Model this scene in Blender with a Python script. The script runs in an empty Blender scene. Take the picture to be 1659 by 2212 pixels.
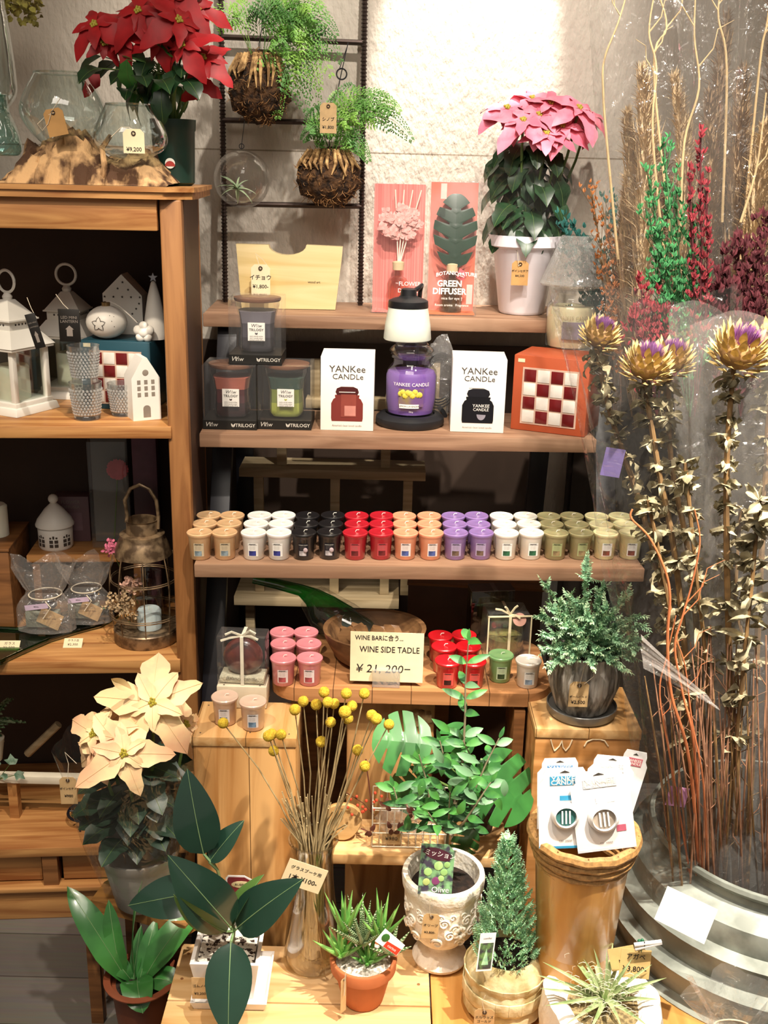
import bpy, bmesh, math, random
from mathutils import Vector, Matrix, noise, Euler
R = math.radians
rnd = random.Random(7)
SC = bpy.context.scene
COL = SC.collection
# ------------------------------------------------------------------ camera
F = 2300.0; PITCH = R(17.8); ROLL = R(1.4); EYE = 1.5
_cp, _sp, _cr, _sr = math.cos(PITCH), math.sin(PITCH), math.cos(ROLL), math.sin(ROLL)
def ray(px, py):
    u = px-829.5; v = py-1106.0
    x = (u*_cr+v*_sr)/F; y = (-u*_sr+v*_cr)/F
    return Vector((x, _cp-y*_sp, -_sp-y*_cp))
def at(px, py, Y):                       # point seen at a pixel, on the upright plane at depth Y
    a = ray(px, py); t = Y/a.y
    return Vector((0, 0, EYE))+a*t
def on(px, py, z):                       # point seen at a pixel, on the level plane z
    a = ray(px, py); t = (z-EYE)/a.z
    return Vector((0, 0, EYE))+a*t
def mpp(px, py, Y):
    return Y/ray(px, py).y/F
cam = bpy.data.cameras.new('camera'); co = bpy.data.objects.new('camera', cam); COL.objects.link(co)
rt = Vector((_cr, _sr*_sp, _sr*_cp)); up = Vector((-_sr, _cr*_sp, _cr*_cp)); bk = Vector((0, -_cp, _sp))
m = Matrix((rt, up, bk)).transposed().to_4x4(); m.translation = (0, 0, EYE); co.matrix_world = m
cam.sensor_fit = 'HORIZONTAL'; cam.sensor_width = 36; cam.lens = F/1659*36; cam.clip_start = .02
SC.camera = co
# ------------------------------------------------------------------ light
w = bpy.data.worlds.new('shop_ambient'); SC.world = w; w.use_nodes = True
bg = w.node_tree.nodes['Background']; bg.inputs[0].default_value = (1, .90, .78, 1); bg.inputs[1].default_value = .17
def lamp(name, kind, loc, target, power, col=(1, .84, .64), **k):
    l = bpy.data.lights.new(name, kind); l.energy = power; l.color = col
    for a, b in k.items(): setattr(l, a, b)
    o = bpy.data.objects.new(name, l); COL.objects.link(o); o.location = loc
    o.rotation_euler = (Vector(target)-Vector(loc)).to_track_quat('-Z', 'Y').to_euler()
    return o
lamp('overhead_fill_light', 'AREA', (-.3, .2, 2.9), (0, 2, .9), 19, (1, .90, .78), shape='RECTANGLE', size=1.6, size_y=1.0)  # added soft overhead fill, stands for no particular fixture
lamp('wall_spotlight', 'SPOT', (.30, 1.30, 2.95), (-.05, 2.5, 1.72), 78, (1, .92, .82), spot_size=R(44), spot_blend=.5, shadow_soft_size=.03)
lamp('grazing_spotlight', 'SPOT', (.21, 2.12, 2.95), (.155, 2.47, 1.80), 260, (1, .93, .84), spot_size=R(20), spot_blend=.45, shadow_soft_size=.015)
lamp('foreground_spotlight', 'SPOT', (.85, .75, 2.9), (.24, 1.5, .22), 330, (1, .90, .76), spot_size=R(26), spot_blend=.6, shadow_soft_size=.02)
lamp('shelf_spotlight', 'SPOT', (.10, .85, 2.9), (.10, 1.9, .85), 105, (1, .90, .78), spot_size=R(46), spot_blend=.5, shadow_soft_size=.025)
lamp('cabinet_spotlight', 'SPOT', (-.75, .55, 2.8), (-.45, 1.8, .55), 75, (1, .86, .68), spot_size=R(44), spot_blend=.6, shadow_soft_size=.03)
lamp('flower_fill_light', 'SPOT', (.75, .70, 2.9), (.58, 1.8, 1.25), 150, (1, .90, .78), spot_size=R(40), spot_blend=.8, shadow_soft_size=.03)  # added fill that brightens the pampas and dried flowers
SC.view_settings.view_transform = 'Standard'; SC.view_settings.look = 'None'
SC.view_settings.exposure = 0.85; SC.view_settings.gamma = 1.0; SC.view_settings.use_curve_mapping = False
# ------------------------------------------------------------------ materials
def s2l(c): return tuple((x/12.92 if x <= .04045 else ((x+.055)/1.055)**2.4) for x in c)
def hx(h): return s2l(tuple(int(h[i:i+2], 16)/255 for i in (0, 2, 4)))
MATS = {}
def _new(name):
    mt = bpy.data.materials.new(name); mt.use_nodes = True; nt = mt.node_tree
    return mt, nt, nt.nodes['Principled BSDF'], nt.nodes, nt.links
def mat(name, col, rough=.5, metal=0, coat=0, var=.12, vs=40, bump=0, bs=200, col2=None, sss=0, trans=0, ior=1.45, spec=None, emit=0, stretch=(1, 1, 1), lo=.4, hi=.6):
    """procedural material: a base colour broken by noise, optional bump"""
    if name in MATS: return MATS[name]
    mt, nt, b, N, L = _new(name)
    c = hx(col) if isinstance(col, str) else col
    c2 = (hx(col2) if isinstance(col2, str) else col2) if col2 else tuple(x*(1-var) for x in c)
    tc = N.new('ShaderNodeTexCoord'); mp = N.new('ShaderNodeMapping'); mp.inputs['Scale'].default_value = stretch
    L.new(tc.outputs['Object'], mp.inputs[0])
    nz = N.new('ShaderNodeTexNoise'); nz.inputs['Scale'].default_value = vs; nz.inputs['Detail'].default_value = 4
    L.new(mp.outputs[0], nz.inputs['Vector'])
    cr = N.new('ShaderNodeValToRGB'); cr.color_ramp.elements[0].position = lo; cr.color_ramp.elements[1].position = hi
    cr.color_ramp.elements[0].color = (*c2, 1); cr.color_ramp.elements[1].color = (*c, 1)
    L.new(nz.outputs['Fac'], cr.inputs[0]); L.new(cr.outputs[0], b.inputs['Base Color'])
    b.inputs['Roughness'].default_value = rough; b.inputs['Metallic'].default_value = metal
    b.inputs['Coat Weight'].default_value = coat; b.inputs['Coat Roughness'].default_value = .08
    if sss: b.inputs['Subsurface Weight'].default_value = sss; b.inputs['Subsurface Scale'].default_value = .01
    if trans: b.inputs['Transmission Weight'].default_value = trans; b.inputs['IOR'].default_value = ior
    if spec is not None: b.inputs['Specular IOR Level'].default_value = spec
    if bump:
        n2 = N.new('ShaderNodeTexNoise'); n2.inputs['Scale'].default_value = bs; n2.inputs['Detail'].default_value = 6
        L.new(mp.outputs[0], n2.inputs['Vector'])
        bp = N.new('ShaderNodeBump'); bp.inputs['Strength'].default_value = min(1, bump); bp.inputs['Distance'].default_value = .004*max(1, bump)
        L.new(n2.outputs['Fac'], bp.inputs['Height']); L.new(bp.outputs[0], b.inputs['Normal'])
    MATS[name] = mt; return mt
def wood(name, c1, c2, c3=None, rough=.55, axis=0, scale=1.0, coat=0, plank=None):
    """grain stretched along an axis, with knots"""
    if name in MATS: return MATS[name]
    mt, nt, b, N, L = _new(name)
    c1, c2 = hx(c1), hx(c2); c3 = hx(c3) if c3 else tuple(x*.45 for x in c2)
    tc = N.new('ShaderNodeTexCoord'); mp = N.new('ShaderNodeMapping')
    s = [14*scale]*3; s[axis] = 1.1*scale; mp.inputs['Scale'].default_value = s
    L.new(tc.outputs['Object'], mp.inputs[0])
    nz = N.new('ShaderNodeTexNoise'); nz.inputs['Scale'].default_value = 3.2; nz.inputs['Detail'].default_value = 7; nz.inputs['Distortion'].default_value = .9
    L.new(mp.outputs[0], nz.inputs['Vector'])
    cr = N.new('ShaderNodeValToRGB'); e = cr.color_ramp.elements
    e[0].position = .33; e[0].color = (*c2, 1); e[1].position = .62; e[1].color = (*c1, 1)
    L.new(nz.outputs['Fac'], cr.inputs[0])
    m2 = N.new('ShaderNodeMapping'); s = [26*scale]*3; s[axis] = 7*scale; m2.inputs['Scale'].default_value = s
    L.new(tc.outputs['Object'], m2.inputs[0])
    vo = N.new('ShaderNodeTexVoronoi'); vo.inputs['Scale'].default_value = .42; L.new(m2.outputs[0], vo.inputs['Vector'])
    cr2 = N.new('ShaderNodeValToRGB'); e = cr2.color_ramp.elements
    e[0].position = .02; e[0].color = (*[x*.8+.2*0 for x in (.75, .75, .75)], 1); e[1].position = .17; e[1].color = (0, 0, 0, 1)
    L.new(vo.outputs['Distance'], cr2.inputs[0])
    mx = N.new('ShaderNodeMixRGB'); mx.inputs[2].default_value = (*c3, 1)
    L.new(cr2.outputs[0], mx.inputs[0]); L.new(cr.outputs[0], mx.inputs[1])
    out = mx.outputs[0]
    if plank:                                             # dark joints between boards: (axis, width)
        sx = N.new('ShaderNodeSeparateXYZ'); L.new(tc.outputs['Object'], sx.inputs[0])
        ma = N.new('ShaderNodeMath'); ma.operation = 'DIVIDE'; ma.inputs[1].default_value = plank[1]; L.new(sx.outputs[plank[0]], ma.inputs[0])
        fr = N.new('ShaderNodeMath'); fr.operation = 'FRACT'; L.new(ma.outputs[0], fr.inputs[0])
        lt = N.new('ShaderNodeMath'); lt.operation = 'LESS_THAN'; lt.inputs[1].default_value = .0016/plank[1]; L.new(fr.outputs[0], lt.inputs[0])
        m3 = N.new('ShaderNodeMixRGB'); m3.inputs[2].default_value = (*[x*.35 for x in c2], 1)
        L.new(lt.outputs[0], m3.inputs[0]); L.new(out, m3.inputs[1]); out = m3.outputs[0]
    L.new(out, b.inputs['Base Color'])
    b.inputs['Roughness'].default_value = rough; b.inputs['Coat Weight'].default_value = coat
    bp = N.new('ShaderNodeBump'); bp.inputs['Strength'].default_value = .25; bp.inputs['Distance'].default_value = .002
    L.new(nz.outputs['Fac'], bp.inputs['Height']); L.new(bp.outputs[0], b.inputs['Normal'])
    MATS[name] = mt; return mt
def clear(name, tint=(1, 1, 1), base=.06, edge=.6, rough=.03, milk=0.0, milkcol=(.9, .9, .9), wr=0, ws=18):
    """clear glass / film: see-through with fresnel gloss, optional milkiness and wrinkle bump"""
    if name in MATS: return MATS[name]
    mt, nt, b, N, L = _new(name); N.remove(b); out = N['Material Output']
    tr = N.new('ShaderNodeBsdfTransparent'); tr.inputs[0].default_value = (*tint, 1)
    gl = N.new('ShaderNodeBsdfGlossy'); gl.inputs['Roughness'].default_value = rough
    lw = N.new('ShaderNodeLayerWeight'); lw.inputs['Blend'].default_value = .28
    mr = N.new('ShaderNodeMapRange'); mr.inputs['To Min'].default_value = base; mr.inputs['To Max'].default_value = edge
    L.new(lw.outputs['Facing'], mr.inputs[0])
    mx = N.new('ShaderNodeMixShader'); L.new(mr.outputs[0], mx.inputs[0]); L.new(tr.outputs[0], mx.inputs[1]); L.new(gl.outputs[0], mx.inputs[2])
    last = mx.outputs[0]
    if milk:
        df = N.new('ShaderNodeBsdfDiffuse'); df.inputs[0].default_value = (*milkcol, 1)
        m2 = N.new('ShaderNodeMixShader'); m2.inputs[0].default_value = milk
        L.new(last, m2.inputs[1]); L.new(df.outputs[0], m2.inputs[2]); last = m2.outputs[0]
    if wr:
        tc = N.new('ShaderNodeTexCoord'); nz = N.new('ShaderNodeTexNoise'); nz.inputs['Scale'].default_value = ws; nz.inputs['Detail'].default_value = 3; nz.inputs['Distortion'].default_value = 1.2
        L.new(tc.outputs['Object'], nz.inputs['Vector'])
        bp = N.new('ShaderNodeBump'); bp.inputs['Strength'].default_value = wr; bp.inputs['Distance'].default_value = .02
        L.new(nz.outputs['Fac'], bp.inputs['Height']); L.new(bp.outputs[0], gl.inputs['Normal']); L.new(bp.outputs[0], lw.inputs['Normal'])
    L.new(last, out.inputs['Surface'])
    MATS[name] = mt; return mt
# ------------------------------------------------------------------ mesh builder
class MB:
    def __init__(s): s.v = []; s.f = []; s.m = []; s.s = []; s.mats = []
    def mi(s, mt):
        if mt not in s.mats: s.mats.append(mt)
        return s.mats.index(mt)
    def add(s, vs, fs, mt, smooth=False, M=None):
        o = len(s.v); k = s.mi(mt)
        s.v += [tuple(M @ Vector(v)) if M is not None else tuple(v) for v in vs]
        s.f += [tuple(i+o for i in f) for f in fs]; s.m += [k]*len(fs); s.s += [smooth]*len(fs); return s
    def box(s, c, d, mt, bev=0, rot=None, M=None, taper=1.0, tapery=None):
        x, y, z = d[0]/2, d[1]/2, d[2]/2; ty = taper if tapery is None else tapery
        vs = [(-x, -y, -z), (x, -y, -z), (x, y, -z), (-x, y, -z), (-x*taper, -y*ty, z), (x*taper, -y*ty, z), (x*taper, y*ty, z), (-x*taper, y*ty, z)]
        fs = [(0, 3, 2, 1), (4, 5, 6, 7), (0, 1, 5, 4), (1, 2, 6, 5), (2, 3, 7, 6), (3, 0, 4, 7)]
        T = Matrix.Translation(Vector(c))
        if rot is not None: T = T @ Euler(rot).to_matrix().to_4x4()
        if M is not None: T = M @ T
        if bev:
            b = bmesh.new(); bv = [b.verts.new(v) for v in vs]
            for f in fs: b.faces.new([bv[i] for i in f])
            bmesh.ops.bevel(b, geom=list(b.edges), offset=bev, segments=2, affect='EDGES', profile=.5)
            b.verts.index_update(); vs = [v.co.copy() for v in b.verts]; fs = [tuple(v.index for v in f.verts) for f in b.faces]; b.free()
        return s.add(vs, fs, mt, bool(bev), T)
    def lathe(s, prof, mt, seg=32, c=(0, 0, 0), fn=None, M=None, a0=0, a1=2*math.pi, close=False):
        vs = []; fs = []; full = abs(a1-a0-2*math.pi) < 1e-6; n = seg if full else seg+1
        for (r, z) in prof:
            for i in range(n):
                a = a0+(a1-a0)*i/seg; k = fn(a, z, r) if fn else 1
                vs.append((c[0]+r*k*math.cos(a), c[1]+r*k*math.sin(a), c[2]+z))
        for j in range(len(prof)-1):
            for i in range(seg):
                a, b = j*n+i, j*n+(i+1) % n
                fs.append((a, b, b+n, a+n))
        if close:
            if prof[0][0] > 1e-5: fs.append(tuple(reversed(range(n))))
            if prof[-1][0] > 1e-5: fs.append(tuple((len(prof)-1)*n+i for i in range(n)))
        return s.add(vs, fs, mt, True, M)
    def tube(s, pts, rad, mt, seg=6, cap=True, M=None):
        pts = [Vector(p) for p in pts]; n = len(pts)
        if not hasattr(rad, '__len__'): rad = [rad]*n
        vs = []; fs = []; pu = None
        for i, p in enumerate(pts):
            t = (pts[min(i+1, n-1)]-pts[max(i-1, 0)])
            if t.length < 1e-9: t = Vector((0, 0, 1))
            t.normalize()
            if pu is None: pu = t.orthogonal().normalized()
            u = pu-t*pu.dot(t)
            if u.length < 1e-6: u = t.orthogonal()
            u.normalize(); pu = u; v = t.cross(u)
            for k in range(seg):
                a = 2*math.pi*k/seg; vs.append(p+(u*math.cos(a)+v*math.sin(a))*rad[i])
        for i in range(n-1):
            for k in range(seg):
                a, b = i*seg+k, i*seg+(k+1) % seg; fs.append((a, b, b+seg, a+seg))
        if cap: fs.append(tuple(reversed(range(seg)))); fs.append(tuple((n-1)*seg+k for k in range(seg)))
        return s.add(vs, fs, mt, True, M)
    def ring(s, c, rad, r, mt, seg=28, axis='z', M=None, sq=1.0):
        pts = []
        for i in range(seg+1):
            a = 2*math.pi*i/seg; x, y = rad*math.cos(a), rad*math.sin(a)*sq
            pts.append(Vector(c)+Vector({'z': (x, y, 0), 'y': (x, 0, y), 'x': (0, x, y)}[axis]))
        return s.tube(pts, r, mt, 6, False, M)
    def prism(s, out, th, mt, y0=0, M=None, smooth=False):
        """outline (x,z) extruded along y from y0 to y0+th"""
        n = len(out); vs = [(x, y0, z) for x, z in out]+[(x, y0+th, z) for x, z in out]
        fs = [tuple(range(n)), tuple(reversed(range(n, 2*n)))]+[(i, i+n, (i+1) % n+n, (i+1) % n) for i in range(n)]
        return s.add(vs, fs, mt, smooth, M)
    def slab(s, out, th, mt, z0=0, M=None):
        n = len(out); vs = [(x, y, z0) for x, y in out]+[(x, y, z0+th) for x, y in out]
        fs = [tuple(reversed(range(n))), tuple(range(n, 2*n))]+[(i, (i+1) % n, (i+1) % n+n, i+n) for i in range(n)]
        return s.add(vs, fs, mt, False, M)
    def ball(s, c, r, mt, seg=16, nz=0, ns=30, M=None, flat=None):
        if not hasattr(r, '__len__'): r = (r, r, r)
        vs = []; fs = []; rows = max(4, seg//2)
        for j in range(rows+1):
            t = math.pi*j/rows
            for i in range(seg):
                a = 2*math.pi*i/seg; d = Vector((math.sin(t)*math.cos(a), math.sin(t)*math.sin(a), -math.cos(t)))
                k = 1+nz*noise.noise(d*ns*.1+Vector(c)*7) if nz else 1
                p = Vector((d.x*r[0]*k, d.y*r[1]*k, d.z*r[2]*k))
                if flat is not None and p.z < flat: p.z = flat
                vs.append(Vector(c)+p)
        for j in range(rows):
            for i in range(seg):
                a, b = j*seg+i, j*seg+(i+1) % seg; fs.append((a, b, b+seg, a+seg))
        return s.add(vs, fs, mt, True, M)
    def leaf(s, base, d, nrm, L, W, mt, shape='ovate', curl=.2, fold=.15, n=7, wav=0, M=None, rib=None):
        """a leaf blade bending along its length; d direction, nrm upper-side normal"""
        d = Vector(d).normalized(); nrm = Vector(nrm); nrm = (nrm-d*nrm.dot(d))
        if nrm.length < 1e-4: nrm = d.orthogonal()
        nrm.normalize(); sd = d.cross(nrm); vs = []; fs = []; p = Vector(base); ph = rnd.random()*6
        ribs = []
        for i in range(n+1):
            t = i/n
            if shape == 'ovate': wd = math.sin(math.pi*min(1, t**.8))**.75*(1-.25*t)
            elif shape == 'lance': wd = math.sin(math.pi*t**.85)**.9
            elif shape == 'blade': wd = (1-t)**.7 if t > .12 else .8+t
            elif shape == 'strap': wd = min(1, .35+t*2.2)*(1-t**5)
            elif shape == 'bract': wd = (math.sin(math.pi*t**.75)**.8)*(1.0+.17*math.sin(t*13+ph))
            else: wd = math.sin(math.pi*t)
            wd = max(wd, 0)*W/2
            if i == n: wd = 0
            a = curl*t*2; dd = (d*math.cos(a)-nrm*math.sin(a)).normalized(); nn = (nrm*math.cos(a)+d*math.sin(a)).normalized()
            if i: p = p+dd*(L/n)
            w2 = wav*math.sin(t*9+ph)*wd
            vs += [p+sd*wd+nn*(wd*fold*2+w2), p.copy(), p-sd*wd+nn*(wd*fold*2-w2)]
            ribs.append(p+nn*.0006)
        for i in range(n):
            a = i*3; fs += [(a, a+1, a+4, a+3), (a+1, a+2, a+5, a+4)]
        s.add(vs, fs, mt, True, M)
        if rib: s.tube(ribs, [max(.0004, W*.011*(1-.7*i/n)) for i in range(n+1)], rib, 4, False, M)
        return s
    def text(s, st, size, mt, x=0, z=0, y=0, M=None, curve=None, align='CENTER', shear=0, w=1.0, arc=None, bold=0):
        key = (st, align, shear, bold)
        if key not in TXT:
            c = bpy.data.curves.new('t', 'FONT'); c.body = st; c.size = 1; c.align_x = align; c.align_y = 'CENTER'; c.shear = shear; c.resolution_u = 2; c.offset = bold
            o = bpy.data.objects.new('t', c); COL.objects.link(o); bpy.context.view_layer.update()
            me = bpy.data.meshes.new_from_object(o.evaluated_get(bpy.context.evaluated_depsgraph_get()))
            TXT[key] = ([v.co.copy() for v in me.vertices], [tuple(p.vertices) for p in me.polygons])
            bpy.data.objects.remove(o); bpy.data.curves.remove(c); bpy.data.meshes.remove(me)
        vs, fs = TXT[key]; out = []
        for v in vs:
            a, b = v.x*size*w+x, v.y*size+z
            if arc: b -= arc*(a-x)**2
            if curve:
                rr = curve(b) if callable(curve) else curve
                out.append((rr*math.sin(a/rr), -rr*math.cos(a/rr)+y, b))
            else: out.append((a, y, b))
        return s.add(out, fs, mt, False, M)
    def patch(s, x0, x1, z0, z1, mt, curve, n=6, y=0, M=None, nz=1):
        """rectangle wrapped on a cylinder facing -Y"""
        vs = []; fs = []
        for j in range(nz+1):
            zz = z0+(z1-z0)*j/nz; rr = curve(zz) if callable(curve) else curve
            for i in range(n+1):
                a = (x0+(x1-x0)*i/n)/rr; vs.append((rr*math.sin(a), -rr*math.cos(a)+y, zz))
        for j in range(nz):
            for i in range(n): a = j*(n+1)+i; fs.append((a, a+1, a+n+2, a+n+1))
        return s.add(vs, fs, mt, True, M)
    def build(s, name, parent=None, loc=None, label=None):
        me = bpy.data.meshes.new(name); me.from_pydata([tuple(v) for v in s.v], [], s.f)
        for mt in s.mats: me.materials.append(mt)
        me.polygons.foreach_set('material_index', s.m); me.polygons.foreach_set('use_smooth', s.s)
        me.update(); me.set_sharp_from_angle(angle=R(42))
        o = bpy.data.objects.new(name, me); COL.objects.link(o)
        if parent is not None: o.parent = parent
        if loc is not None: o.location = loc
        if label: o['label'] = label
        return o
TXT = {}
def tag(o, label, cat, group=None, kind=None):
    o['label'] = label; o['category'] = cat
    if group: o['group'] = group
    if kind: o['kind'] = kind
    return o
def thing(name, label, cat, loc=(0, 0, 0), rz=0, group=None):
    o = bpy.data.objects.new(name, None); COL.objects.link(o); o.empty_display_size = .02
    o.location = loc; o.rotation_euler = (0, 0, rz); return tag(o, label, cat, group)
def solo(name, mb, label, cat, loc=(0, 0, 0), rz=0, group=None, kind=None):
    o = mb.build(name); o.location = loc; o.rotation_euler = (0, 0, rz); return tag(o, label, cat, group, kind)
def dup(root, loc, label=None, rz=None, scale=None):
    def cp(o, par):
        c = o.copy(); COL.objects.link(c)
        if par is not None: c.parent = par
        for ch in list(o.children): cp(ch, c)
        return c
    c = cp(root, None); c.location = loc
    if label: c['label'] = label
    if rz is not None: c.rotation_euler = (0, 0, rz)
    if scale: c.scale = scale
    return c
def TM(x=0, y=0, z=0, rx=0, ry=0, rz=0, s=1):
    return Matrix.Translation((x, y, z)) @ Euler((rx, ry, rz)).to_matrix().to_4x4() @ Matrix.Scale(s, 4)
# ------------------------------------------------------------------ shared materials
pine = wood('honey_pine', 'bf8c53', '90592b', '552e14', axis=0, coat=.15)
pine_z = wood('honey_pine_upright', 'a06e3e', '754720', '4b2a12', axis=2, coat=.15)
pine_dark = wood('aged_pine', '8f5f35', '66401f', '3a2210', axis=0)
ply_z = wood('box_pine_upright', 'cfa066', 'a9743c', '5f3a1a', axis=2, scale=.8, plank=(0, .095))
ply_x = wood('box_pine_flat', 'd8b07a', 'b58248', '6d4522', axis=1, scale=.8, plank=(0, .09))
plat = wood('platform_pine', 'dcb684', 'c1935a', '7d5028', axis=0, scale=.7)
taupe = wood('taupe_shelf_wood', '9c7a60', '7c5b44', '4f382a', axis=0, scale=.9)
tabtop = wood('side_table_wood', 'b58255', '8d5f38', '5f3c20', axis=0, scale=.8, plank=(0, .07))
crate_w = wood('pale_crate_wood', 'b9a684', '93805f', '62523a', axis=0)
dark_w = mat('dark_back_panel', '3a2a20', .8, vs=12)
blk = mat('black_steel', '14131a', .45, vs=60)
white_c = mat('white_ceramic', 'eee9e0', .45, vs=20, var=.04)
paper = mat('white_paper', 'f2eee6', .6, vs=30, var=.03)
ink = mat('black_ink', '1a1614', .7)
kraft = mat('kraft_card', 'c9a878', .8, vs=80)
cream_card = mat('cream_card', 'e6d6b0', .75, vs=60, var=.05)
twine = mat('white_cotton_string', 'd9cdb6', .9)
eyelet = mat('brown_eyelet', '3a2a20', .4)
film_s = clear('soft_cellophane', base=.015, edge=.30, rough=.08, milk=.01, wr=.4)
film = clear('cellophane_film', base=.02, edge=.30, rough=.09, milk=.015, milkcol=(.95, .93, .88), wr=.9)
film2 = clear('crinkled_cellophane', base=.05, edge=.55, rough=.10, milk=.07, milkcol=(.95, .92, .88), wr=1.0, ws=30)
glass = clear('clear_glass', tint=(.97, .99, .98), base=.05, edge=.75, rough=.01)
soil = mat('potting_soil', '2c1d14', .95, vs=90, bump=1, bs=160, col2='140c08')
leafg = mat('green_leaf', '3f7a35', .4, vs=30, var=.35, spec=.5)
leafd = mat('dark_green_leaf', '1f3d22', .38, vs=30, var=.3)
stemg = mat('green_stem', '5f7a3c', .6, vs=30)
black_paint = mat('black_plastic', '1b1c1f', .4, vs=50)
# ------------------------------------------------------------------ room
def wall_mat():
    mt, nt, b, N, L = _new('rough_plaster')
    tc = N.new('ShaderNodeTexCoord')
    nz = N.new('ShaderNodeTexNoise'); nz.inputs['Scale'].default_value = 3; nz.inputs['Detail'].default_value = 5; L.new(tc.outputs['Object'], nz.inputs['Vector'])
    cr = N.new('ShaderNodeValToRGB'); e = cr.color_ramp.elements; e[0].position = .35; e[1].position = .7
    e[0].color = (*hx('b8aea0'), 1); e[1].color = (*hx('d0c7ba'), 1); L.new(nz.outputs['Fac'], cr.inputs[0])
    sx = N.new('ShaderNodeSeparateXYZ'); L.new(tc.outputs['Object'], sx.inputs[0])
    ad = N.new('ShaderNodeMath'); ad.operation = 'ADD'; ad.inputs[1].default_value = -1.535; L.new(sx.outputs[2], ad.inputs[0])
    ab = N.new('ShaderNodeMath'); ab.operation = 'ABSOLUTE'; L.new(ad.outputs[0], ab.inputs[0])
    lt = N.new('ShaderNodeMath'); lt.operation = 'LESS_THAN'; lt.inputs[1].default_value = .0016; L.new(ab.outputs[0], lt.inputs[0])
    mx = N.new('ShaderNodeMixRGB'); mx.inputs[2].default_value = (*hx('8d8170'), 1); L.new(lt.outputs[0], mx.inputs[0]); L.new(cr.outputs[0], mx.inputs[1])
    L.new(mx.outputs[0], b.inputs['Base Color']); b.inputs['Roughness'].default_value = .85
    mp = N.new('ShaderNodeMapping'); mp.inputs['Scale'].default_value = (1, 1, .45); L.new(tc.outputs['Object'], mp.inputs[0])
    n2 = N.new('ShaderNodeTexNoise'); n2.inputs['Scale'].default_value = 85; n2.inputs['Detail'].default_value = 5; L.new(mp.outputs[0], n2.inputs['Vector'])
    bp = N.new('ShaderNodeBump'); bp.inputs['Strength'].default_value = .8; bp.inputs['Distance'].default_value = .006
    L.new(n2.outputs['Fac'], bp.inputs['Height']); L.new(bp.outputs[0], b.inputs['Normal']); return mt
plaster = wall_mat()
def struct(name, mb):
    o = mb.build(name); o['kind'] = 'structure'; return o
WY = 2.47
struct('wall_back', MB().box((0, WY+.05, 1.5), (4.6, .1, 3.0), plaster))
struct('wall_right', MB().box((2.25, .7, 1.5), (.1, 3.6, 3.0), plaster))
struct('wall_left', MB().box((-2.25, .7, 1.5), (.1, 3.6, 3.0), plaster))
struct('ceiling', MB().box((0, .7, 3.05), (4.6, 3.6, .1), mat('ceiling_paint', 'cfc6b8', .9)))
def floor_mat():
    mt, nt, b, N, L = _new('grey_floor_boards')
    tc = N.new('ShaderNodeTexCoord'); br = N.new('ShaderNodeTexBrick')
    br.inputs['Scale'].default_value = 1; br.inputs['Brick Width'].default_value = .9; br.inputs['Row Height'].default_value = .12; br.inputs['Mortar Size'].default_value = .0015
    br.inputs['Color1'].default_value = (*hx('6f6a64'), 1); br.inputs['Color2'].default_value = (*hx('625d58'), 1); br.inputs['Mortar'].default_value = (*hx('45403c'), 1)
    L.new(tc.outputs['Object'], br.inputs['Vector'])
    mp = N.new('ShaderNodeMapping'); mp.inputs['Scale'].default_value = (2, 40, 1); L.new(tc.outputs['Object'], mp.inputs[0])
    nz = N.new('ShaderNodeTexNoise'); nz.inputs['Scale'].default_value = 4; L.new(mp.outputs[0], nz.inputs['Vector'])
    mx = N.new('ShaderNodeMixRGB'); mx.blend_type = 'MULTIPLY'; mx.inputs[0].default_value = .35
    L.new(br.outputs[0], mx.inputs[1]); L.new(nz.outputs['Color'], mx.inputs[2]); L.new(mx.outputs[0], b.inputs['Base Color']); b.inputs['Roughness'].default_value = .5
    return mt
struct('floor', MB().box((0, .7, -.05), (4.6, 3.6, .1), floor_mat()))
# ------------------------------------------------------------------ honey pine cabinet at the left
CAB = Vector((-.347, 1.872, 0)); CA = R(5)
cab = thing('wooden_cabinet', 'honey-coloured pine cabinet with open shelves and drawers, at the left', 'cabinet', CAB, CA)
ZA, ZB, ZC = 1.051, .590, .174
b = MB(); out = [(-1.05, -.014), (-.035, -.014), (.012, .02), (.018, .05), (.018, .35), (-1.05, .35)]
b.slab(out, .008, pine, 1.456); b.slab([(x-.004, y+.004 if y < .1 else y) for x, y in out], .012, pine, 1.444)
b.build('top_board', cab)
MB().box((-.535, .012, 1.418), (.97, .02, .052), pine, .002).build('front_rail', cab)
MB().box((-.0275, .02, .722), (.038, .03, 1.444), pine_z, .004).build('corner_post', cab)
MB().box((-.02, .325, .722), (.024, .03, 1.444), pine_z, .003).build('rear_post', cab)
MB().box((-.014, .172, .722), (.012, .28, 1.44), mat('dark_brown_side', '4a2d1a', .6, vs=12, stretch=(1, 1, .1))).build('side_panel', cab)  # side panel in a darker brown than the posts
MB().box((-.53, .343, .722), (1.04, .008, 1.44), dark_w).build('back_panel', cab)
for z, th in ((ZA, .022), (ZB, .027), (ZC, .021)):
    MB().box((-.54, .165, z-th/2), (1.0, .33, th), pine, .0015).build('shelf', cab)
MB().box((-.54, .02, .035), (1.0, .03, .07), pine, .002).build('base_board', cab)
MB().box((-.54, .012, .076), (1.0, .034, .010), pine, .002).build('base_trim', cab)
for x in (-.56, -.32, -.075):
    MB().box((x, .03, .115), (.03, .05, .07), pine_dark).build('drawer_divider', cab)
for x0, x1 in ((-.95, -.585), (-.538, -.34), (-.298, -.095)):
    d = MB().box(((x0+x1)/2, .03, .115), (x1-x0, .02, .062), pine, .002).build('drawer', cab)
def cl(x, y, z):                                   # cabinet-local point to world
    return CAB+Euler((0, 0, CA)).to_matrix() @ Vector((x, y, z))
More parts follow.
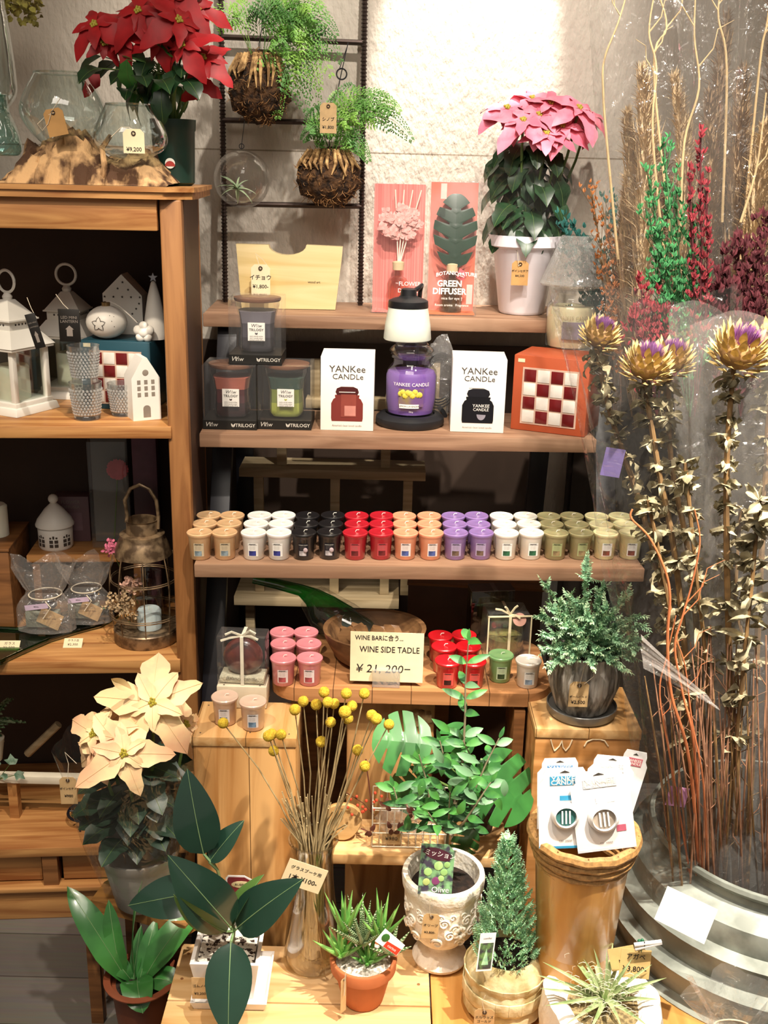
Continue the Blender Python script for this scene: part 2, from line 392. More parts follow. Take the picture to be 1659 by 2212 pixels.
# ------------------------------------------------------------------ black-legged tiered rack
Z1, Z2, Z3 = 1.212, 1.008, .811
rack = thing('tiered_display_rack', 'black steel rack with three stepped taupe wooden shelves against the wall', 'shelf rack', (0, 2.0, 0))
def shelf_bd(px0, px1, py0, py1, Y, z, th, depth):
    a = at(px0, py0, Y); c = at(px1, py1, Y+.03); ang = R(2.2)
    L = (c.x-a.x)
    M = TM(a.x, a.y-2.0, z, rz=ang)
    return MB().box((L/2, depth/2, -th/2-.0005), (L, depth, th), taupe, .002, M=M).build('shelf', rack)
shelf_bd(438, 1250, 680, 692, 2.20, Z1, .027, .245)
shelf_bd(430, 1290, 935, 950, 2.00, Z2, .027, .23)
shelf_bd(419, 1395, 1222, 1226, 1.81, Z3, .026, .20)
for (pa, pb, ya, yb) in (((452, 700), (432, 1240), 2.24, 1.86), ((432, 1240), (440, 1620), 1.86, 1.74)): pass
def leg(xt, zt, yt, xb, yb):
    b = MB(); p = Vector((xt, yt-2.0, zt)); q = Vector((xb, yb-2.0, 0)); d = (q-p)
    b.box((0, 0, 0), (.04, .02, d.length), blk, .001, M=Matrix.Translation((p+q)/2) @ (d.to_track_quat('Z', 'Y').to_matrix().to_4x4()))
    b.build('leg', rack)
leg(-.335, Z1-.027, 2.235, -.335, 1.70); leg(-.325, Z1-.027, 2.38, -.325, 2.40)
leg(.45, Z1-.027, 2.25, .475, 1.76); leg(.34, Z2-.03, 2.27, .335, 2.42)
for x, y in ((-.33, 2.31),):
    MB().box((x, y-2.0, Z1-.04), (.02, .17, .02), blk).build('crossbar', rack)

solo('backing_board', MB().box((0, 0, .56), (.80, .012, 1.12), mat('dark_brown_board', '4a3b31', .6, vs=6)), 'dark brown board standing against the wall behind the tiered rack', 'board', (-.03, 2.455, 0))

b = MB().box((0, 0, .52), (.86, .014, 1.04), mat('dark_umber_board', '33281f', .7, vs=6)); b.box((-.40, -.012, .52), (.04, .01, 1.04), mat('dark_umber_board', '33281f', .7)).box((.40, -.012, .52), (.04, .01, 1.04), mat('dark_umber_board', '33281f', .7))
solo('dark_backdrop', b, 'dark brown screen added to darken the gap behind the wrapped dried flowers at the right', 'backdrop', (.86, 2.43, 0))  # added panel that makes the background behind the stems dark
# ------------------------------------------------------------------ reinforcing-bar ladder on the top shelf
def rebar(p, q, r, mt, step=.0075):
    p, q = Vector(p), Vector(q); L = (q-p).length; n = int(L/step); prof = []
    for i in range(n):
        z = i*step; prof += [(r, z), (r, z+step*.45), (r*1.35, z+step*.6), (r*1.35, z+step*.85)]
    prof = [(0, 0)]+prof+[(0, L)]
    return MB().lathe(prof, mt, 8, M=Matrix.Translation(p) @ (q-p).to_track_quat('Z', 'Y').to_matrix().to_4x4())
iron = mat('dark_iron', '4a3d38', .38, metal=.75, vs=90)
lb = at(778, 668, 2.40); ll = at(487, 656, 2.40); lb.z = ll.z = Z1
tr_ = at(789, -60, 2.455); tl = at(476, -60, 2.455)
lad = thing('iron_ladder', 'small ladder of ribbed iron bar leaning on the wall, plants hanging from it', 'ladder', (lb.x, 2.40, Z1))
for p, q in ((ll, tl), (lb, tr_)):
    rebar(p-lad.location, q-lad.location, .0052, iron).build('rail', lad)
rung_z = []
for yl, yr in ((81, 92), (259, 268), (440, 447)):
    def onrail(a, c, py):
        best = min(range(200), key=lambda i: abs(proj(a.lerp(c, i/199))[1]-py)); return a.lerp(c, best/199)
    def proj(P):
        v = P-Vector((0, 0, EYE)); d = v.dot(-bk); x = v.dot(rt)/d*F; y = -v.dot(up)/d*F
        return 829.5+x, 1106+y
    p, q = onrail(ll, tl, yl), onrail(lb, tr_, yr); rung_z.append((p, q))
    MB().tube([p-lad.location, q-lad.location], .0058, iron, 8).build('rung', lad)
# ------------------------------------------------------------------ top-shelf goods
oak_l = wood('pale_ginkgo_wood', 'e8d3a0', 'd0b578', 'b08a4a', axis=0, scale=.6, coat=.6, rough=.3)
def outline(pts, Y): return [(at(x, y, Y).x, at(x, y, Y).z) for x, y in pts]
gy = 2.30
g = [(510, 537)]+[(621-41*math.cos(math.pi*i/10), 539+22*math.sin(math.pi*i/10)) for i in range(11)]+[(740, 543), (739, 560), (724, 679), (522, 675), (512, 560)]
g = outline(g, gy); gx = sum(p[0] for p in g)/len(g); gz = min(p[1] for p in g)
b = MB().prism([(x-gx, z-gz) for x, z in g], .022, oak_l)
b.text('wood art', .007, ink, x=.055, z=.058, y=-.0006)
solo('cutting_board', b, 'pale glossy ginkgo wood board with a rounded notch on the top shelf', 'cutting board', (gx, gy, Z1))
def price_tag(name, px, py, Y, wpx, hpx, lines, label, mt=kraft, size=None, string=None, rz=0, ry=0, rx=0, hole=True, group=None, inkm=ink):
    """hanging paper tag: card (with its writing), eyelet, string"""
    c = at(px, py, Y); k = mpp(px, py, Y); W_, H_ = wpx*k, hpx*k
    t = thing(name, label, 'price tag', c, rz, group)
    w2, h2 = W_/2, H_/2; cut = W_*.18 if hole else .0005
    o = [(-w2, -h2), (w2, -h2), (w2, h2-cut), (w2-cut, h2), (-w2+cut, h2), (-w2, h2-cut)]
    M = Euler((rx, ry, 0)).to_matrix().to_4x4()
    b = MB().prism(o, .0006, mt, M=M); n = len(lines)
    for i, (st, sz, yy) in enumerate(lines):
        b.text(st, sz*k, inkm, 0, h2-yy*k, -.0004, M=M, bold=.012)
    b.build('card', t)
    if hole: MB().ring((0, -.0006, h2-W_*.2), W_*.085, W_*.03, eyelet, 12, 'y', M=M).build('eyelet', t)
    if string:
        pts = [Vector((0, -.001, h2-W_*.2))]+[at(x, y, yy)-c for x, y, yy in string]
        MB().tube(pts, .0006, twine, 4).build('string', t)
    return t
price_tag('price_tag', 563, 606, 2.27, 41, 68, [('イチョウ', 12, 28), ('¥1,800-', 11, 47)], 'cream price tag in front of the notched ginkgo board', cream_card, string=[(556, 560, 2.272), (552, 548, 2.276), (567, 560, 2.28), (585, 583, 2.285)])
clearbox = clear('clear_box_plastic', base=.035, edge=.4, rough=.05, milk=.03)
pinkp = mat('pink_striped_card', 'e88f86', .6, vs=90, stretch=(3, 1, .02), col2='d4736c')
def diffuser(px0, px1, pyt, pyb, Y, kind, label):
    a = at(px0, pyb, Y); k = mpp(px0, pyb, Y); Wd = (px1-px0)*k; H_ = (pyb-pyt)*k*1.0; D = .06
    t = thing('boxed_diffuser', label, 'room diffuser', (a.x+Wd/2, Y, Z1))
    MB().box((0, D/2, H_/2), (Wd, D, H_), clearbox, .001).build('clear_box', t)
    b = MB().box((0, D-.004, H_/2), (Wd-.006, .002, H_-.006), pinkp if kind else mat('coral_card', 'e06a4c', .6, vs=8, col2='d98a80'))
    b.box((0, D/2, .003), (Wd-.006, D-.008, .003), pinkp if kind else mat('orange_card', 'e0784a', .6))
    wt = mat('white_print', 'f7efe6', .5, var=.02)
    if not kind:
        b.box((-.025, .0014, H_-.02), (.012, .0006, .03), mat('pale_pink_print', 'f0c9bf', .5)); b.box((.036, .0014, .045), (.012, .0006, .04), mat('pale_pink_print', 'f0c9bf', .5))
        b.text('BOTANICAL', .0105, wt, -.006, .088, -.0008, arc=6, bold=.02); b.text('NATURE', .0105, wt, .03, .086, -.0008, arc=6, bold=.02)
        b.text('GREEN', .0175, wt, -.006, .066, -.0008, bold=.03, w=.95); b.text('DIFFUSER', .0175, wt, -.006, .050, -.0008, bold=.03, w=.95)
        b.text('nice for eye †', .008, wt, 0, .036, -.0008); b.text('Room aroma   Fragrance', .007, wt, 0, .022, -.0008)
    else:
        b.text('FLOWER', .012, wt, .025, .062, -.0008); b.text('DIFFUSER', .012, wt, .025, .048, -.0008)
    b.build('printed_card', t)
    bg_ = clear('bottle_glass_'+('pink' if kind else 'olive'), tint=(.95, .72, .62) if kind else (.55, .6, .32), base=.08, edge=.6)
    MB().lathe([(0, .002), (.023, .002), (.023, .055), (.018, .066), (.009, .072), (.009, .085), (.012, .086), (.012, .1), (0, .1)], bg_, 20, c=(0, .03, .004)).build('bottle', t)
    MB().lathe([(.012, .084), (.013, .1), (.007, .102)], mat('bottle_collar', 'd9c39a', .4), 20, c=(0, .03, .004), close=True).build('cap', t)
    b = MB()
    if kind:
        pet = mat('pink_silk_petal', 'f2b0a8', .6, vs=30, var=.15)
        for i in range(60):
            a_ = rnd.random()*6.28; r_ = rnd.random()**.5; c = Vector((r_*math.cos(a_)*.042, .024+rnd.random()*.014, .185+r_*math.sin(a_)*.03))
            for q in range(4):
                an = q*1.57+rnd.random(); b.leaf(c, (math.cos(an), -.3, math.sin(an)), (0, -1, 0), .012, .012, pet, 'ovate', .3, .1, 3)
        b.build('silk_flowers', t)
        st = MB(); 
        for i in range(4): st.tube([(0, .03, .09), (-.01+.018*i, .04, .25)], .0012, mat('reed', 'f2ead8', .7), 5)
        st.build('reeds', t)
    else:
        g_ = mat('silk_monstera', '1f3d2a', .35, vs=12, var=.3)
        monstera(b, Vector((.004, .022, .095)), Vector((0, 0, 1)), Vector((0, -1, .1)), .15, .092, g_, flip=True)
        b.build('silk_leaf', t)
        MB().prism([(.008, .078), (.022, .072), (.03, .088), (.014, .098)], .0006, mat('coral_tag', 'f06a72', .6), y0=.004).build('hang_tag', t)
def monstera(b, base, d, nrm, L, W, mt, flip=False, cuts=4):
    """a split leaf: heart-shaped blade with finger-like lobes"""
    d = d.normalized(); nrm = (nrm-d*nrm.dot(d)).normalized(); sd = d.cross(nrm)
    def pt(u, v): return base+d*(v*L)+sd*(u*W/2)-nrm*(.18*L*v*v+.10*W*u*u)
    n = 40
    for sgn in (-1, 1):
        prev = None
        for i in range(n+1):
            v = i/n; full = math.sin(math.pi*min(1, (v*.93+.07)**.8))**.62
            ph = (v*(cuts+1)) % 1.0; cut = 1.0
            if .12 < v < .86 and ph > .72: cut = .32
            wd = full*cut; vv = v+.0
            row = [pt(0, v), pt(sgn*wd*.5, v+.06*wd), pt(sgn*wd, v+.13*wd-.13*(1-v)*0)]
            if prev:
                b.add([prev[0], prev[1], prev[2], row[0], row[1], row[2]], [(0, 1, 4, 3), (1, 2, 5, 4)], mt, True)
            prev = row
diffuser(800, 916, 402, 672, 2.27, 1, 'pink flower diffuser in a tall clear box on the top shelf')
diffuser(921, 1028, 402, 680, 2.255, 0, 'green diffuser with dark monstera leaf in a clear orange-backed box')
# ------------------------------------------------------------------ second shelf: boxed trilogy candles
amber = mat('dark_lid_wood', '8a5a3a', .5, vs=40)
def trilogy(px0, px1, pyb, z, layers, label, lidcol='7a5138'):
    c0 = on((px0+px1)/2, pyb, z); k = mpp(px0, pyb, c0.y); Wd = (px1-px0)*k*.985; D = .095; H_ = .126
    t = thing('boxed_jar_candle', label, 'candle', (c0.x, c0.y, z))
    MB().box((0, D/2, H_/2), (Wd, D, H_), clearbox, .0015).build('clear_box', t)
    b = MB().box((0, D/2, .009), (Wd+.0006, D+.0006, .018), mat('black_card', '15130f', .5))
    wt = mat('silver_print', 'c9c4ba', .4)
    b.text('W', .013, wt, -Wd*.40, .0095, -.0009, shear=.3); b.text('\\\\w', .012, wt, -Wd*.30, .0095, -.0009, shear=.2)
    b.text('TRILOGY', .0095, wt, Wd*.29, .0088, -.0009, bold=.015)
    for sg in (-1, 1): b.leaf((Wd*.065, -.0009, .005), (sg*.5, 0, 1), (0, -1, 0), .009, .004, wt, 'ovate', 0, 0, 4)
    b.build('printed_base', t)
    jar = [(.030, 0), (.035, .004), (.0345, .03), (.034, .05), (.038, .075), (.043, .09)]
    g_ = clear('jar_glass', tint=(.93, .93, .93), base=.07, edge=.55)
    n = 8
    def sq(a, z, r): return 1/max(abs(math.cos(a)), abs(math.sin(a)))**.45
    MB().lathe(jar+[(.0425, .098)], g_, 32, c=(0, D/2, .019), fn=sq).build('jar', t)
    zs = [0, .028, .055, .078]; w_ = None
    wax = MB()
    for i in range(3):
        m_ = mat('wax_'+layers[i], layers[i], .5, vs=8, var=.1)
        p = [(r-.002, z_) for r, z_ in jar]
        def rr(z_):
            for (r0, z0), (r1, z1) in zip(p, p[1:]):
                if z0 <= z_ <= z1: return r0+(r1-r0)*(z_-z0)/(z1-z0)
            return p[-1][0]
        pr = [(rr(zs[i]+(zs[i+1]-zs[i])*j/4), zs[i]+(zs[i+1]-zs[i])*j/4) for j in range(5)]
        if i == 2: pr += [(0, zs[3])]
        wax.lathe(pr, m_, 32, c=(0, D/2, .021), fn=sq)
    wax.build('wax', t)
    MB().lathe([(0, 0), (.044, 0), (.046, .003), (.046, .007), (0, .008)], mat('lid_'+lidcol, lidcol, .5), 28, c=(0, D/2, .117)).build('lid', t)
    b = MB().box((.002, .007, .062), (.033, .0006, .035), paper)
    b.text('W\\\\w', .009, ink, .002, .0735, .0062, shear=.2); b.text('TRILOGY', .0068, ink, .002, .0655, .0062, bold=.01)
    for sg in (-1, 1): b.leaf((.002, .0062, .0565), (sg*.6, 0, 1), (0, -1, 0), .005, .003, mat('lab_'+layers[0], layers[0], .5) if layers[0] != '3a3a40' else ink, 'ovate', 0, 0, 3)
    for q in range(3): b.text('warm woods amber' if q < 2 else 'scented candle 275 g', .0032, ink, .002, .0535-.0036*q, .0062)
    b.build('label', t)
    return t
trilogy(438, 555, 928, Z2, ('3a1418', '5c2328', 'c9705c'), 'boxed red and coral layered candle, lower left of the three on the shelf')
trilogy(556, 673, 928, Z2, ('b9c25a', '8f9c50', '3f5a50'), 'boxed lime and teal layered candle, lower right of the three')
trilogy(494, 609, 787, Z2+.127, ('3d3a42', '56535c', '8a8590'), 'boxed grey layered candle stacked on the other two boxes')
# ------------------------------------------------------------------ white cartons
def jarpic(b, x, z, s, body, lidc, y, black=False):
    m1 = mat('print_'+body, body, .3, vs=10, var=.15); m2 = mat('print_'+lidc, lidc, .3)
    o = [(-.5, 0), (.5, 0), (.52, .08), (.52, .5), (.45, .62), (.38, .66), (.4, .70), (.4, .74), (-.4, .74), (-.4, .70), (-.38, .66), (-.45, .62), (-.52, .5), (-.52, .08)]
    b.prism([(x+u*s, z+v*s*1.18) for u, v in o], .0003, m1, y0=y)
    o = [(-.33, .74), (.33, .74), (.38, .82), (.34, .92), (.2, .97), (-.2, .97), (-.34, .92), (-.38, .82)]
    b.prism([(x+u*s, z+v*s*1.18) for u, v in o], .0003, m2, y0=y-.0002)
def carton(px0, px1, pyb, label, body, lidc, black, rz=0):
    c0 = on((px0+px1)/2, pyb, Z2); k = mpp(px0, pyb, c0.y); Wd = (px1-px0)*k
    t = thing('candle_carton', label, 'box', (c0.x, c0.y, Z2), rz); H_ = .146; D = .1
    MB().box((0, D/2, H_/2), (Wd, D, H_), paper, .0008).build('carton', t)
    b = MB(); pk = mat('carton_print', '4a443f', .5)
    b.text('YANKee', .0185, pk, 0, .122, -.0008, w=1.05); b.text('CANDLe', .0150, pk, .001, .107, -.0008, w=1.05)
    jarpic(b, 0, .019, .060, body, lidc, -.0006, black)
    b.text("America's best loved candle", .0052, mat('grey_print', '8a8078', .5), 0, .010, -.0008)
    if black:
        wt = mat('white_print', 'f7efe6', .5, var=.02); b.text('YANKEE', .009, wt, .006, .0535, -.0012); b.text('CANDLE', .008, wt, .006, .046, -.0012)
        b.prism([(.007+.009*math.cos(q*.3-3.1), .037+.012*math.sin(q*.3-3.1)) for q in range(11)], .0002, mat('grey_oval', '8f8a94', .5), y0=-.0012)
        b.box((-.004, -.001, .09), (.03, .0002, .0015), wt)
    else:
        b.box((.003, -.0011, .05), (.03, .0003, .045), mat('lab_maroon', '8c4238', .4)); b.box((.006, -.0013, .04), (.022, .0002, .02), mat('lab_pink', 'c9867a', .4))
        b.box((0, -.0011, .077), (.032, .0002, .0012), mat('white_print', 'f7efe6', .5))
    b.build('printed_front', t)
carton(692, 806, 930, 'white carton printed with a dark red jar, left of the candle warmer', '7d342e', '4a1d1d', False)
carton(972, 1087, 934, 'white carton printed with a black jar, right of the candle warmer', '141317', '1c1b20', True, R(-2))
# ------------------------------------------------------------------ candle warmer lamp with purple jar
c0 = on(885, 915, Z2); wx, wy = c0.x, c0.y
wl = thing('candle_warmer', 'black candle warmer lamp with frosted white shade over a purple jar', 'lamp', (wx, wy, Z2))
MB().lathe([(0, 0), (.066, 0), (.070, .006), (.069, .016), (.060, .023), (.050, .024), (.049, .020), (0, .020)], black_paint, 48).build('base', wl)
MB().tube([(.012, .058, .02), (.012, .060, .09), (.010, .060, .2), (.014, .050, .262), (.016, .034, .275), (.010, .012, .272), (-.008, 0, .262)], .0045, black_paint, 8).build('arm', wl)
zc = .172
MB().lathe([(.0460, zc), (.0475, zc+.002), (.045, zc+.03), (.0385, zc+.068), (.033, zc+.070), (.037, zc+.066), (.0425, zc+.004)], mat('frosted_shade', 'e6ecdf', .35, sss=.2, var=.02), 40, c=(-.010, 0, 0)).build('shade', wl)
MB().lathe([(.038, zc+.060), (.0400, zc+.064), (.039, zc+.076), (.031, zc+.080), (.020, zc+.083), (.0165, zc+.086), (.015, zc+.098), (.011, zc+.1), (0, zc+.1)], black_paint, 40, c=(-.010, 0, 0)).build('shade_cap', wl)
def jar_candle(root, wax, labcol, txt, r=.052, h=.118, lid=True, z0=.0):
    g_ = clear('jar_glass', tint=(.93, .93, .93), base=.07, edge=.55)
    s = r/.052
    pr = [(.0, 0), (.046, 0), (.050, .004), (.0515, .03), (.052, .075), (.050, .088), (.041, .099), (.038, .104), (.038, .112), (.042, .114), (.042, .119), (.038, .120)]
    MB().lathe([(a*s, b_*s+z0) for a, b_ in pr], g_, 40).build('jar', root)
    MB().lathe([(0, z0+.003), (.045*s, .003*s+z0), (.0495*s, .03*s+z0), (.0500*s, .078*s+z0), (.046*s, .086*s+z0), (0, .086*s+z0)], wax, 40).build('wax', root)
    if lid: MB().lathe([(.030*s, .112*s+z0), (.040*s, .121*s+z0), (.045*s, .126*s+z0), (.044*s, .130*s+z0), (.034*s, .138*s+z0), (.034*s, .140*s+z0), (.026*s, .146*s+z0), (0, .147*s+z0)], glass, 36).build('lid', root)
    b = MB(); R_ = .0528*s
    wt = mat('white_print', 'f7efe6', .5, var=.02)
    b.text('YANKEE CANDLE', .0098*s, wt if lid else mat('cream_print', 'b9ad8a', .5), 0, z0+.066*s, curve=R_)
    x0 = .0 ; b.patch(-.026*s, .026*s, z0+.022*s, z0+.058*s, labcol, R_)
    if lid:
        for q in range(9): b.ball((R_*math.sin(-.40+q*.09), -R_*math.cos(-.40+q*.09), z0+.048*s+.004*math.sin(q*2.3)), (.006, .0015, .006), mat('lemon_print', 'd8c84a', .5), 8)
        b.patch(-.024*s, .016*s, z0+.019*s, z0+.027*s, paper, R_+.0006); b.text(txt, .005, ink, -.004, z0+.023*s, curve=R_+.001)
        b.text('104 g', .004, wt, 0, z0+.012, curve=R_+.0006)
    b.build('label', root)
jc = thing('jar_candle', 'purple lemon lavender jar candle standing on the black warmer base', 'candle', (wx, wy, Z2+.0235))
jar_candle(jc, mat('lavender_wax', '8a63b8', .45, sss=.15, vs=10), mat('violet_label', '6a4a7a', .5, col2='8a7a3a', vs=25), 'LEMON LAVENDER')
# spare cable in a bag
t = thing('bagged_cable', 'coiled black cable in a clear bag behind the warmer', 'cable', tuple(on(948, 905, Z2)+Vector((0, .03, 0))))
b = MB()
for q in range(4): b.ring((0, 0, .075), .045-.004*q, .0022, black_paint, 24, 'y', M=TM(y=.004*q, rz=.5), sq=.0+1.3)
b.tube([(0, .0, .02), (.01, -.01, .01), (.015, -.01, .0)], .005, black_paint); b.build('cable', t)
MB().ball((0, .003, .08), (.036, .018, .085), film2, 20, nz=.25, ns=40, flat=-.08).build('bag', t)
# ------------------------------------------------------------------ checked tile tins
def tilebox(name, loc, rz, W_, H_, D_, col, label, x0=None, pat=0):
    t = thing(name, label, 'box', loc, rz)
    MB().box((0, D_/2, H_/2), (W_, D_, H_), col, .0015).build('box', t)
    b = MB(); g_ = W_*.72; zc = H_*.47; b.box((0, -.0005, zc), (g_+.004, .001, g_+.004), mat('tile_grout', 'cfae9a', .7))
    rd = mat('dark_red_tile', '6b1518', .25, coat=.5); wt = mat('white_tile', 'e8e2d8', .25, coat=.5); c = g_/4
    for i in range(4):
        for j in range(4):
            b.box((-g_/2+c*(i+.5), -.0014, zc+g_/2-c*(j+.5)), (c*.88, .0014, c*.88), rd if (i+j+pat) % 2 == 0 else wt, .0004)
    b.build('tile_panel', t)
    MB().box((-W_*.40, -.0004, H_*.93), (.014, .0005, .007), cream_card).build('sticker', t)
    return t
orange = mat('terracotta_orange_box', 'b5532f', .45, vs=10, var=.06)
a_ = on(1102, 926, Z2); b_ = on(1262, 945, Z2); cc = (a_+b_)/2; rr = math.atan2(b_.y-a_.y, b_.x-a_.x)
tilebox('tile_tealight_box', (cc.x, cc.y, Z2), rr, (b_-a_).length, .151, .12, orange, 'orange box with a red and white tile front, at the right of the shelf')
tz = Z2+.151
jc2 = on(1232, 752, tz)
t = thing('jar_candle', 'cream jar candle with a grey label, standing on the orange tile box', 'candle', (jc2.x, jc2.y+.02, tz))
jar_candle(t, mat('cream_wax', 'efe6bd', .5, sss=.15, vs=10, var=.04), mat('grey_violet_label', '8f8796', .5, col2='6f6a5e', vs=25), '', r=.051, lid=False)
crackle = clear('crackled_glass', tint=(.94, .96, .94), base=.22, edge=.8, rough=.05, milk=.16, milkcol=(.95, .97, .95), wr=1, ws=140)
def prj(P):
    v = Vector(P)-Vector((0, 0, EYE)); d = v.dot(-bk); return 829.5+v.dot(rt)/d*F, 1106-v.dot(up)/d*F
s_ = at(1240, 650, jc2.y+.02).z
top_ = at(1240, 540, jc2.y+.02).z
kk = mpp(1240, 600, jc2.y)
solo('glass_jar_shade', MB().lathe([(.030, tz-0+.0-s_), (.030, .002), (.056, .002), (.0775*kk/.00087, .006), (.074*kk/.00087, .014), (37*kk, top_-s_), (36*kk, top_-s_+.002)], crackle, 48, c=(0, 0, 0)) if False else
     MB().lathe([(.040, -.004), (.042, .001), (75*kk, .004), (78*kk, .008), (74*kk, .016), (37*kk, top_-s_), (36*kk, top_-s_+.001)], crackle, 48), 'crackled glass lampshade resting on the cream jar candle', 'lampshade', (jc2.x+.004, jc2.y+.02, tz+.122))
# ------------------------------------------------------------------ rows of votive candles
wickm = mat('wick', 'f4efe2', .8)
VH = .0505
def vr(z): return .0185+.0035*z/VH+(.0018 if z > VH*.86 else 0)
def make_votive(colr, pic, picname, label, loc, group, lab=None, rz=0, film_on=True):
    t = thing('votive_candle', label, 'candle', loc, rz, group)
    wx_ = mat('wax_v_'+colr, colr, .32, sss=.12 if colr != '1b1a1c' else 0, vs=14, var=.04, coat=.6)
    MB().lathe([(0, 0), (.0172, 0), (.0186, .0015), (.0208, VH*.80), (.0222, VH*.86), (.0238, VH*.93), (.0236, VH*.975), (.0222, VH), (.018, VH*.985), (.008, VH*.99), (0, VH*1.0)], wx_, 28).build('wax', t)
    MB().tube([(0, 0, VH*.99), (.002, .001, VH+.003), (.007, .001, VH+.0035)], .0007, wickm, 4).build('wick', t)
    lm = mat('lab_'+(lab or 'e9e6e0'), lab or 'e9e6e0', .4, var=.03); pm = mat('pic_'+pic, pic, .4, vs=120, var=.5)
    cv = lambda z: .0189+.0020*z/(VH*.8)+.0003; cv2 = lambda z: cv(z)+.0003
    b = MB().patch(-.0085, .0105, .008, .0335, lm, cv, nz=2)
    b.patch(-.0065, .0065, .0095, .019, pm, cv2); b.text('YANKEE CANDLE', .0021, ink if colr != '1b1a1c' else wickm, .0005, .0305, curve=cv2)
    b.patch(-.006, .006, .0315, .0325, ink, cv2) if colr != '1b1a1c' else None
    if colr == '1b1a1c': b.ball((.005, -.0212, .021), (.0042, .0012, .0048), mat('moon_print', 'b9a5a8', .5), 10)
    for q in range(3): b.text('votive sampler', .0019, mat('grey_print', '8a8078', .5), 0, .0275-.0025*q, curve=cv2)
    b.build('label', t)
    return t
cols = [434, 487, 548, 602, 656, 712, 767, 821, 874, 928, 982, 1036, 1091, 1146, 1196, 1250, 1305, 1358]
sets = [('d9b184', '8fa0a8', None, 'tan', 'c9b89a'), ('f2efe9', '3a3f8c', None, 'white blue-labelled', None), ('1b1a1c', 'c9c2c4', None, 'black', '1d1b22'), ('b81f2e', '6b2426', None, 'crimson', 'b8454a'),
        ('eda07c', '4f5f9c', None, 'peach', 'e0cfc8'), ('9678b4', '6f5a4a', None, 'lilac', 'a795b4'), ('f1ece0', '2f6648', None, 'ivory green-labelled', None), ('a8a074', 'a8926a', None, 'olive green', 'a8b07c'), ('f4ebb4', '7a3a2a', None, 'pale yellow', None)]
for s in range(9):
    colr, pic, _, nm, lab = sets[s]; proto = None
    for q in range(2):
        for row, rn in enumerate(('front', 'middle', 'back')):
            px = cols[s*2+q]; p = on(px, 1203, Z3)
            loc = (p.x+rnd.uniform(-.0012, .0012)+(.003*(1-2*0) if row == 1 else 0)*0, p.y+.0505*row+rnd.uniform(-.0015, .0015), Z3)
            side = 'left' if q == 0 else 'right'
            lb_ = f'{nm} votive candle, {rn} row of long shelf, {side} in its pair'
            if proto is None: proto = make_votive(colr, pic, '', lb_, loc, f'{nm} votive candles on the long shelf', lab)
            else: dup(proto, loc, lb_, rz=rnd.uniform(-.12, .12))
# ------------------------------------------------------------------ goods on the pine cabinet
TOPZ = 1.4645
drift = mat('driftwood', 'd0a878', .85, vs=34, col2='4f3420', bump=1.5, bs=60, lo=.43, hi=.60, stretch=(1, 1, .6))
def blob_base(b, px0, px1, tops, Y, dep, mt, z0):
    """gnarled root mass: height field between two pixel columns, with lumps"""
    a = at(px0, 395, Y); c = at(px1, 395, Y); nx, ny = 46, 16; L = c.x-a.x; vs = []; fs = []
    def H_(u):
        k = u*(len(tops)-1); i = min(int(k), len(tops)-2); return tops[i]+(tops[i+1]-tops[i])*(k-i)
    for j in range(ny+1):
        for i in range(nx+1):
            u, v = i/nx, j/ny; e = math.sin(math.pi*(.06+.88*v))**.5*min(1, 7*u+.15, 7*(1-u)+.15)
            p = Vector((u*9, v*4, 1.3)); n_ = noise.noise(p)+.6*noise.noise(p*2.7)+.35*noise.noise(p*6)
            h = H_(u)*e*(.86+.30*n_); vs.append((L*u+.012*noise.noise(p*3+Vector((9, 0, 0))), dep*v+.012*noise.noise(p*2.2), max(h, 0)))
    for j in range(ny):
        for i in range(nx): q = j*(nx+1)+i; fs.append((q, q+1, q+nx+2, q+nx+1))
    k0 = len(vs)
    for i in range(nx+1): vs.append((vs[i][0], vs[i][1]-.014-.006*noise.noise(Vector((i*.7, 0, 3))), 0))
    for i in range(nx): fs.append((k0+i, k0+i+1, i+1, i))
    return b.add(vs, fs, mt, True)
yd = 1.90; kt = mpp(180, 390, yd)
b = blob_base(MB(), 0, 365, [x*kt for x in (66, 90, 95, 118, 128, 112, 90, 74, 66, 82, 66, 50)], yd, .17, drift, 0)
b.tube([(.175, .0, .0), (.182, -.006, .03), (.178, .0, .06), (.188, .02, .08)], [.008, .006, .005, .004], drift, 6)
for q in range(0):
    x = .02+q*.018; h = .03+.03*rnd.random()
    b.tube([(x, .002, 0), (x+rnd.uniform(-.01, .01), -.003, h*.5), (x+rnd.uniform(-.015, .015), .02, h)], [.008, .006, .002], drift, 5)
solo('driftwood_base', b, 'gnarled pale driftwood root on the cabinet top carrying the glass bowls', 'driftwood', (at(0, 395, yd).x, yd, TOPZ))
bowlg = clear('aqua_glass', tint=(.90, .975, .96), base=.07, edge=.95, rough=.01, wr=.15, ws=9)
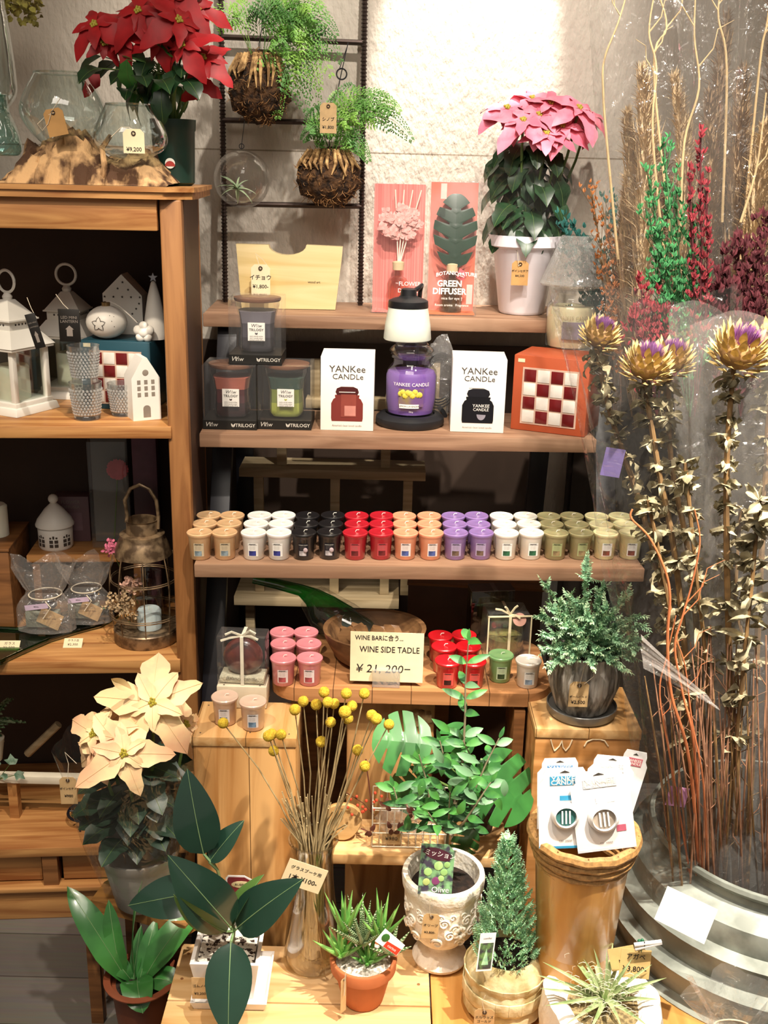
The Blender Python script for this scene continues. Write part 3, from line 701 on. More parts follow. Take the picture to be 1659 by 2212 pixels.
def bowl(px, rows, Y, label, mt=bowlg, dent=.0):
    k = mpp(px, rows[-1][0], Y); zb = at(px, rows[-1][0], Y).z; c = at(px, (rows[0][0]+rows[-1][0])/2, Y)
    pr = [(0, 0)]+[(hw*k, at(px, y, Y).z-zb) for y, hw in reversed(rows)]
    out = []
    for i in range(len(pr)-1):                       # smooth the profile
        for q in range(4):
            t = q/4; p0 = pr[max(i-1, 0)]; p1 = pr[i]; p2 = pr[i+1]; p3 = pr[min(i+2, len(pr)-1)]
            out.append(tuple(max(0, .5*((2*p1[n])+(-p0[n]+p2[n])*t+(2*p0[n]-5*p1[n]+4*p2[n]-p3[n])*t*t+(-p0[n]+3*p1[n]-3*p2[n]+p3[n])*t**3)) if n == 0 else .5*((2*p1[n])+(-p0[n]+p2[n])*t+(2*p0[n]-5*p1[n]+4*p2[n]-p3[n])*t*t+(-p0[n]+3*p1[n]-3*p2[n]+p3[n])*t**3) for n in (0, 1)))
    out.append(pr[-1])
    b = MB().lathe(out, mt, 44, fn=(lambda a, z, r: 1+dent*math.sin(2*a+z*20)) if dent else None)
    b.ring((0, 0, pr[-1][1]), pr[-1][0], .0016, mt)
    return solo('glass_bowl', b, label, 'glass bowl', (c.x, Y, zb))
bowl(136, [(158, 55), (200, 76), (240, 88), (275, 76), (305, 52), (330, 22)], 1.97, 'larger blown glass bowl sunk into the driftwood', dent=.03)
bowl(283, [(226, 50), (260, 66), (290, 77), (315, 74), (332, 55), (343, 26)], 1.93, 'smaller blown glass bowl with a price tag at the right of the driftwood', dent=.02)
aq = clear('deep_aqua_glass', tint=(.62, .88, .85), base=.1, edge=.9, rough=.02, wr=.5, ws=20)
bowl(-8, [(205, 26), (240, 30), (262, 38), (290, 46), (315, 50), (335, 40)], 1.97, 'aqua green glass bowl cut off by the left edge of the photo', aq)
bowl(-16, [(-20, 30), (60, 38), (150, 44), (205, 42), (240, 14)], 2.06, 'tall clear hanging glass vessel at the top left corner')
solo('brown_string', MB().tube([at(-6, -40, 2.1), at(10, 80, 2.1), at(28, 205, 2.1)], .0016, mat('brown_cord', '4a3524', .8)), 'dark hanging cord at the top left corner', 'cord')
price_tag('price_tag', 120, 264, 1.885, 42, 56, [], 'brown kraft tag lying against the larger glass bowl', mat('brown_kraft', 'b98d55', .8), ry=R(-12), rz=R(5), string=[(100, 250, 1.886), (82, 268, 1.885), (92, 282, 1.884), (104, 268, 1.884), (112, 240, 1.884), (130, 212, 1.886)])
price_tag('price_tag', 289, 305, 1.852, 46, 50, [('¥9,200', 12, 42)], 'cream tag reading 9,200 on the smaller glass bowl', cream_card, hole=True, string=[(280, 275, 1.853), (262, 275, 1.853), (240, 296, 1.854)])
# dried hydrangea at the top-left corner
hy = MB(); hm = mat('dried_hydrangea', 'a9a24e', .8, vs=60, col2='6f6430')
for q in range(230):
    p = at(rnd.uniform(-60, 85), rnd.gauss(2, 17), rnd.uniform(2.16, 2.28)); an = rnd.random()*6.28
    hy.leaf(p, (math.cos(an), rnd.uniform(-1, 1), math.sin(an)), (rnd.uniform(-1, 1), -1, rnd.uniform(-1, 1)), .016, .014, hm, 'ovate', .6, .2, 3)
for x, y in ((48, 45), (78, 46), (62, 40)):
    p = at(x, y, 2.2); [hy.leaf(p, (rnd.uniform(-1, 1), -.5, rnd.uniform(-1, .4)), (0, -1, 0), .012, .01, hm, 'ovate', .6, .2, 3) for _ in range(5)]
for x in (-30, 0, 25): hy.tube([at(x, -60, 2.24), at(x*.8, 0, 2.22)], .0018, hm, 4)
tag(hy.build('dried_hydrangea'), 'olive-yellow dried hydrangea head hanging at the top left corner', 'dried flower')
# ------------------------------------------------------------------ poinsettias
def path3(a, b_, bend, n=6):
    a, b_ = Vector(a), Vector(b_); return [a.lerp(b_, i/n)+Vector(bend)*math.sin(math.pi*i/n) for i in range(n+1)]
def rosette(b, c, nrm, L, mt, cy=None, n=10, cen=None, flat=.25, rib=None):
    nrm = Vector(nrm).normalized(); u = nrm.orthogonal().normalized(); v = nrm.cross(u); off = rnd.random()*6
    for i in range(n):
        inner = i % 2; a = off+2*math.pi*i/n+rnd.uniform(-.18, .18); l = L*(rnd.uniform(.85, 1.1) if not inner else rnd.uniform(.45, .7))
        d = (u*math.cos(a)+v*math.sin(a))+nrm*(flat+.25*inner+rnd.uniform(-.15, .15))
        b.leaf(Vector(c)+nrm*.002*inner, d, nrm, l, l*.46, mt, 'bract', rnd.uniform(.2, .5), .10, 9, wav=.12, rib=rib)
    for i in range(9):
        a = i*2.4; b.ball(Vector(c)+nrm*.005+(u*math.cos(a)+v*math.sin(a))*.0016*i**.5*1.4, .0026, cen or cy, 6)
# red one, dark green pot behind the driftwood
redb = mat('scarlet_bract', 'b5161f', .55, vs=30, var=.3, sss=.1)
cyath = mat('yellow_cyathia', 'b5a83a', .6)
py_ = 2.03; pr0 = at(372, 258, py_); kk = mpp(372, 300, py_); zt = pr0.z
t = thing('poinsettia', 'red poinsettia in a dark green pot behind the glass bowls', 'potted plant', (pr0.x+.001, py_, TOPZ))
dg = mat('dark_green_pot', '16372f', .45, vs=20)
hp = zt-TOPZ
MB().lathe([(0, 0), (.030, 0), (.036, .005), (.0385, hp-.02), (.040, hp-.018), (.041, hp), (.038, hp), (.036, hp-.02), (0, hp-.02)], dg, 36).build('pot', t)
b = MB(); g = MB(); s_ = MB(); O = t.location
heads = [((205, 55), 1.98, .085), ((300, 25), 1.96, .10), ((372, -5), 1.98, .10), ((385, 45), 1.93, .085), ((395, 100), 1.93, .08), ((350, 88), 1.95, .07), ((440, 128), 1.97, .07), ((270, 82), 1.97, .07), ((225, 95), 1.98, .05), ((425, 20), 2.0, .08)]
for (x, y), Y, L in heads:
    c = at(x, y, Y)-O; s_.tube(path3((rnd.uniform(-.01, .01), 0, hp-.02), c, (rnd.uniform(-.02, .02), 0, .0)), [.0035-.0003*i for i in range(7)], stemg, 6)
    rosette(b, c, (rnd.uniform(-.5, .5), -.75, .55), L*.9, redb, cyath, 8, flat=-.1)
b.build('bracts', t)
for q in range(34):
    x, y = min(400, rnd.gauss(335, 55)), rnd.uniform(120, 200); c = at(x, y, rnd.uniform(1.93, 2.08))-O; d = Vector((c.x*6+rnd.uniform(-.5, .5), rnd.uniform(-1, .1), rnd.uniform(-.9, .3)))
    g.leaf(c, d, (0, -.5, 1), rnd.uniform(.05, .08), .036, leafd if q % 3 else leafg, 'bract', .5, .1, 7, rib=stemg); s_.tube([Vector((0, 0, hp+.04+.04*rnd.random())), c], .0012, stemg, 4)
for x, y in ((215, 160), (430, 175), (440, 190)): g.leaf(at(x, y, 1.99)-O, (rnd.uniform(-1, 1), -.3, -.4), (0, -1, .2), .05, .025, redb, 'bract', .4, .1, 6)
g.build('leaves', t); s_.build('stems', t)
MB().lathe([(0, 0), (.009, 0)], paper, 16, M=TM(.0, -.0392, hp-.075, rx=R(90))).lathe([(0, .0004), (.009, .0004)], mat('red_sticker', 'b03a34', .5), 16, M=TM(.0, -.0392, hp-.080, rx=R(90)), a0=0, a1=math.pi).build('sticker', t)
# ------------------------------------------------------------------ shelf A: lanterns, tile tin, ceramics
def cabpt(px, py, z): return on(px, py, z)
wmet = mat('white_enamel', 'e9e6dd', .4, vs=20, var=.03)
lglass = clear('lantern_glass', tint=(.96, .985, .97), base=.06, edge=.4)
def lantern(loc, rz, s, label, tagrot):
    t = thing('candle_lantern', label, 'lantern', loc, rz); h = .075*s
    b = MB(); b.box((0, 0, .008*s), (.122*s, .122*s, .016*s), wmet, .002*s, taper=.93); b.box((0, 0, .020*s), (.104*s, .104*s, .010*s), wmet, .001)
    b.build('base', t)
    for x in (-1, 1):
        for y in (-1, 1): MB().box((x*.044*s, y*.044*s, .075*s), (.011*s, .011*s, .105*s), wmet, .0008).build('post', t)
    b = MB()
    for a in range(4): b.box((0, -.043*s, .075*s), (.080*s, .001, .102*s), lglass, M=TM(rz=a*math.pi/2))
    b.build('glass_panes', t)
    b = MB().box((0, 0, .131*s), (.116*s, .116*s, .006*s), wmet, .001)
    def frus(z0, z1, w0, w1): b.add([(-w0, -w0, z0), (w0, -w0, z0), (w0, w0, z0), (-w0, w0, z0), (-w1, -w1, z1), (w1, -w1, z1), (w1, w1, z1), (-w1, w1, z1)], [(0, 1, 5, 4), (1, 2, 6, 5), (2, 3, 7, 6), (3, 0, 4, 7), (4, 5, 6, 7), (3, 2, 1, 0)], wmet)
    frus(.134*s, .165*s, .060*s, .036*s); frus(.165*s, .183*s, .034*s, .034*s); frus(.183*s, .186*s, .040*s, .040*s); frus(.186*s, .222*s, .038*s, .010*s)
    hole = mat('dark_hole', '3a332c', .9)
    for a in range(4):
        for q in range(5): b.ball(((q-2)*.009*s, -.0342*s, .176*s), (.0022*s, .0006, .0022*s), hole, 6, M=TM(rz=a*math.pi/2))
    b.lathe([(0, .222*s), (.009*s, .222*s), (.010*s, .228*s), (.006*s, .234*s), (0, .236*s)], wmet, 14); b.build('roof', t)
    MB().ring((0, 0, .257*s), .0215*s, .003*s, wmet, 28, 'y').build('ring_handle', t)
    b = MB().lathe([(0, .025*s), (.031*s, .025*s), (.031*s, .088*s), (.027*s, .093*s), (0, .088*s)], mat('ivory_wax', 'e6e4d2', .5, sss=.1, var=.03), 28); b.tube([(0, 0, .088*s), (.0, 0, .097*s)], .001, wickm)
    b.build('led_candle', t)
    return t
p = on(36, 884, ZA); la = lantern((p.x, p.y+.0, ZA), R(-26), .93, 'white metal lantern in front at the left edge of the upper shelf', 0)
p = on(150, 858, ZA); lantern((p.x, p.y+.03, ZA), R(-4), .93, 'second white lantern standing behind the front one, half hidden', 0)
bt = mat('black_tag_card', '17130f', .45)
def blacktag(px, py, Y, w_, h_, ry, rz, label):
    k = mpp(px, py, Y); c = at(px, py, Y); t = thing('product_tag', label, 'product tag', c, rz)
    M = Euler((0, ry, 0)).to_matrix().to_4x4(); W_, H_ = w_*k, h_*k
    b = MB().box((0, 0, 0), (W_, .0012, H_), bt, .0005, M=M); g_ = mat('grey_print', '8a8078', .5)
    b.text('LED MINI', W_*.19, g_, 0, H_*.24, -.0011, M=M); b.text('LANTERN', W_*.19, g_, 0, H_*.12, -.0011, M=M)
    b.prism([(x*W_, z*H_) for x, z in ((-.14, -.33), (.14, -.33), (.14, -.12), (.2, -.12), (0, .0), (-.2, -.12), (-.14, -.12))], .0003, g_, y0=-.0011, M=M)
    b.build('card', t); MB().tube([(0, 0, H_*.5), (-W_*.3, .01, H_*.62), (-W_*.7, .02, H_*.9)], .0006, twine, 4).build('string', t)
blacktag(76, 715, 1.845, 22, 76, R(-14), R(10), 'slanted black tag hanging from the front white lantern')
blacktag(150, 703, 1.90, 46, 70, 0, 0, 'square black tag on the white lantern behind')
tp = on(180, 905, ZA); p = on(270, 884, ZA)
teal = mat('teal_box', '1f4a58', .45, vs=10)
ca = at(176, 888, 1.99); cb = at(332, 892, 2.0)
tb = tilebox('tile_tealight_box', ((ca.x+cb.x)/2+.0, 2.0, ZA), R(-6), (cb-ca).length, .131, .115, teal, 'teal box with a red and white tile front in the left cabinet')
ZT = ZA+.1315
cer = white_c; hole = mat('dark_hole', '3a332c', .9)
def starpts(r, n=5): return [(r*(1 if i % 2 == 0 else .42)*math.sin(i*math.pi/n), r*(1 if i % 2 == 0 else .42)*math.cos(i*math.pi/n)) for i in range(2*n)]
p = at(232, 722, 2.03); kq = mpp(232, 700, 2.03)
t = thing('ceramic_bauble', 'round white ceramic bauble pierced with a star, on the teal box', 'ornament', (p.x, 2.03, ZT))
MB().ball((0, 0, .031), (.0385, .0385, .031), cer, 28).build('ball', t)
b = MB()
for q in range(40):
    a = q*math.pi/20; rr_ = .013*(1 if q % 8 < 1 else .55+.45*abs(((q % 8)-4)/4)); x, z = rr_*math.sin(a), rr_*math.cos(a)
    b.ball((x-.006, -.0385*math.sqrt(max(0, 1-((x-.006)/.0385)**2-((z)/.031)**2))-.0002, .031+z), .0009, hole, 6)
for x, z in ((.018, .006), (.021, .014), (.022, -.004), (.014, .016)): b.ball((x, -.0385*math.sqrt(1-(x/.0385)**2-(z/.031)**2), .031+z), .0008, hole, 6)
b.build('pierced_star', t)
MB().lathe([(0, .060), (.008, .060), (.0085, .068), (0, .070)], mat('brass_cap', '9a7d55', .35, metal=.8), 16).build('cap', t)
MB().tube([(0, 0, .069), (.01, -.01, .071), (.03, -.02, .064), (.05, -.03, .05), (.065, -.03, .035)], .0012, mat('silver_cord', 'cfc8c0', .5)).build('cord', t)
p = at(262, 715, 2.08)
t = thing('ceramic_house', 'white ceramic house pierced with stars behind the round bauble', 'ornament', (p.x, 2.085, ZT))
MB().prism([(-.034, 0), (.042, 0), (.042, .075), (.004, .115), (-.034, .078)], .05, cer).build('house', t)
b = MB(); 
for q, (x, z) in enumerate([(-.03+.017*i, .072) for i in range(5)]+[(-.004, .088), (.006, .1), (.016, .086), (.03, .05), (.036, .06), (.022, .04), (.03, .025)]): b.prism([(x+u, z+v) for u, v in starpts(.0028)], .0004, hole, y0=-.0006)
b.build('star_holes', t)
p = at(339, 715, 2.04)
t = thing('ceramic_tree', 'white ceramic cone tree pierced with stars beside the cabinet post', 'ornament', (p.x-.003, 2.04, ZT))
MB().lathe([(0, 0), (.021, 0), (.0225, .01), (.019, .04), (.012, .08), (.005, .105), (.003, .108), (0, .109)], cer, 24).prism([(u, .115+v) for u, v in starpts(.009)], .004, mat('silver_star', 'a9a7ad', .3, metal=.6), y0=-.002).build('tree', t)
b = MB()
for q in range(16):
    z = .012+.0055*q; a = -1.4+((q*1.7) % 2.8); r_ = .0228-.00018*(z*1000)*1.0+.0012; b.prism([(u, v) for u, v in starpts(.0028)], .0012, hole, M=TM(r_*math.sin(a), -r_*math.cos(a), z, rz=a))
b.build('star_holes', t)
p = at(307, 726, 1.99); b = MB()
for i in range(5): a = i*2*math.pi/5+.3; b.ball((.011*math.cos(a), 0, .0175+.011*math.sin(a)), (.0095, .008, .0095), cer, 12)
b.ball((0, 0, .0175), (.012, .010, .012), cer, 14); solo('ceramic_star', b, 'small puffy white ceramic star on the front edge of the teal box', 'ornament', (p.x, 2.005, ZT-.0005))
# pressed-glass tumblers
hob = clear('hobnail_glass', tint=(.93, .95, .95), base=.14, edge=.75, rough=.04, milk=.03)
hob2 = clear('hobnail_beads', tint=(.95, .96, .96), base=.35, edge=.8, rough=.08, milk=.18, milkcol=(.95, .93, .9))
def tumbler(px, py, z, w_, h_, label):
    c = on(px, py, z); k = mpp(px, py, c.y); r = w_/2*k; h = h_*k*1.03
    t = thing('glass_tumbler', label, 'tealight glass', (c.x, c.y, z), 0, 'pressed glass tumblers')
    MB().lathe([(0, 0), (r*.80, 0), (r*.80, h*.10), (r*.76, h*.12), (r*.97, h*.88), (r, h), (r*.94, h), (r*.72, h*.14), (0, h*.13)], hob, 36).build('cup', t)
    b = MB(); rows = 9
    for j in range(rows):
        zz = h*(.17+.72*j/rows); rr_ = r*(.77+.20*(zz/h-.12)/.76)
        for i in range(26): a = 2*math.pi*(i+.5*(j % 2))/26; b.ball((rr_*math.cos(a), rr_*math.sin(a), zz), r*.085, hob2, 6)
    b.build('beads', t); return c, h
c, h = tumbler(189, 904, ZA, 70, 78, 'pressed glass tumbler at the bottom of the stacked pair')
c2 = at(190, 835, c.y)
tt_, h2 = tumbler(266, 896, ZA, 62, 68, 'pressed glass tumbler beside the white ceramic house'), 0
cc_ = dup(bpy.data.objects['glass_tumbler'], (c.x, c.y, ZA+h+.0005), 'pressed glass tumbler stacked on top of another')
cc_.scale = (.97, .97, .97)
# ceramic gabled house in front
p = on(313, 905, ZA)
t = thing('ceramic_house', 'white ceramic gabled house with nine little windows next to the post', 'ornament', (p.x+.002, p.y+.0, ZA), R(28))
h_ = .115; b = MB().prism([(-.026, 0), (.026, 0), (.026, .078), (.004, .115), (-.004, .115), (-.026, .078)], .052, cer, y0=-.01)
for i in range(3):
    for j in range(3): b.box((-.013+.013*i, -.0102, .048+.0115*j), (.0062, .0006, .0075), mat('window_opening', '8a8074', .9))
b.ball((0, -.0102, .088), (.0058, .0005, .0058), mat('window_opening', '8a8074', .9), 14)
b.prism([(-.0068, .006), (.0068, .006), (.0068, .022)]+[(.0068*math.cos(q*.52), .022+.006*math.sin(q*.52)) for q in range(1, 6)]+[(-.0068, .022)], .0005, mat('window_opening', '8a8074', .9), y0=-.0106)
for z in (.042, .065): b.box((.0262, .018, z), (.0006, .006, .010), mat('window_relief', 'd9d2c6', .6))
b.build('walls', t)
# ------------------------------------------------------------------ shelf B
rz_ = at(100, 1198, 2.06).z; RH = rz_-ZB
a0 = on(62, 1200, rz_)
rs = thing('wooden_riser', 'small pine riser bench at the back of the middle cabinet shelf', 'riser', (a0.x, a0.y, ZB), CA)
MB().box((.115, .06, RH-.008), (.24, .12, .015), pine, .001).build('top', rs)
for x in (.012, .218): MB().box((x, .06, RH/2-.008), (.015, .11, RH-.016), pine_dark).build('leg', rs)
p = on(122, 1180, rz_)
t = thing('ceramic_tealight_house', 'round white ceramic tealight house with a pointed roof on the riser', 'tealight holder', (p.x, p.y, rz_))
k = mpp(122, 1150, p.y); r = 36*k
b = MB().lathe([(0, 0), (r*.93, 0), (r, .004), (r*1.02, 50*k), (r*.98, 52*k), (0, 52*k)], cer, 36); bdy = b
MB().lathe([(r*1.12, 50*k), (r*1.13, 53*k), (r*1.0, 64*k), (r*.55, 86*k), (r*.2, 98*k), (0, 101*k)], cer, 36).ball((0, 0, 108*k), 10.5*k, cer, 18).build('roof', t)
b = bdy; wo = mat('window_opening2', '4a4038', .9)
for a in (-.62, .18, .98):
    M = TM(rz=a); R_ = r*1.015
    for x in (-.0052, .0052):
        for z in (.009, .018): b.patch(x-.0038, x+.0038, z, z+.007, wo, R_+.0004, 3, M=M)
    for q in range(3):
        a0_, a1_ = .15+q*1.0, .85+q*1.0
        b.patch(-.0085+.0062*q, -.0045+.0062*q, .0275, .0275+(.004, .0065, .004)[q], wo, R_+.0004, 2, M=M)
for a, z in ((.35, .066), (-.05, .062), (.5, .056), (-.35, .058), (.2, .075)): b.ball((r*(1.13-.0)*(101*k-z)/(51*k)*.9*math.sin(a), -r*1.13*(101*k-z)/(51*k)*.9*math.cos(a), z), .0014, wo, 6)
b.build('body', t)
bx = on(152, 1172, rz_)
t = thing('fragrance_box', 'small dark mauve fragrance carton behind the round ceramic house', 'box', (bx.x+.004, bx.y+.005, rz_), CA)
MB().box((0, .025, .05), (.075, .045, .100), mat('mauve_card', '6a4f55', .5, vs=10), .001).build('carton', t)
b = MB(); g_ = mat('grey_print', '8a8078', .5); b.text('FLOWER', .010, g_, 0, .088, .0018); b.text('DIFFUSER', .009, g_, 0, .077, .0018); b.box((0, .002, .045), (.045, .0006, .04), mat('mauve_panel', '7a6068', .5)); b.build('print', t)
pk = at(275, 1205, 2.13)
t = thing('boxed_pink_flower', 'tall clear pack holding a pink silk flower behind the bronze lantern', 'boxed flower', (at(245,1200,2.13).x, 2.13, rz_+.0005), R(6))
MB().box((0, .0, .115), (.078, .04, .23), clearbox, .001).build('clear_box', t)
MB().box((0, .019, .115), (.074, .001, .226), mat('grey_backing', '6f6f6a', .6, vs=8)).build('backing_card', t)
b = MB()
for q in range(26): an = q*2.4; b.leaf((.018, .0, .165), (math.cos(an), -.5, math.sin(an)), (0, -1, 0), .024, .02, mat('coral_silk', 'd0606a', .6), 'ovate', .4, .1, 4)
b.tube([(.018, .005, .16), (.0, .005, -.02)], .0015, stemg); b.build('silk_flower', t)
t = thing('mauve_gift_box', 'tall dark mauve box at the back beside the cabinet post', 'box', (pk.x+.045, 2.15, ZB), CA)
MB().box((0, 0, .19), (.05, .05, .38), mat('mauve_gift', '6f4052', .5, vs=6, col2='3a2028'), .001).build('box', t)
# bronze lantern
p = on(318, 1378, ZB); k = mpp(322, 1300, p.y)
t = thing('bronze_lantern', 'antique bronze storm lantern with wire cage and glass chimney', 'lantern', (p.x, p.y, ZB))
brz = mat('antique_bronze', '9a8264', .4, metal=.55, vs=50, col2='5a4836')
z1 = .028
MB().lathe([(0, 0), (68*k, 0), (70*k, .003), (70*k, z1-.002), (68*k, z1), (50*k, z1), (48*k, z1-.004), (0, z1-.004)], brz, 40).build('base', t)
H1 = at(310, 1160, p.y).z-ZB
MB().lathe([(60*k, H1-.035), (57*k, H1-.02), (50*k, H1-.004), (47*k, H1), (47*k, H1+.008), (33*k, H1+.010), (32*k, H1+.035), (34*k, H1+.037), (31*k, H1+.036), (30*k, H1+.01)], brz, 40).build('top', t)
cage = MB(); rb = 64*k
for i in range(8):
    a = i*math.pi/4+.2
    pts = []
    for q in range(11):
        v = q/10; rr_ = (68+9*math.sin(v*math.pi*.6)-15*v**3)*k; pts.append((rr_*math.cos(a), rr_*math.sin(a), z1*.8+(H1-.03-z1*.8)*v))
    cage.tube(pts, .0013, brz, 5)
for v, r_ in ((.22, 76), (.66, 70)): cage.ring((0, 0, z1*.8+(H1-.03-z1*.8)*v), r_*k*1.0, .0014, brz, 36); cage.ring((0, 0, z1*.8+(H1-.03-z1*.8)*v+.004), r_*k*1.0, .0010, brz, 36)
cage.build('wire_cage', t)
MB().tube([(34*k, 0, H1+.018), (36*k, 0, H1+.045), (33*k, 0, H1+.075), (20*k, 0, H1+.098), (0, 0, H1+.107), (-20*k, 0, H1+.098), (-33*k, 0, H1+.075), (-30*k, 0, H1+.045), (-32*k, 0, H1+.03)], .0036, brz, 8).build('handle', t)
MB().lathe([(38*k, z1), (36*k, z1+.11), (37*k, z1+.112)], lglass, 32).build('chimney', t)
ct = thing('pillar_candle', 'pale blue-white pillar candle inside the bronze lantern', 'candle', (p.x+.006, p.y, ZB+z1-.0035))
MB().lathe([(0, 0), (26*k, 0), (26*k, .036), (23*k, .04), (0, .037)], mat('pale_blue_wax', 'cfd9dc', .5, sss=.1), 28).build('wax', ct); MB().tube([(0, 0, .037), (0, 0, .045)], .0009, wickm).build('wick', ct)
# dried flowers tucked by the lantern
def blossoms(name, label, cx, cy, Y, sp, mt, n=90, sz=.009, cat='dried flowers'):
    b = MB(); c0 = at(cx, cy, Y)
    for q in range(n):
        p = c0+Vector((rnd.gauss(0, sp[0]), rnd.gauss(0, .008), rnd.gauss(0, sp[1]))); an = rnd.random()*6.28
        b.leaf(p, (math.cos(an), rnd.uniform(-.8, .3), math.sin(an)), (0, -1, .2), sz*rnd.uniform(.6, 1.3), sz*.7, mt, 'ovate', .5, .2, 3)
    b.tube([c0, c0+Vector((.01, .02, -.05))], .001, stemg, 4)
    return solo(name, b, label, cat)
blossoms('dried_flower_bunch', 'tan dried flower bunch beside the bronze lantern', 262, 1305, p.y-.055, (.014, .012), mat('tan_dried_petal', 'c2a883', .8, vs=90, col2='8a7050'), 170, .008)
blossoms('dried_flower_puff', 'fluffy blush pink dried flower in the bronze lantern', 280, 1262, p.y-.01, (.007, .007), mat('blush_petal', 'd9ab98', .8), 120, .010)
blossoms('pink_dried_flower', 'magenta dried flower head left of the lantern', 240, 1182, p.y+.0, (.005, .006), mat('magenta_petal', 'c0607a', .8), 60, .009)
# cellophane gift bags on the green glass dish
gg = clear('green_bottle_glass', tint=(.16, .42, .20), base=.10, edge=.7, rough=.03)
dp = [on(x, y, ZB) for x, y in ((-60, 1398), (30, 1402), (60, 1395), (110, 1385), (165, 1378), (205, 1374), (232, 1366), (240, 1360), (200, 1358), (120, 1362), (40, 1375), (-60, 1372))]
cx_ = sum(q.x for q in dp)/len(dp); cy_ = sum(q.y for q in dp)/len(dp)
dish = MB(); rim = [(q.x-cx_, q.y-cy_) for q in dp]
big = [(x*1.0, (y-.0)*2.6+.02) for x, y in rim]
dish.slab(big, .004, gg, .0005); dish.tube([(x, y, .007) for x, y in big]+[(big[0][0], big[0][1], .007)], .0045, gg, 8)
solo('slumped_bottle_dish', dish, 'green flattened-bottle glass dish on the middle cabinet shelf', 'glass dish', (cx_, cy_, ZB))
def giftbag(px, py, w_, h_, label, txt):
    c = on(px, py, ZB+.005); c.y += .012; k = mpp(px, py, c.y); W_, H_ = w_*k, h_*k
    t = thing('cellophane_gift_bag', label, 'gift bag', (c.x, c.y, ZB+.0125))
    vs = []; fs = []; nx, nz = 28, 16; hn = .56
    for j in range(nz+1):
        v = j/nz
        wd = (.5-.04*v/hn if v < hn-.12 else .40 if v < hn else .30 if v < hn+.1 else .30+.36*((v-hn)/(1-hn))**.8)
        wd = (.5 if v < .35 else .5-.22*((v-.35)/(hn-.35)) if v < hn else .28+.26*((v-hn)/(1-hn))**.7)*W_*1.05
        dd = (.030 if v < hn-.15 else .030-.022*(v-hn+.15)/.15 if v < hn else .008+.02*(v-hn)/(1-hn))
        for i in range(nx):
            a = 2*math.pi*i/nx; pl = 1+(.10 if v > .4 else .03)*math.sin(a*9+v*3)+(.12*math.sin(a*5) if v > hn else 0)
            vs.append((wd*math.cos(a)*pl, dd*math.sin(a)*pl, H_*v+(.012*math.sin(a*5+1)*(v-hn)/(1-hn) if v > hn else 0)))
    for j in range(nz):
        for i in range(nx): q, q2 = j*nx+i, j*nx+(i+1) % nx; fs.append((q, q2, q2+nx, q+nx))
    fs.append(tuple(reversed(range(nx))))
    MB().add(vs, fs, film2, True).build('cellophane', t)
    MB().box((-W_*.05, .0, H_*.16), (W_*.6, .022, H_*.24), mat('soap_grey', '8c8f80', .6, vs=20), .003).box((-W_*.05, 0, H_*.36), (W_*.5, .02, H_*.06), mat('jar_dark_lid', '2a2730', .4), .003).build('jar', t)
    b = MB(); R0 = -.0225
    b.box((W_*.12, R0+.006, H_*.20), (W_*.42, .0008, H_*.24), kraft, rot=(0, R(25), 0)); b.text(txt, .005, ink, W_*.12, H_*.2, -.0171, M=None); b.build('kraft_tag', t)
    b = MB().box((-W_*.06, -.0315, H_*.42), (W_*.42, .0008, H_*.075), mat('lilac_label', 'cdb8d0', .6), rot=(0, R(-8), 0)); b.text('¥550-', .0045, ink, -W_*.06, H_*.42, -.0322); b.build('price_label', t)
    MB().ring((W_*.02, 0, H_*.53), W_*.29, .0013, twine, 20).tube([(W_*.1, -.03, H_*.5), (W_*.2, -.034, H_*.42), (W_*.05, -.034, H_*.25)], .0012, twine).build('tie', t)
giftbag(98, 1370, 118, 152, 'cellophane gift bag with lilac label, left of the two on the green dish', 'kitchen soap')
giftbag(186, 1350, 108, 138, 'cellophane gift bag with square kraft tag, right of the two', 'herbal soap')
for px, py, w_, ls, lb in ((18, 1405, 44, [('ガラス', 8, 8), ('¥1,500', 9, 18)], 'small cream price card at the front left shelf corner'), (156, 1400, 40, [('ガラス皿', 6, 6), ('¥2,300', 8, 16)], 'small price card under the green dish near the gift bags')):
    c = on(px, py, ZB); k = mpp(px, py, c.y)
    b = MB().prism([(-w_*k/2, 0), (w_*k/2, 0), (w_*k/2, 24*k), (-w_*k/2, 24*k)], .0006, cream_card)
    for st, sz, yy in ls: b.text(st, sz*k, ink, 0, (24-yy)*k, -.0004)
    o = solo('price_card', b, lb, 'price card', (c.x, c.y, ZB+.0006)); o.rotation_euler = (R(-55), 0, R(3))
# crate and candle at the left edge
p = on(0, 1350, ZB)
t = thing('wooden_box', 'dark wooden display box at the left edge of the middle shelf', 'box', (on(30, 1365, ZB).x-.055, on(30, 1365, ZB).y, ZB), CA)
MB().box((0, .09, .085), (.11, .17, .17), pine_dark, .002).build('body', t); MB().box((0, .09, .173), (.114, .175, .006), pine_dark, .001).build('lid', t)
bl = t.location
t = thing('pillar_candle', 'ivory pillar candle on the dark box at the left edge', 'candle', (bl.x+.005, bl.y+.09, ZB+.1765))
MB().lathe([(0, 0), (.024, 0), (.024, .062), (.02, .066), (0, .064)], mat('ivory_wax', 'e6e4d2', .5, sss=.1, var=.03), 24).build('wax', t); MB().tube([(0, 0, .064), (0, 0, .073)], .0009, wickm).build('wick', t)
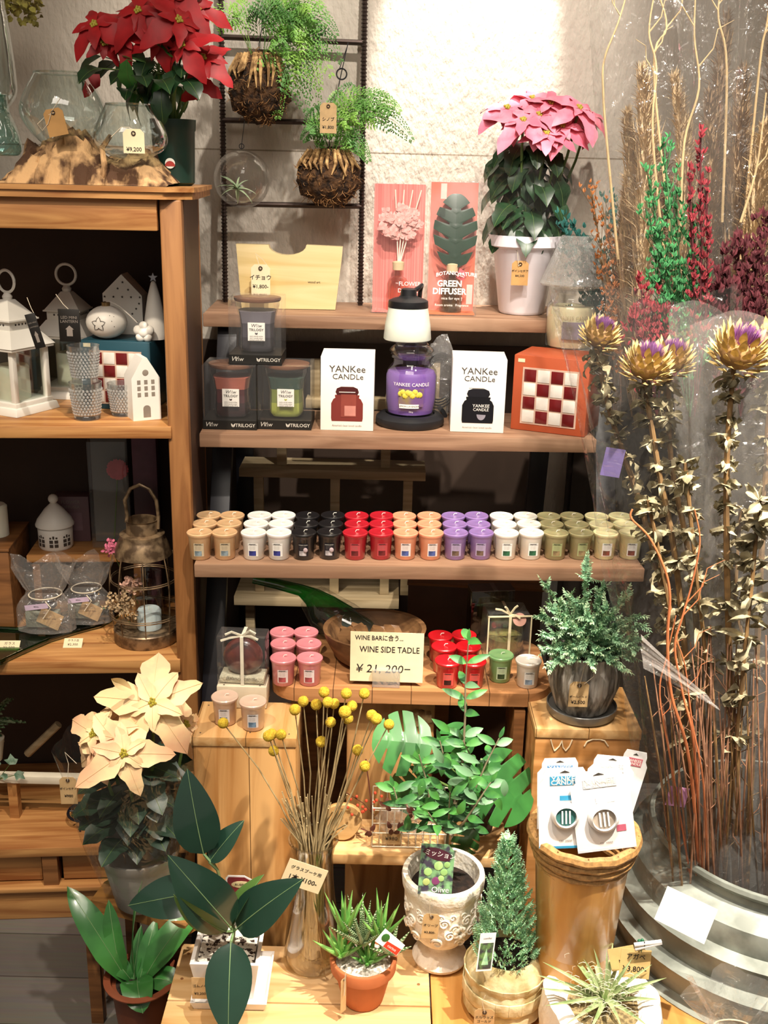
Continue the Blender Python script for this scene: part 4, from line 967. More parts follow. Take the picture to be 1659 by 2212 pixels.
# ------------------------------------------------------------------ lowest open compartment
wr_ = mat('white_painted_wood', 'e0d6c0', .6, vs=20)
a_ = at(30, 1672, 1.95); b_ = at(175, 1680, 1.97)
fr = thing('slatted_crate', 'low wooden crate frame with a white front rail inside the cabinet', 'crate', (a_.x, 1.95, ZC))
hz = a_.z-ZC
MB().box(((b_.x-a_.x)/2, 0, hz-.008), (b_.x-a_.x+.12, .02, .017), wr_, .001).build('front_rail', fr)
for x in (at(36, 1740, 1.96).x-a_.x, b_.x-a_.x+.04): MB().box((x, .004, hz/2-.01), (.019, .02, hz-.018), pine).build('frame_post', fr)
pa = at(62, 1665, 2.03)-a_; pb = at(128, 1580, 2.03)-a_
MB().tube([Vector((pa.x, .08, hz-.0)), Vector((pb.x, .08, hz+.075))], .0085, crate_w, 8).build('brace', fr)
t = thing('iron_stand', 'round black wrought iron plant stand on the lower cabinet shelf', 'stand', (on(178, 1790, ZC).x, on(178, 1790, ZC).y+.03, ZC))
MB().ring((0, 0, .022), .036, .0032, blk).build('ring', t)
for i in range(3): a = i*2.09+.5; MB().tube([(.036*math.cos(a), .036*math.sin(a), .022), (.042*math.cos(a), .042*math.sin(a), .003)], .0025, blk).build('leg', t)
b = MB(); [b.tube([(.036*math.cos(a), .036*math.sin(a), .022), (-.036*math.cos(a), -.036*math.sin(a), .022)], .002, blk) for a in (0, 1.05, 2.1)]; b.build('spokes', t)
# variegated plant and ivy
p = at(-14, 1640, 1.98)
t = thing('variegated_plant', 'small-leaved variegated creeper in a white cup at the left edge', 'potted plant', (p.x, 1.98, p.z-.0))
kq = mpp(0, 1640, 1.98)
MB().lathe([(0, 0), (.018, 0), (.026, .05), (.024, .05), (0, .046)], wr_, 24).build('pot', t)
b = MB(); vg = mat('variegated_leaf', '8fa07c', .5, vs=140, col2='3f5f3a', lo=.45, hi=.55)
for q in range(9):
    e = at(rnd.uniform(-20, 52), rnd.choice((1510, 1525, 1552, 1560, 1600)), 1.95+rnd.uniform(0, .05))-t.location; pts = path3((0, 0, .045), e, (0, 0, .02), 9)
    b.tube(pts, .0008, stemg, 4)
    for i, pt in enumerate(pts[2:]):
        for sg in (-1, 1): b.leaf(pt, (sg*.8, -.4, .3), (0, -.3, 1), .010, .008, vg, 'ovate', .3, .1, 4)
b.build('foliage', t)
b = MB(); iv = mat('ivy_leaf', '9db5a0', .45, vs=60, col2='5f8068')
def ivyleaf(b, c, s, rot):
    pts = [(0, 0)]+[(math.sin(a)*r, math.cos(a)*r) for a, r in ((-2.4, .55), (-1.7, .62), (-1.15, .95), (-.8, .6), (-.35, .75), (0, 1.1), (.35, .75), (.8, .6), (1.15, .95), (1.7, .62), (2.4, .55))]
    vs = [tuple(Vector(c)+Vector((x*s*math.cos(rot)-z*s*math.sin(rot), -.004*(x*x), x*s*math.sin(rot)+z*s*math.cos(rot)))) for x, z in pts]
    b.add(vs, [(0, i, i+1) for i in range(1, 11)]+[(0, 11, 1)], iv, True)
o_ = at(-8, 1690, 1.93)
for x, y, s, r_ in ((26, 1645, .017, .1), (40, 1672, .016, -2.3), (12, 1676, .011, 1.6), (-4, 1650, .012, 1.0)):
    c = at(x, y, 1.925)-o_; ivyleaf(b, c, s, r_); b.tube([Vector((0, .01, 0)), c], .0008, stemg, 4)
solo('ivy_sprig', b, 'pale green ivy sprig poking out at the left edge', 'plant', o_)
# ------------------------------------------------------------------ crates behind and below the rack
pr = thing('pale_wooden_stand', 'pale wooden openwork display stand behind the tiered rack', 'display stand', (0, 2.28, 0))
def plank(px0, px1, py, Y, th, dep, name='plank'):
    a = at(px0, py, Y); c = at(px1, py+3, Y); MB().box(((a.x+c.x)/2, Y-2.28+dep/2, a.z-th/2), (c.x-a.x, dep, th), crate_w, .001).build(name, pr); return a.z
za = plank(660, 965, 862, 2.26, .02, .05); zb = plank(516, 920, 1011, 2.26, .020, .10); zc_ = plank(505, 862, 1288, 2.26, .022, .13)
def upr(px, py, z0, z1, w_=.021):
    MB().box((at(px, py, 2.28).x, .02, (z0+z1)/2), (w_, .02, z1-z0), crate_w, .0008).build('upright', pr)
for x in (607, 833): upr(x, 985, zb, za-.02)
upr(680, 820, za, za+.08); upr(940, 820, za, za+.08)
for x in (557, 723, 881): upr(x, 1070, zc_, zb-.02)
upr(830, 1270, zc_, zc_+.11); upr(540, 1400, 0, zc_-.022); upr(840, 1400, 0, zc_-.022)
q0 = at(882, 1258, 2.08); q1 = at(1182, 1250, 2.02); q2 = at(895, 1345, 2.08)
wb = mat('brown_box_board', '5a3c28', .6, vs=6, col2='4a3020')
b = MB().box(((q1.x-q0.x)/2, .08, q0.z/2), (q1.x-q0.x, .16, q0.z), wb, .001); b.box(((q1.x-q0.x)/2, .08, q0.z-.002), (q1.x-q0.x+.004, .166, .006), pine_dark)
solo('brown_storage_box', b, 'plain dark brown wooden box behind the red candles under the rack', 'box', (q0.x, 2.08, 0), R(-4))
b = MB().box((0, 0, .26), (.34, .02, .52), pine_dark, .002)
solo('standing_board', b, 'dark pine board standing behind the side table', 'board', (-.02, 2.06, 0))
# left pine pedestal box
zl = .578; LB = on(415, 1590, zl); RBx = on(640, 1586, zl).x
t = thing('wooden_pedestal', 'tall pine pedestal box under two pale candles, left of the dried flowers', 'pedestal', (LB.x, LB.y, 0), R(1))
Wd = RBx-LB.x; MB().box((Wd/2, .062, zl/2-.009), (Wd, .124, zl-.018), ply_z, .002).build('body', t)
MB().box((Wd/2, .062, zl-.0095), (Wd+.003, .128, .018), ply_x, .0015).build('top', t)
b = MB(); [b.ball((x, y, zl), (.0016, .0016, .0006), eyelet, 6) for x, y in ((.012, .012), (Wd-.012, .012), (.012, .11), (Wd*.55, .015))]; b.build('nails', t)
PB = (t.location.x, t.location.y)
# small white crate with boxed candle on it
c = on(522, 1533, zl); k = mpp(522, 1500, c.y)
zt2 = zl+52*k
MBt = thing('small_white_crate', 'small white-washed wooden block on the pedestal carrying the gift-boxed candle', 'crate', (c.x, c.y+.002, zl+.0005))
MB().box((0, .028, 26*k), (108*k, .052, 52*k), mat('whitewash', 'ddd0b6', .7, vs=20), .0015).build('block', MBt)
b = MB(); [b.ball((x, -.0 if 0 else .008, 52*k), (.002, .002, .0006), eyelet, 6) for x in (-.032, .032)]; b.build('nails', MBt)
t = thing('gift_boxed_candle', 'dark red round candle in a clear gift box with white ribbon bow', 'candle', (c.x-.001, c.y+.010, zt2+.001), R(-3))
MB().box((0, .022, .046), (.086, .044, .092), clearbox, .001).build('clear_box', t)
MB().ball((0, .022, .046), (.036, .020, .036), mat('dark_red_wax', '6b2a20', .3, vs=14, col2='3a1414', coat=.6), 24).build('candle_ball', t)
b = MB().box((0, .022, .008), (.08, .04, .012), mat('pale_shred', 'd6d2b8', .8, vs=120, bump=1), .002); b.text('Balance candle', .0095, mat('grey_ink', '6f6a60', .6), 0, .012, -.0006, shear=.3); b.build('base_card', t)
rib = mat('cream_ribbon', 'e6e0cc', .5)
b = MB().box((.002, -.0008, .046), (.006, .0008, .092), rib).box((.002, .022, .0925), (.006, .046, .0008), rib)
for sg, dx, dz in ((-1, -.028, .004), (1, .026, .008), (-1, -.036, -.008), (1, .030, -.003)):
    b.tube([(.002, .004, .094), (.002+dx*.6, -.004, .1+dz), (.002+dx, -.006, .095+dz)], .0022, rib, 4)
b.build('ribbon', t)
VOT2 = []
def votive_at(px, py, z, colr, pic, label, group, lab=None, proto=None, dy=0, dz=0):
    p = on(px, py, z); p.y += dy
    if proto: o = dup(proto, (p.x, p.y, z+.0004), label, rz=rnd.uniform(-.1, .1)); o['group'] = group
    else: o = make_votive(colr, pic, '', label, (p.x, p.y, z+.0004), group, lab)
    return o
pr_ = votive_at(487, 1559, zl, 'd6b9a4', '6f8fae', 'pale blush votive candle, left of the two on the pedestal', 'blush votives on the pedestal', 'd9d4d4')
votive_at(547, 1570, zl, '', '', 'pale blush votive candle, right of the two on the pedestal', 'blush votives on the pedestal', proto=pr_)
# ------------------------------------------------------------------ wine side table
TZ = .615; tb_ = on(880, 1493, TZ)
xl, xr = on(582, 1478, TZ).x, on(1186, 1470, TZ).x; yb, yf = tb_.y+.235, tb_.y
tw = thing('wine_side_table', 'wooden side table with rounded top holding candles and a price card', 'side table', ((xl+xr)/2, yf, 0))
hw = (xr-xl)/2; out = []
for cx, cy, a0, rr in ((hw-.05, .05, -90, .05), (hw-.05, .185, 0, .05), (-hw+.075, .160, 90, .075), (-hw+.06, .06, 180, .06)):
    for i in range(8): a = R(a0+90*i/7); out.append((cx+rr*math.cos(a), cy+rr*math.sin(a)))
b = MB().slab(out, .026, tabtop, TZ-.026); b.build('table_top', tw)
tx0, tx1 = at(748, 1650, yf+.03).x, at(935, 1650, yf+.03).x
b = MB().box(((tx0+tx1)/2-tw.location.x, .045, (TZ-.026)/2), (tx1-tx0, .03, TZ-.026), wood('trunk_wood', 'a8804f', '7d5630', '4a3018', axis=2, scale=.7), .004)
b.build('trunk_leg', tw)
b = MB(); kn = mat('bare_knot', 'd2b98c', .8, vs=40, col2='6f5030')
o_ = at(902, 1552, yf+.028)-tw.location; b.ball((o_.x, .029, o_.z), (.026, .002, .018), kn, 16, nz=.5, ns=30); b.build('knot', tw)
lz = .352; lf = on(900, 1850, lz); l0, l1 = on(716, 1850, lz).x, on(1100, 1850, lz).x
MB().box(((l0+l1)/2-tw.location.x, lf.y-yf+.055, lz-.010), (l1-l0, .11, .020), plat, .0015).build('lower_shelf', tw)
sx = on(1112, 1650, .4)
MB().box((at(1118, 1650, 1.70).x-tw.location.x, .06, .29), (.02, .12, .58), pine_dark, .001).build('side_board', tw)
MB().box((-hw+.06+.0, .20, .29), (.03, .03, .578), pine_dark, .001).build('rear_leg', tw)
# card in its block
cY = on(835, 1482, TZ).y
t = thing('price_card', 'cream card handwritten WINE SIDE TADLE 21,200 in a clear block', 'price card', (on(834, 1470, TZ).x, cY, TZ+.0005), R(-1))
k = mpp(834, 1420, cY); w2 = 79*k
b = MB().prism([(-w2, .008), (w2, .008), (w2, .008+117*k), (-w2, .008+117*k)], .0008, cream_card)
z0 = .008
b.text('WINE BARに合う...', 15*k, ink, -w2+10*k, z0+103*k, -.0004, align='LEFT', w=.83, bold=.012); b.text('WINE SIDE TADLE', 20*k, ink, -w2+20*k, z0+76*k, -.0004, align='LEFT', w=.80, bold=.008)
b.text('¥ 21, 200−', 27*k, ink, -w2+12*k, z0+30*k, -.0004, align='LEFT', shear=.12, w=1.0)
b.build('card', t)
MB().box((0, 0, 20*k), (60*k, .016, 40*k), clear('acrylic_block', tint=(.82, .78, .70), base=.15, edge=.6, rough=.1, milk=.15, wr=.5), .001).build('holder', t)
# wooden bowl
bc = on(806, 1445, TZ); bY = bc.y+.04; kb = mpp(806, 1420, bY)
walnut = wood('walnut_bowl', '8a6540', '5a3d24', '2f1d10', axis=0, scale=.8)
t = thing('wooden_bowl', 'large rustic wooden bowl behind the handwritten card', 'bowl', (at(808, 1430, bY).x, bY, TZ+.0005))
MB().lathe([(0, 0), (.055, 0), (.072, .014), (.090, .05), (.094, .066), (.086, .064), (.072, .03), (.0, .012)], walnut, 40, fn=lambda a, z, r: 1+.04*math.sin(2*a+1)).build('bowl', t)
b = MB()
for q in range(6): a = q*1.1; b.ball((-.05+.02*q, -.01+.02*math.sin(a*2), .05), (.022, .018, .02), walnut, 10, nz=.6)
b.build('wood_pieces', t)
# green slumped bottle, wrapped
gb = clear('dark_green_glass', tint=(.12, .50, .20), base=.16, edge=.6, rough=.02)
A = at(560, 1262, 2.00); B = at(690, 1300, 1.93); C = at(835, 1395, 1.84)
pts = [at(548, 1250, 1.99), at(600, 1262, 1.985), at(650, 1275, 1.975), at(676, 1290, 1.96), at(700, 1318, 1.94), at(740, 1345, 1.92), at(785, 1372, 1.90), at(822, 1398, 1.89)]
c_ = pts[4].copy(); rad = [.010, .0105, .012, .020, .034, .036, .032, .018]
bt_ = thing('green_bottle', 'dark green glass bottle in cellophane slanting behind the pink candles', 'bottle', c_)
b = MB().tube([p-c_ for p in pts], rad, gb, 20); b.build('bottle', bt_)
MB().tube([p-c_ for p in pts[3:]]+[at(850, 1405, 1.88)-c_], [.03, .040, .044, .040, .030, .01], film, 18).build('wrap', bt_)
# votives on the table
pr_ = votive_at(612, 1474, TZ, 'dd8a92', 'b5525a', 'pink votive candle, front left of the six on the side table', 'pink votives on the side table', 'e3d3d2')
for px, py, s in ((669, 1474, 'front right'), (612, 1442, 'middle left'), (667, 1442, 'middle right'), (610, 1416, 'back left'), (661, 1416, 'back right')):
    votive_at(px, py, TZ, '', '', f'pink votive candle, {s} of the six on the side table', 'pink votives on the side table', proto=pr_)
pr_ = votive_at(965, 1480, TZ, 'c4161f', '3a1a16', 'bright red votive candle, front left of the six on the side table', 'red votives on the side table', 'c44a42')
for px, py, s in ((1020, 1481, 'front right'), (957, 1448, 'middle left'), (1009, 1448, 'middle right'), (949, 1424, 'back left'), (1000, 1422, 'back right')):
    votive_at(px, py, TZ, '', '', f'bright red votive candle, {s} of the six on the side table', 'red votives on the side table', proto=pr_)
votive_at(1079, 1467, TZ, '86b878', '2f4a2a', 'mint green votive candle between the red ones and the white one', 'single votives on the side table', 'b9cfa8')
votive_at(1138, 1479, TZ, 'e6e0d4', '8fa3b8', 'white votive candle at the right end of the side table', 'single votives on the side table', 'd9d6cf')
# gift cup and dark clear box
p = on(1096, 1432, TZ); k = mpp(1096, 1380, p.y+.04)
t = thing('gift_boxed_candle', 'glass cup candle in a clear gift box tied with a raffia bow', 'candle', (p.x+.002, p.y+.015, TZ+.0005), R(6))
MB().box((0, .035, .045), (.086, .07, .09), clearbox, .002, taper=.92).build('clear_box', t)
MB().lathe([(0, .002), (.028, .002), (.036, .012), (.038, .05), (.036, .072), (.034, .072), (.036, .05), (.033, .012), (0, .008)], glass, 28, c=(0, .035, 0)).build('cup', t)
MB().lathe([(0, .009), (.030, .009), (.034, .02), (.034, .034), (0, .034)], mat('olive_wax', '9c9458', .4, sss=.2), 24, c=(0, .035, 0)).build('wax', t)
raf = mat('raffia', 'e0d4ae', .6)
b = MB().box((0, -.002, .045), (.005, .0008, .09), raf).box((0, .035, .0905), (.005, .072, .0008), raf).box((-.041, -.001, .045), (.0025, .0025, .09), raf).box((.041, -.001, .045), (.0025, .0025, .09), raf).box((0, -.001, .089), (.084, .0025, .0025), raf)
for dx, dz in ((-.03, .012), (.018, -.008), (-.012, .016), (.012, .018)): b.tube([(0, .002, .092), (dx*.6, -.002, .096+dz*.6), (dx, -.004, .094+dz)], .002, raf, 4)
b.build('ribbon', t); MB().lathe([(0, 0), (.013, 0), (.013, .0006), (0, .0006)], mat('rose_gold_label', 'b98a7a', .4), 20, M=TM(.018, .0, .082, rx=R(60))).build('oval_label', t)
dk = clear('smoky_box', tint=(.55, .5, .48), base=.06, edge=.4)
p = at(1058, 1395, 1.93)
t = thing('clear_gift_box', 'empty-looking smoky clear box behind the ribboned cup', 'box', (p.x-.002, 1.945, TZ+.0005), R(8))
MB().box((0, 0, .055), (.085, .04, .11), dk, .001).build('box', t); MB().box((0, 0, .1105), (.086, .041, .001), mat('grey_lid', '6a5f5c', .4)).box((.005, 0, .1112), (.008, .042, .0008), mat('silver_ribbon', '8a8484', .4)).build('lid', t)
# lower shelf goods
p = on(738, 1832, lz)
b = MB().lathe([(0, 0), (.033, 0), (.0345, .002), (.0345, .010), (.033, .012), (0, .012)], wood('log_slice', 'c9a472', 'a8824f', '6f4c28', axis=0, scale=.5), 30, fn=lambda a, z, r: 1+.05*math.sin(3*a), M=TM(0, 0, .036, rx=R(82)))
for r_ in (.008, .014, .020, .026): b.ring((0, -.0004, .036), r_, .0003, pine_dark, 24, 'y', M=TM(rx=R(-8)))
solo('log_slice', b, 'round pale slice of log standing behind the glass vase', 'log slice', (p.x, p.y+.035, lz+.0008))
p = on(803, 1832, lz); k = mpp(803, 1800, p.y); Wb = 175*k; Hb = 98*k
wire = mat('cream_wire', 'd9cfba', .4, metal=.3)
t = thing('wire_basket', 'small cream wire basket with a 980 yen card on the lower shelf', 'basket', (p.x, p.y+.002, lz+.0005))
b = MB()
for yy in (0, .07):
    for z in (.002, Hb*.37, Hb): b.tube([(0, yy, z), (Wb, yy, z)], .0013, wire, 6)
    for i in range(12): x = Wb*i/11; b.tube([(x, yy, .002), (x, yy, Hb)], .0008 if 0 < i < 11 else .0014, wire, 5)
for i in range(12): x = Wb*i/11; b.tube([(x, 0, .002), (x, .07, .002)], .0008, wire, 5)
for x in (0, Wb):
    for z in (.002, Hb*.37, Hb): b.tube([(x, 0, z), (x, .07, z)], .0012, wire, 5)
b.build('wire_frame', t)
b = MB().box((32*k+10*k, -.002, Hb*.25), (40*k, .0006, 26*k), kraft); b.text('¥980', 13*k, ink, 42*k, Hb*.25, -.0026); b.build('price_label', t)
t = thing('clear_pouches', 'frosted clear pouches packed in the wire basket', 'pouch', (p.x+Wb*.45, p.y+.037, lz+.003))
MB().ball((0, 0, .036), (Wb*.40, .028, .036), film2, 20, nz=.3, ns=40, flat=-.034).build('pouch', t)
b = MB(); br_ = mat('brown_dried_leaf', '5a2c1c', .7, vs=60)
for x, z in ((800, 1795), (835, 1740), (845, 1790), (890, 1757), (864, 1793)):
    c = at(x, z, p.y-.006)-p
    for q in range(3): an = rnd.random()*6; b.leaf(c, (math.cos(an), -.3, math.sin(an)), (0, -1, 0), .016, .01, br_, 'ovate', .4, .1, 4)
b.tube([at(790, 1640, p.y+.02)-p, at(800, 1720, p.y+.015)-p, at(806, 1800, p.y+.01)-p, at(780, 1790, p.y+.0)-p], .0013, br_, 5)
for q in range(16):
    c = at(rnd.gauss(790, 18), rnd.gauss(1738, 14), p.y+.01)-p; b.ball(c, .003, mat('red_berry', 'c0482f', .3), 8)
b.tube([at(745, 1710, p.y+.01)-p, at(785, 1735, p.y+.01)-p, at(808, 1760, p.y+.012)-p], .0008, br_, 4)
solo('berry_sprig', b, 'dried sprig with small red berries and brown leaves by the wire basket', 'dried sprig', p+Vector((0, -.0, 0)))
# right pine box
zr = .60; r0, r1 = on(1158, 1572, zr), on(1384, 1574, zr)
t = thing('wooden_pedestal', 'pine pedestal box marked with a chalky white W, under the grey pot', 'pedestal', (r0.x, r0.y, 0))
Wd = r1.x-r0.x; MB().box((Wd/2, .08, zr/2-.009), (Wd, .16, zr-.018), wood('box_pine_front', 'b98550', '94632f', '5a3a1a', axis=0, scale=.7), .002).build('body', t)
MB().box((Wd/2, .08, zr-.0095), (Wd+.003, .164, .018), ply_x, .0015).build('top', t)
b = MB(); ch = mat('pale_scrape', 'e6d3b0', .9); kq = mpp(1260, 1610, r0.y)
def stroke(pts):
    b.tube([at(x, y, r0.y-.001)-Vector((r0.x, r0.y, 0)) for x, y in pts], .0012, ch, 4)
stroke([(1190, 1598), (1194, 1612), (1198, 1622)]); stroke([(1198, 1622), (1208, 1612), (1214, 1600)]); stroke([(1214, 1600), (1216, 1614), (1222, 1622)]); stroke([(1222, 1622), (1230, 1612), (1236, 1598)])
stroke([(1262, 1612), (1268, 1602), (1280, 1597), (1296, 1597), (1306, 1600), (1314, 1612)])
b.build('scratched_letters', t)
# ------------------------------------------------------------------ low platforms
PZ = .20; f0 = on(378, 2056, PZ); f1 = on(905, 2084, PZ)
t = thing('low_platform', 'low pale pine platform carrying pots at the bottom of the photo', 'platform', (-.335, 1.14, 0))
yb_ = 1.545
Wp = on(930, 2190, PZ).x+.335
for i, (y0, y1) in enumerate(((0, .13), (.132, .27), (.272, yb_-1.14))):
    MB().box((Wp/2, (y0+y1)/2, PZ-.012), (Wp, y1-y0-.001, .024), plat, .0012).build('board', t)
MB().box((.03, .2, PZ/2-.013), (.05, .38, PZ-.026), plat).build('batten', t); MB().box((Wp-.03, .2, PZ/2-.013), (.05, .38, PZ-.026), plat).build('batten', t)
b = MB(); [b.ball((x, y, PZ), (.003, .003, .0005), mat('wood_plug', '8a5c34', .6), 10) for x in (.015, Wp-.018) for y in (.05, .17, .32, .38)]; b.build('screw_plugs', t)
t = thing('low_platform', 'orange-toned pine platform under the woven pot and the spiky plant', 'platform', (-.335+Wp+.003, 1.10, 0))
org = wood('orange_pine', 'd29c58', 'b87e3c', '7d4f22', axis=1, scale=.7)
for i in range(4): MB().box((.055+.112*i, .21, PZ-.018), (.110, .42, .024), org, .0012).build('board', t)
MB().box((.22, .05, PZ/2-.016), (.40, .05, PZ-.034), org).build('batten', t); MB().box((.22, .36, PZ/2-.016), (.40, .05, PZ-.034), org).build('batten', t)
PZ2 = PZ-.0055
# rustic stool at the left
S0, S1 = at(197, 1944, 1.60), at(400, 2003, 1.52); SZ = at(300, 1975, 1.56).z
sp = [on(196, 1944, SZ), on(290, 1968, SZ), on(400, 2000, SZ), on(470, 1960, SZ), on(440, 1890, SZ), on(280, 1876, SZ), on(225, 1905, SZ)]
o0 = Vector((sum(q.x for q in sp)/7, sum(q.y for q in sp)/7, 0))
t = thing('plank_stool', 'rough live-edge plank stool carrying the grey pot at the lower left', 'stool', o0)
MB().slab([(q.x-o0.x, q.y-o0.y) for q in sp], .022, wood('rough_plank', 'a8793f', '7d5630', '3a2412', axis=0), SZ-.022).build('seat', t)
for x, y in ((-.10, -.035), (-.06, .08), (.09, .05), (.05, -.05)): MB().box((x, y, (SZ-.022)/2), (.022, .022, SZ-.022), pine_dark).build('leg', t)
# ------------------------------------------------------------------ wicker-topped bin with blister packs
YB = 1.42; rc = at(1262, 1797, YB); k = mpp(1262, 1800, YB); RB = 112*k
bz = rc.z
t = thing('wicker_rimmed_bin', 'tall tan bamboo bin with a thick wicker rim, full of blister packs', 'bin', (at(1243, 2000, YB).x-.0, YB, 0))
bam = wood('bamboo_skin', 'cf9850', 'b47c38', '8a5a28', axis=2, scale=.5, coat=.5, rough=.35)
MB().lathe([(0, PZ-.005), (.050, PZ-.005), (.052, PZ-.003), (.074, bz-.02), (.070, bz-.02), (.058, PZ+.06), (0, PZ+.06)], bam, 44).build('body', t)
wk = mat('wicker', 'b98c54', .6, vs=150, var=.35)
b = MB(); ox = rc.x-t.location.x
for j, (r_, z_, th) in enumerate([(1.0, 0, .0085), (.97, -.014, .007), (.93, -.027, .007), (.88, -.039, .0065), (.83, -.050, .006), (.78, -.060, .0055)]):
    pts = []
    for i in range(49): a = 2*math.pi*i/48; pts.append((ox+RB*r_*math.cos(a), RB*r_*.98*math.sin(a), bz+z_+.0012*math.sin(a*12+(j % 2)*math.pi)))
    b.tube(pts, th, wk, 7, False)
for i in range(22): a = 2*math.pi*i/22; b.tube([(ox+RB*1.055*math.cos(a), RB*1.05*math.sin(a), bz-.004), (ox+RB*1.02*math.cos(a+.05), RB*1.0*math.sin(a+.05), bz+.0075), (ox+RB*.94*math.cos(a+.1), RB*.93*math.sin(a+.1), bz-.002)], .0012, mat('dark_binding', '7d5a34', .7), 4)
b.build('wicker_rim', t)
wt = mat('blister_white', 'f4f3f2', .35, var=.02, coat=.3)
def blister(px, py, Y, W_, H_, rx, ry, label, labcol, body=True, circ='4f8a86'):
    """a hanging-hole card with a bubble: bottom-centre pixel, size in metres"""
    c = at(px, py, Y); t = thing('blister_pack', label, 'air freshener pack', c)
    M = Euler((rx, ry, 0)).to_matrix().to_4x4()
    o = [(-W_/2, 0), (W_/2, 0), (W_/2, H_*.80), (W_*.40, H_*.87), (W_*.40, H_*.93), (W_*.34, H_), (-W_*.34, H_), (-W_*.40, H_*.93), (-W_*.40, H_*.87), (-W_/2, H_*.80)]
    b = MB().prism(o, .0010, wt, M=M)
    lm = mat('pack_label_'+labcol, labcol, .4)
    b.prism([(-W_*.28, H_*.79), (W_*.28, H_*.79), (W_*.28, H_*.90), (-W_*.28, H_*.90)], .0004, lm, y0=-.0006, M=M)
    b.text('YANKEE', W_*.135, mat('white_print', 'f7efe6', .5, var=.02), 0, H_*.865, -.0009, M=M, bold=.02); b.text('CANDLE', W_*.135, mat('white_print', 'f7efe6', .5, var=.02), 0, H_*.822, -.0009, M=M, bold=.02)
    b.prism([(-W_*.09, H_*.945), (W_*.09, H_*.945), (0, H_*.97)], .0004, hole, y0=-.0006, M=M)
    b.build('card', t)
    if body:
        cz = H_*.42; MB().lathe([(W_*.27, 0), (W_*.25, .007), (W_*.20, .010), (W_*.19, .006), (0, .006)], wt, 28, M=M @ TM(0, -.0005, cz, rx=R(90))).build('vent_clip', t)
        b = MB().lathe([(0, .0065), (W_*.185, .0065)], mat('vent_glass_'+circ, circ, .15, vs=30, var=.4), 24, M=M @ TM(0, -.0005, cz, rx=R(90)))
        for q in (-1, 0, 1): b.box((q*W_*.07, -.0085, cz), (W_*.03, .001, W_*.26), wt, M=M)
        b.build('vent_insert', t)
        b = MB().prism([(-W_*.1, H_*.60), (W_*.22, H_*.60), (W_*.22, H_*.66), (-W_*.1, H_*.66)], .0004, lm, y0=-.0006, M=M)
        b.prism([(W_*.20, H_*.22), (W_*.36, H_*.22), (W_*.36, H_*.30), (W_*.20, H_*.30)], .0004, mat('pink_print', 'd06a80', .5), y0=-.0006, M=M)
        b.text('car vent', .006, mat('grey_print', '8a8078', .5), 0, H_*.10, -.0009, M=M)
        b.prism([(-W_*.5, 0), (W_*.5, 0), (W_*.5, H_*.03), (-W_*.5, H_*.03)], .0004, lm, y0=-.0006, M=M)
        b.build('print', t)
    return t
blister(1222, 1832, YB-.045, .080, .130, R(-6), R(-4), 'blister pack with blue label, leaning left in front of the bin opening', '3fa0cc')
blister(1312, 1836, YB-.05, .088, .130, R(-6), R(-10), 'overexposed white blister pack with round clip, right in the bin', 'dfe3ea', circ='c9b9a8')
blister(1208, 1790, YB-.01, .068, .118, R(-4), R(-3), 'blister pack mostly hidden behind the blue-labelled one', '5f9ad0', body=False)
blister(1300, 1790, YB-.012, .070, .122, R(-4), R(4), 'blister pack hidden behind the white one in the bin', 'e4e6ea', body=False)
blister(1330, 1770, YB+.03, .046, .122, R(-2), R(11), 'narrow pack with pink label tilting right at the back of the bin', 'd96a7a', body=False)
# ================================================================== plants
def pot_lathe(name, parent, prof, mt, **k): return MB().lathe(prof, mt, 44, **k).build(name, parent)
# ------------------------------------------------------------------ moss-ball ferns on the ladder
mossd = mat('coconut_moss_ball', '5a3d22', .95, vs=70, col2='24160c', bump=1.6, bs=110)
rhiz = mat('pale_rhizome', 'cfa870', .8, vs=60, col2='7d5c34')
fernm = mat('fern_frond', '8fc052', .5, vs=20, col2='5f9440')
fernd = mat('fern_frond_dark', '5a8f42', .5, vs=20, col2='3f6f30')  # darker green, used on every fourth frond
def frond(b, base, tip, bend, L, mt, dens=15, side=(1, 0, 0), stem=True):
    pts = path3(base, tip, bend, 14)
    b.tube(pts, [.0009-.00005*i for i in range(15)], mt, 4)
    s0 = 5
    for i in range(s0, 15):
        t = (i-s0)/(14-s0); p = pts[i]; d = (pts[min(i+1, 14)]-pts[i-1]).normalized()
        sd = d.cross(Vector((0, -1, .4))).normalized(); ln = L*(1-t)**.8+.006
        for sg in (-1, 1):
            pd = (sd*sg+d*.7).normalized(); k = max(3, int(ln/.007))
            for j in range(k):
                q = p+pd*(ln*(j+.6)/k)-Vector((0, 0, .3*ln*(j/k)**2))
                for s2 in (-1, 1): b.leaf(q, pd*.8+d*s2*1.0+Vector((0, rnd.uniform(-.3, .3), rnd.uniform(-.2, .2))), (0, -.8, .7), ln*.24*(1-.5*j/k)+.003, .0042, mt, 'ovate', .2, .1, 2)
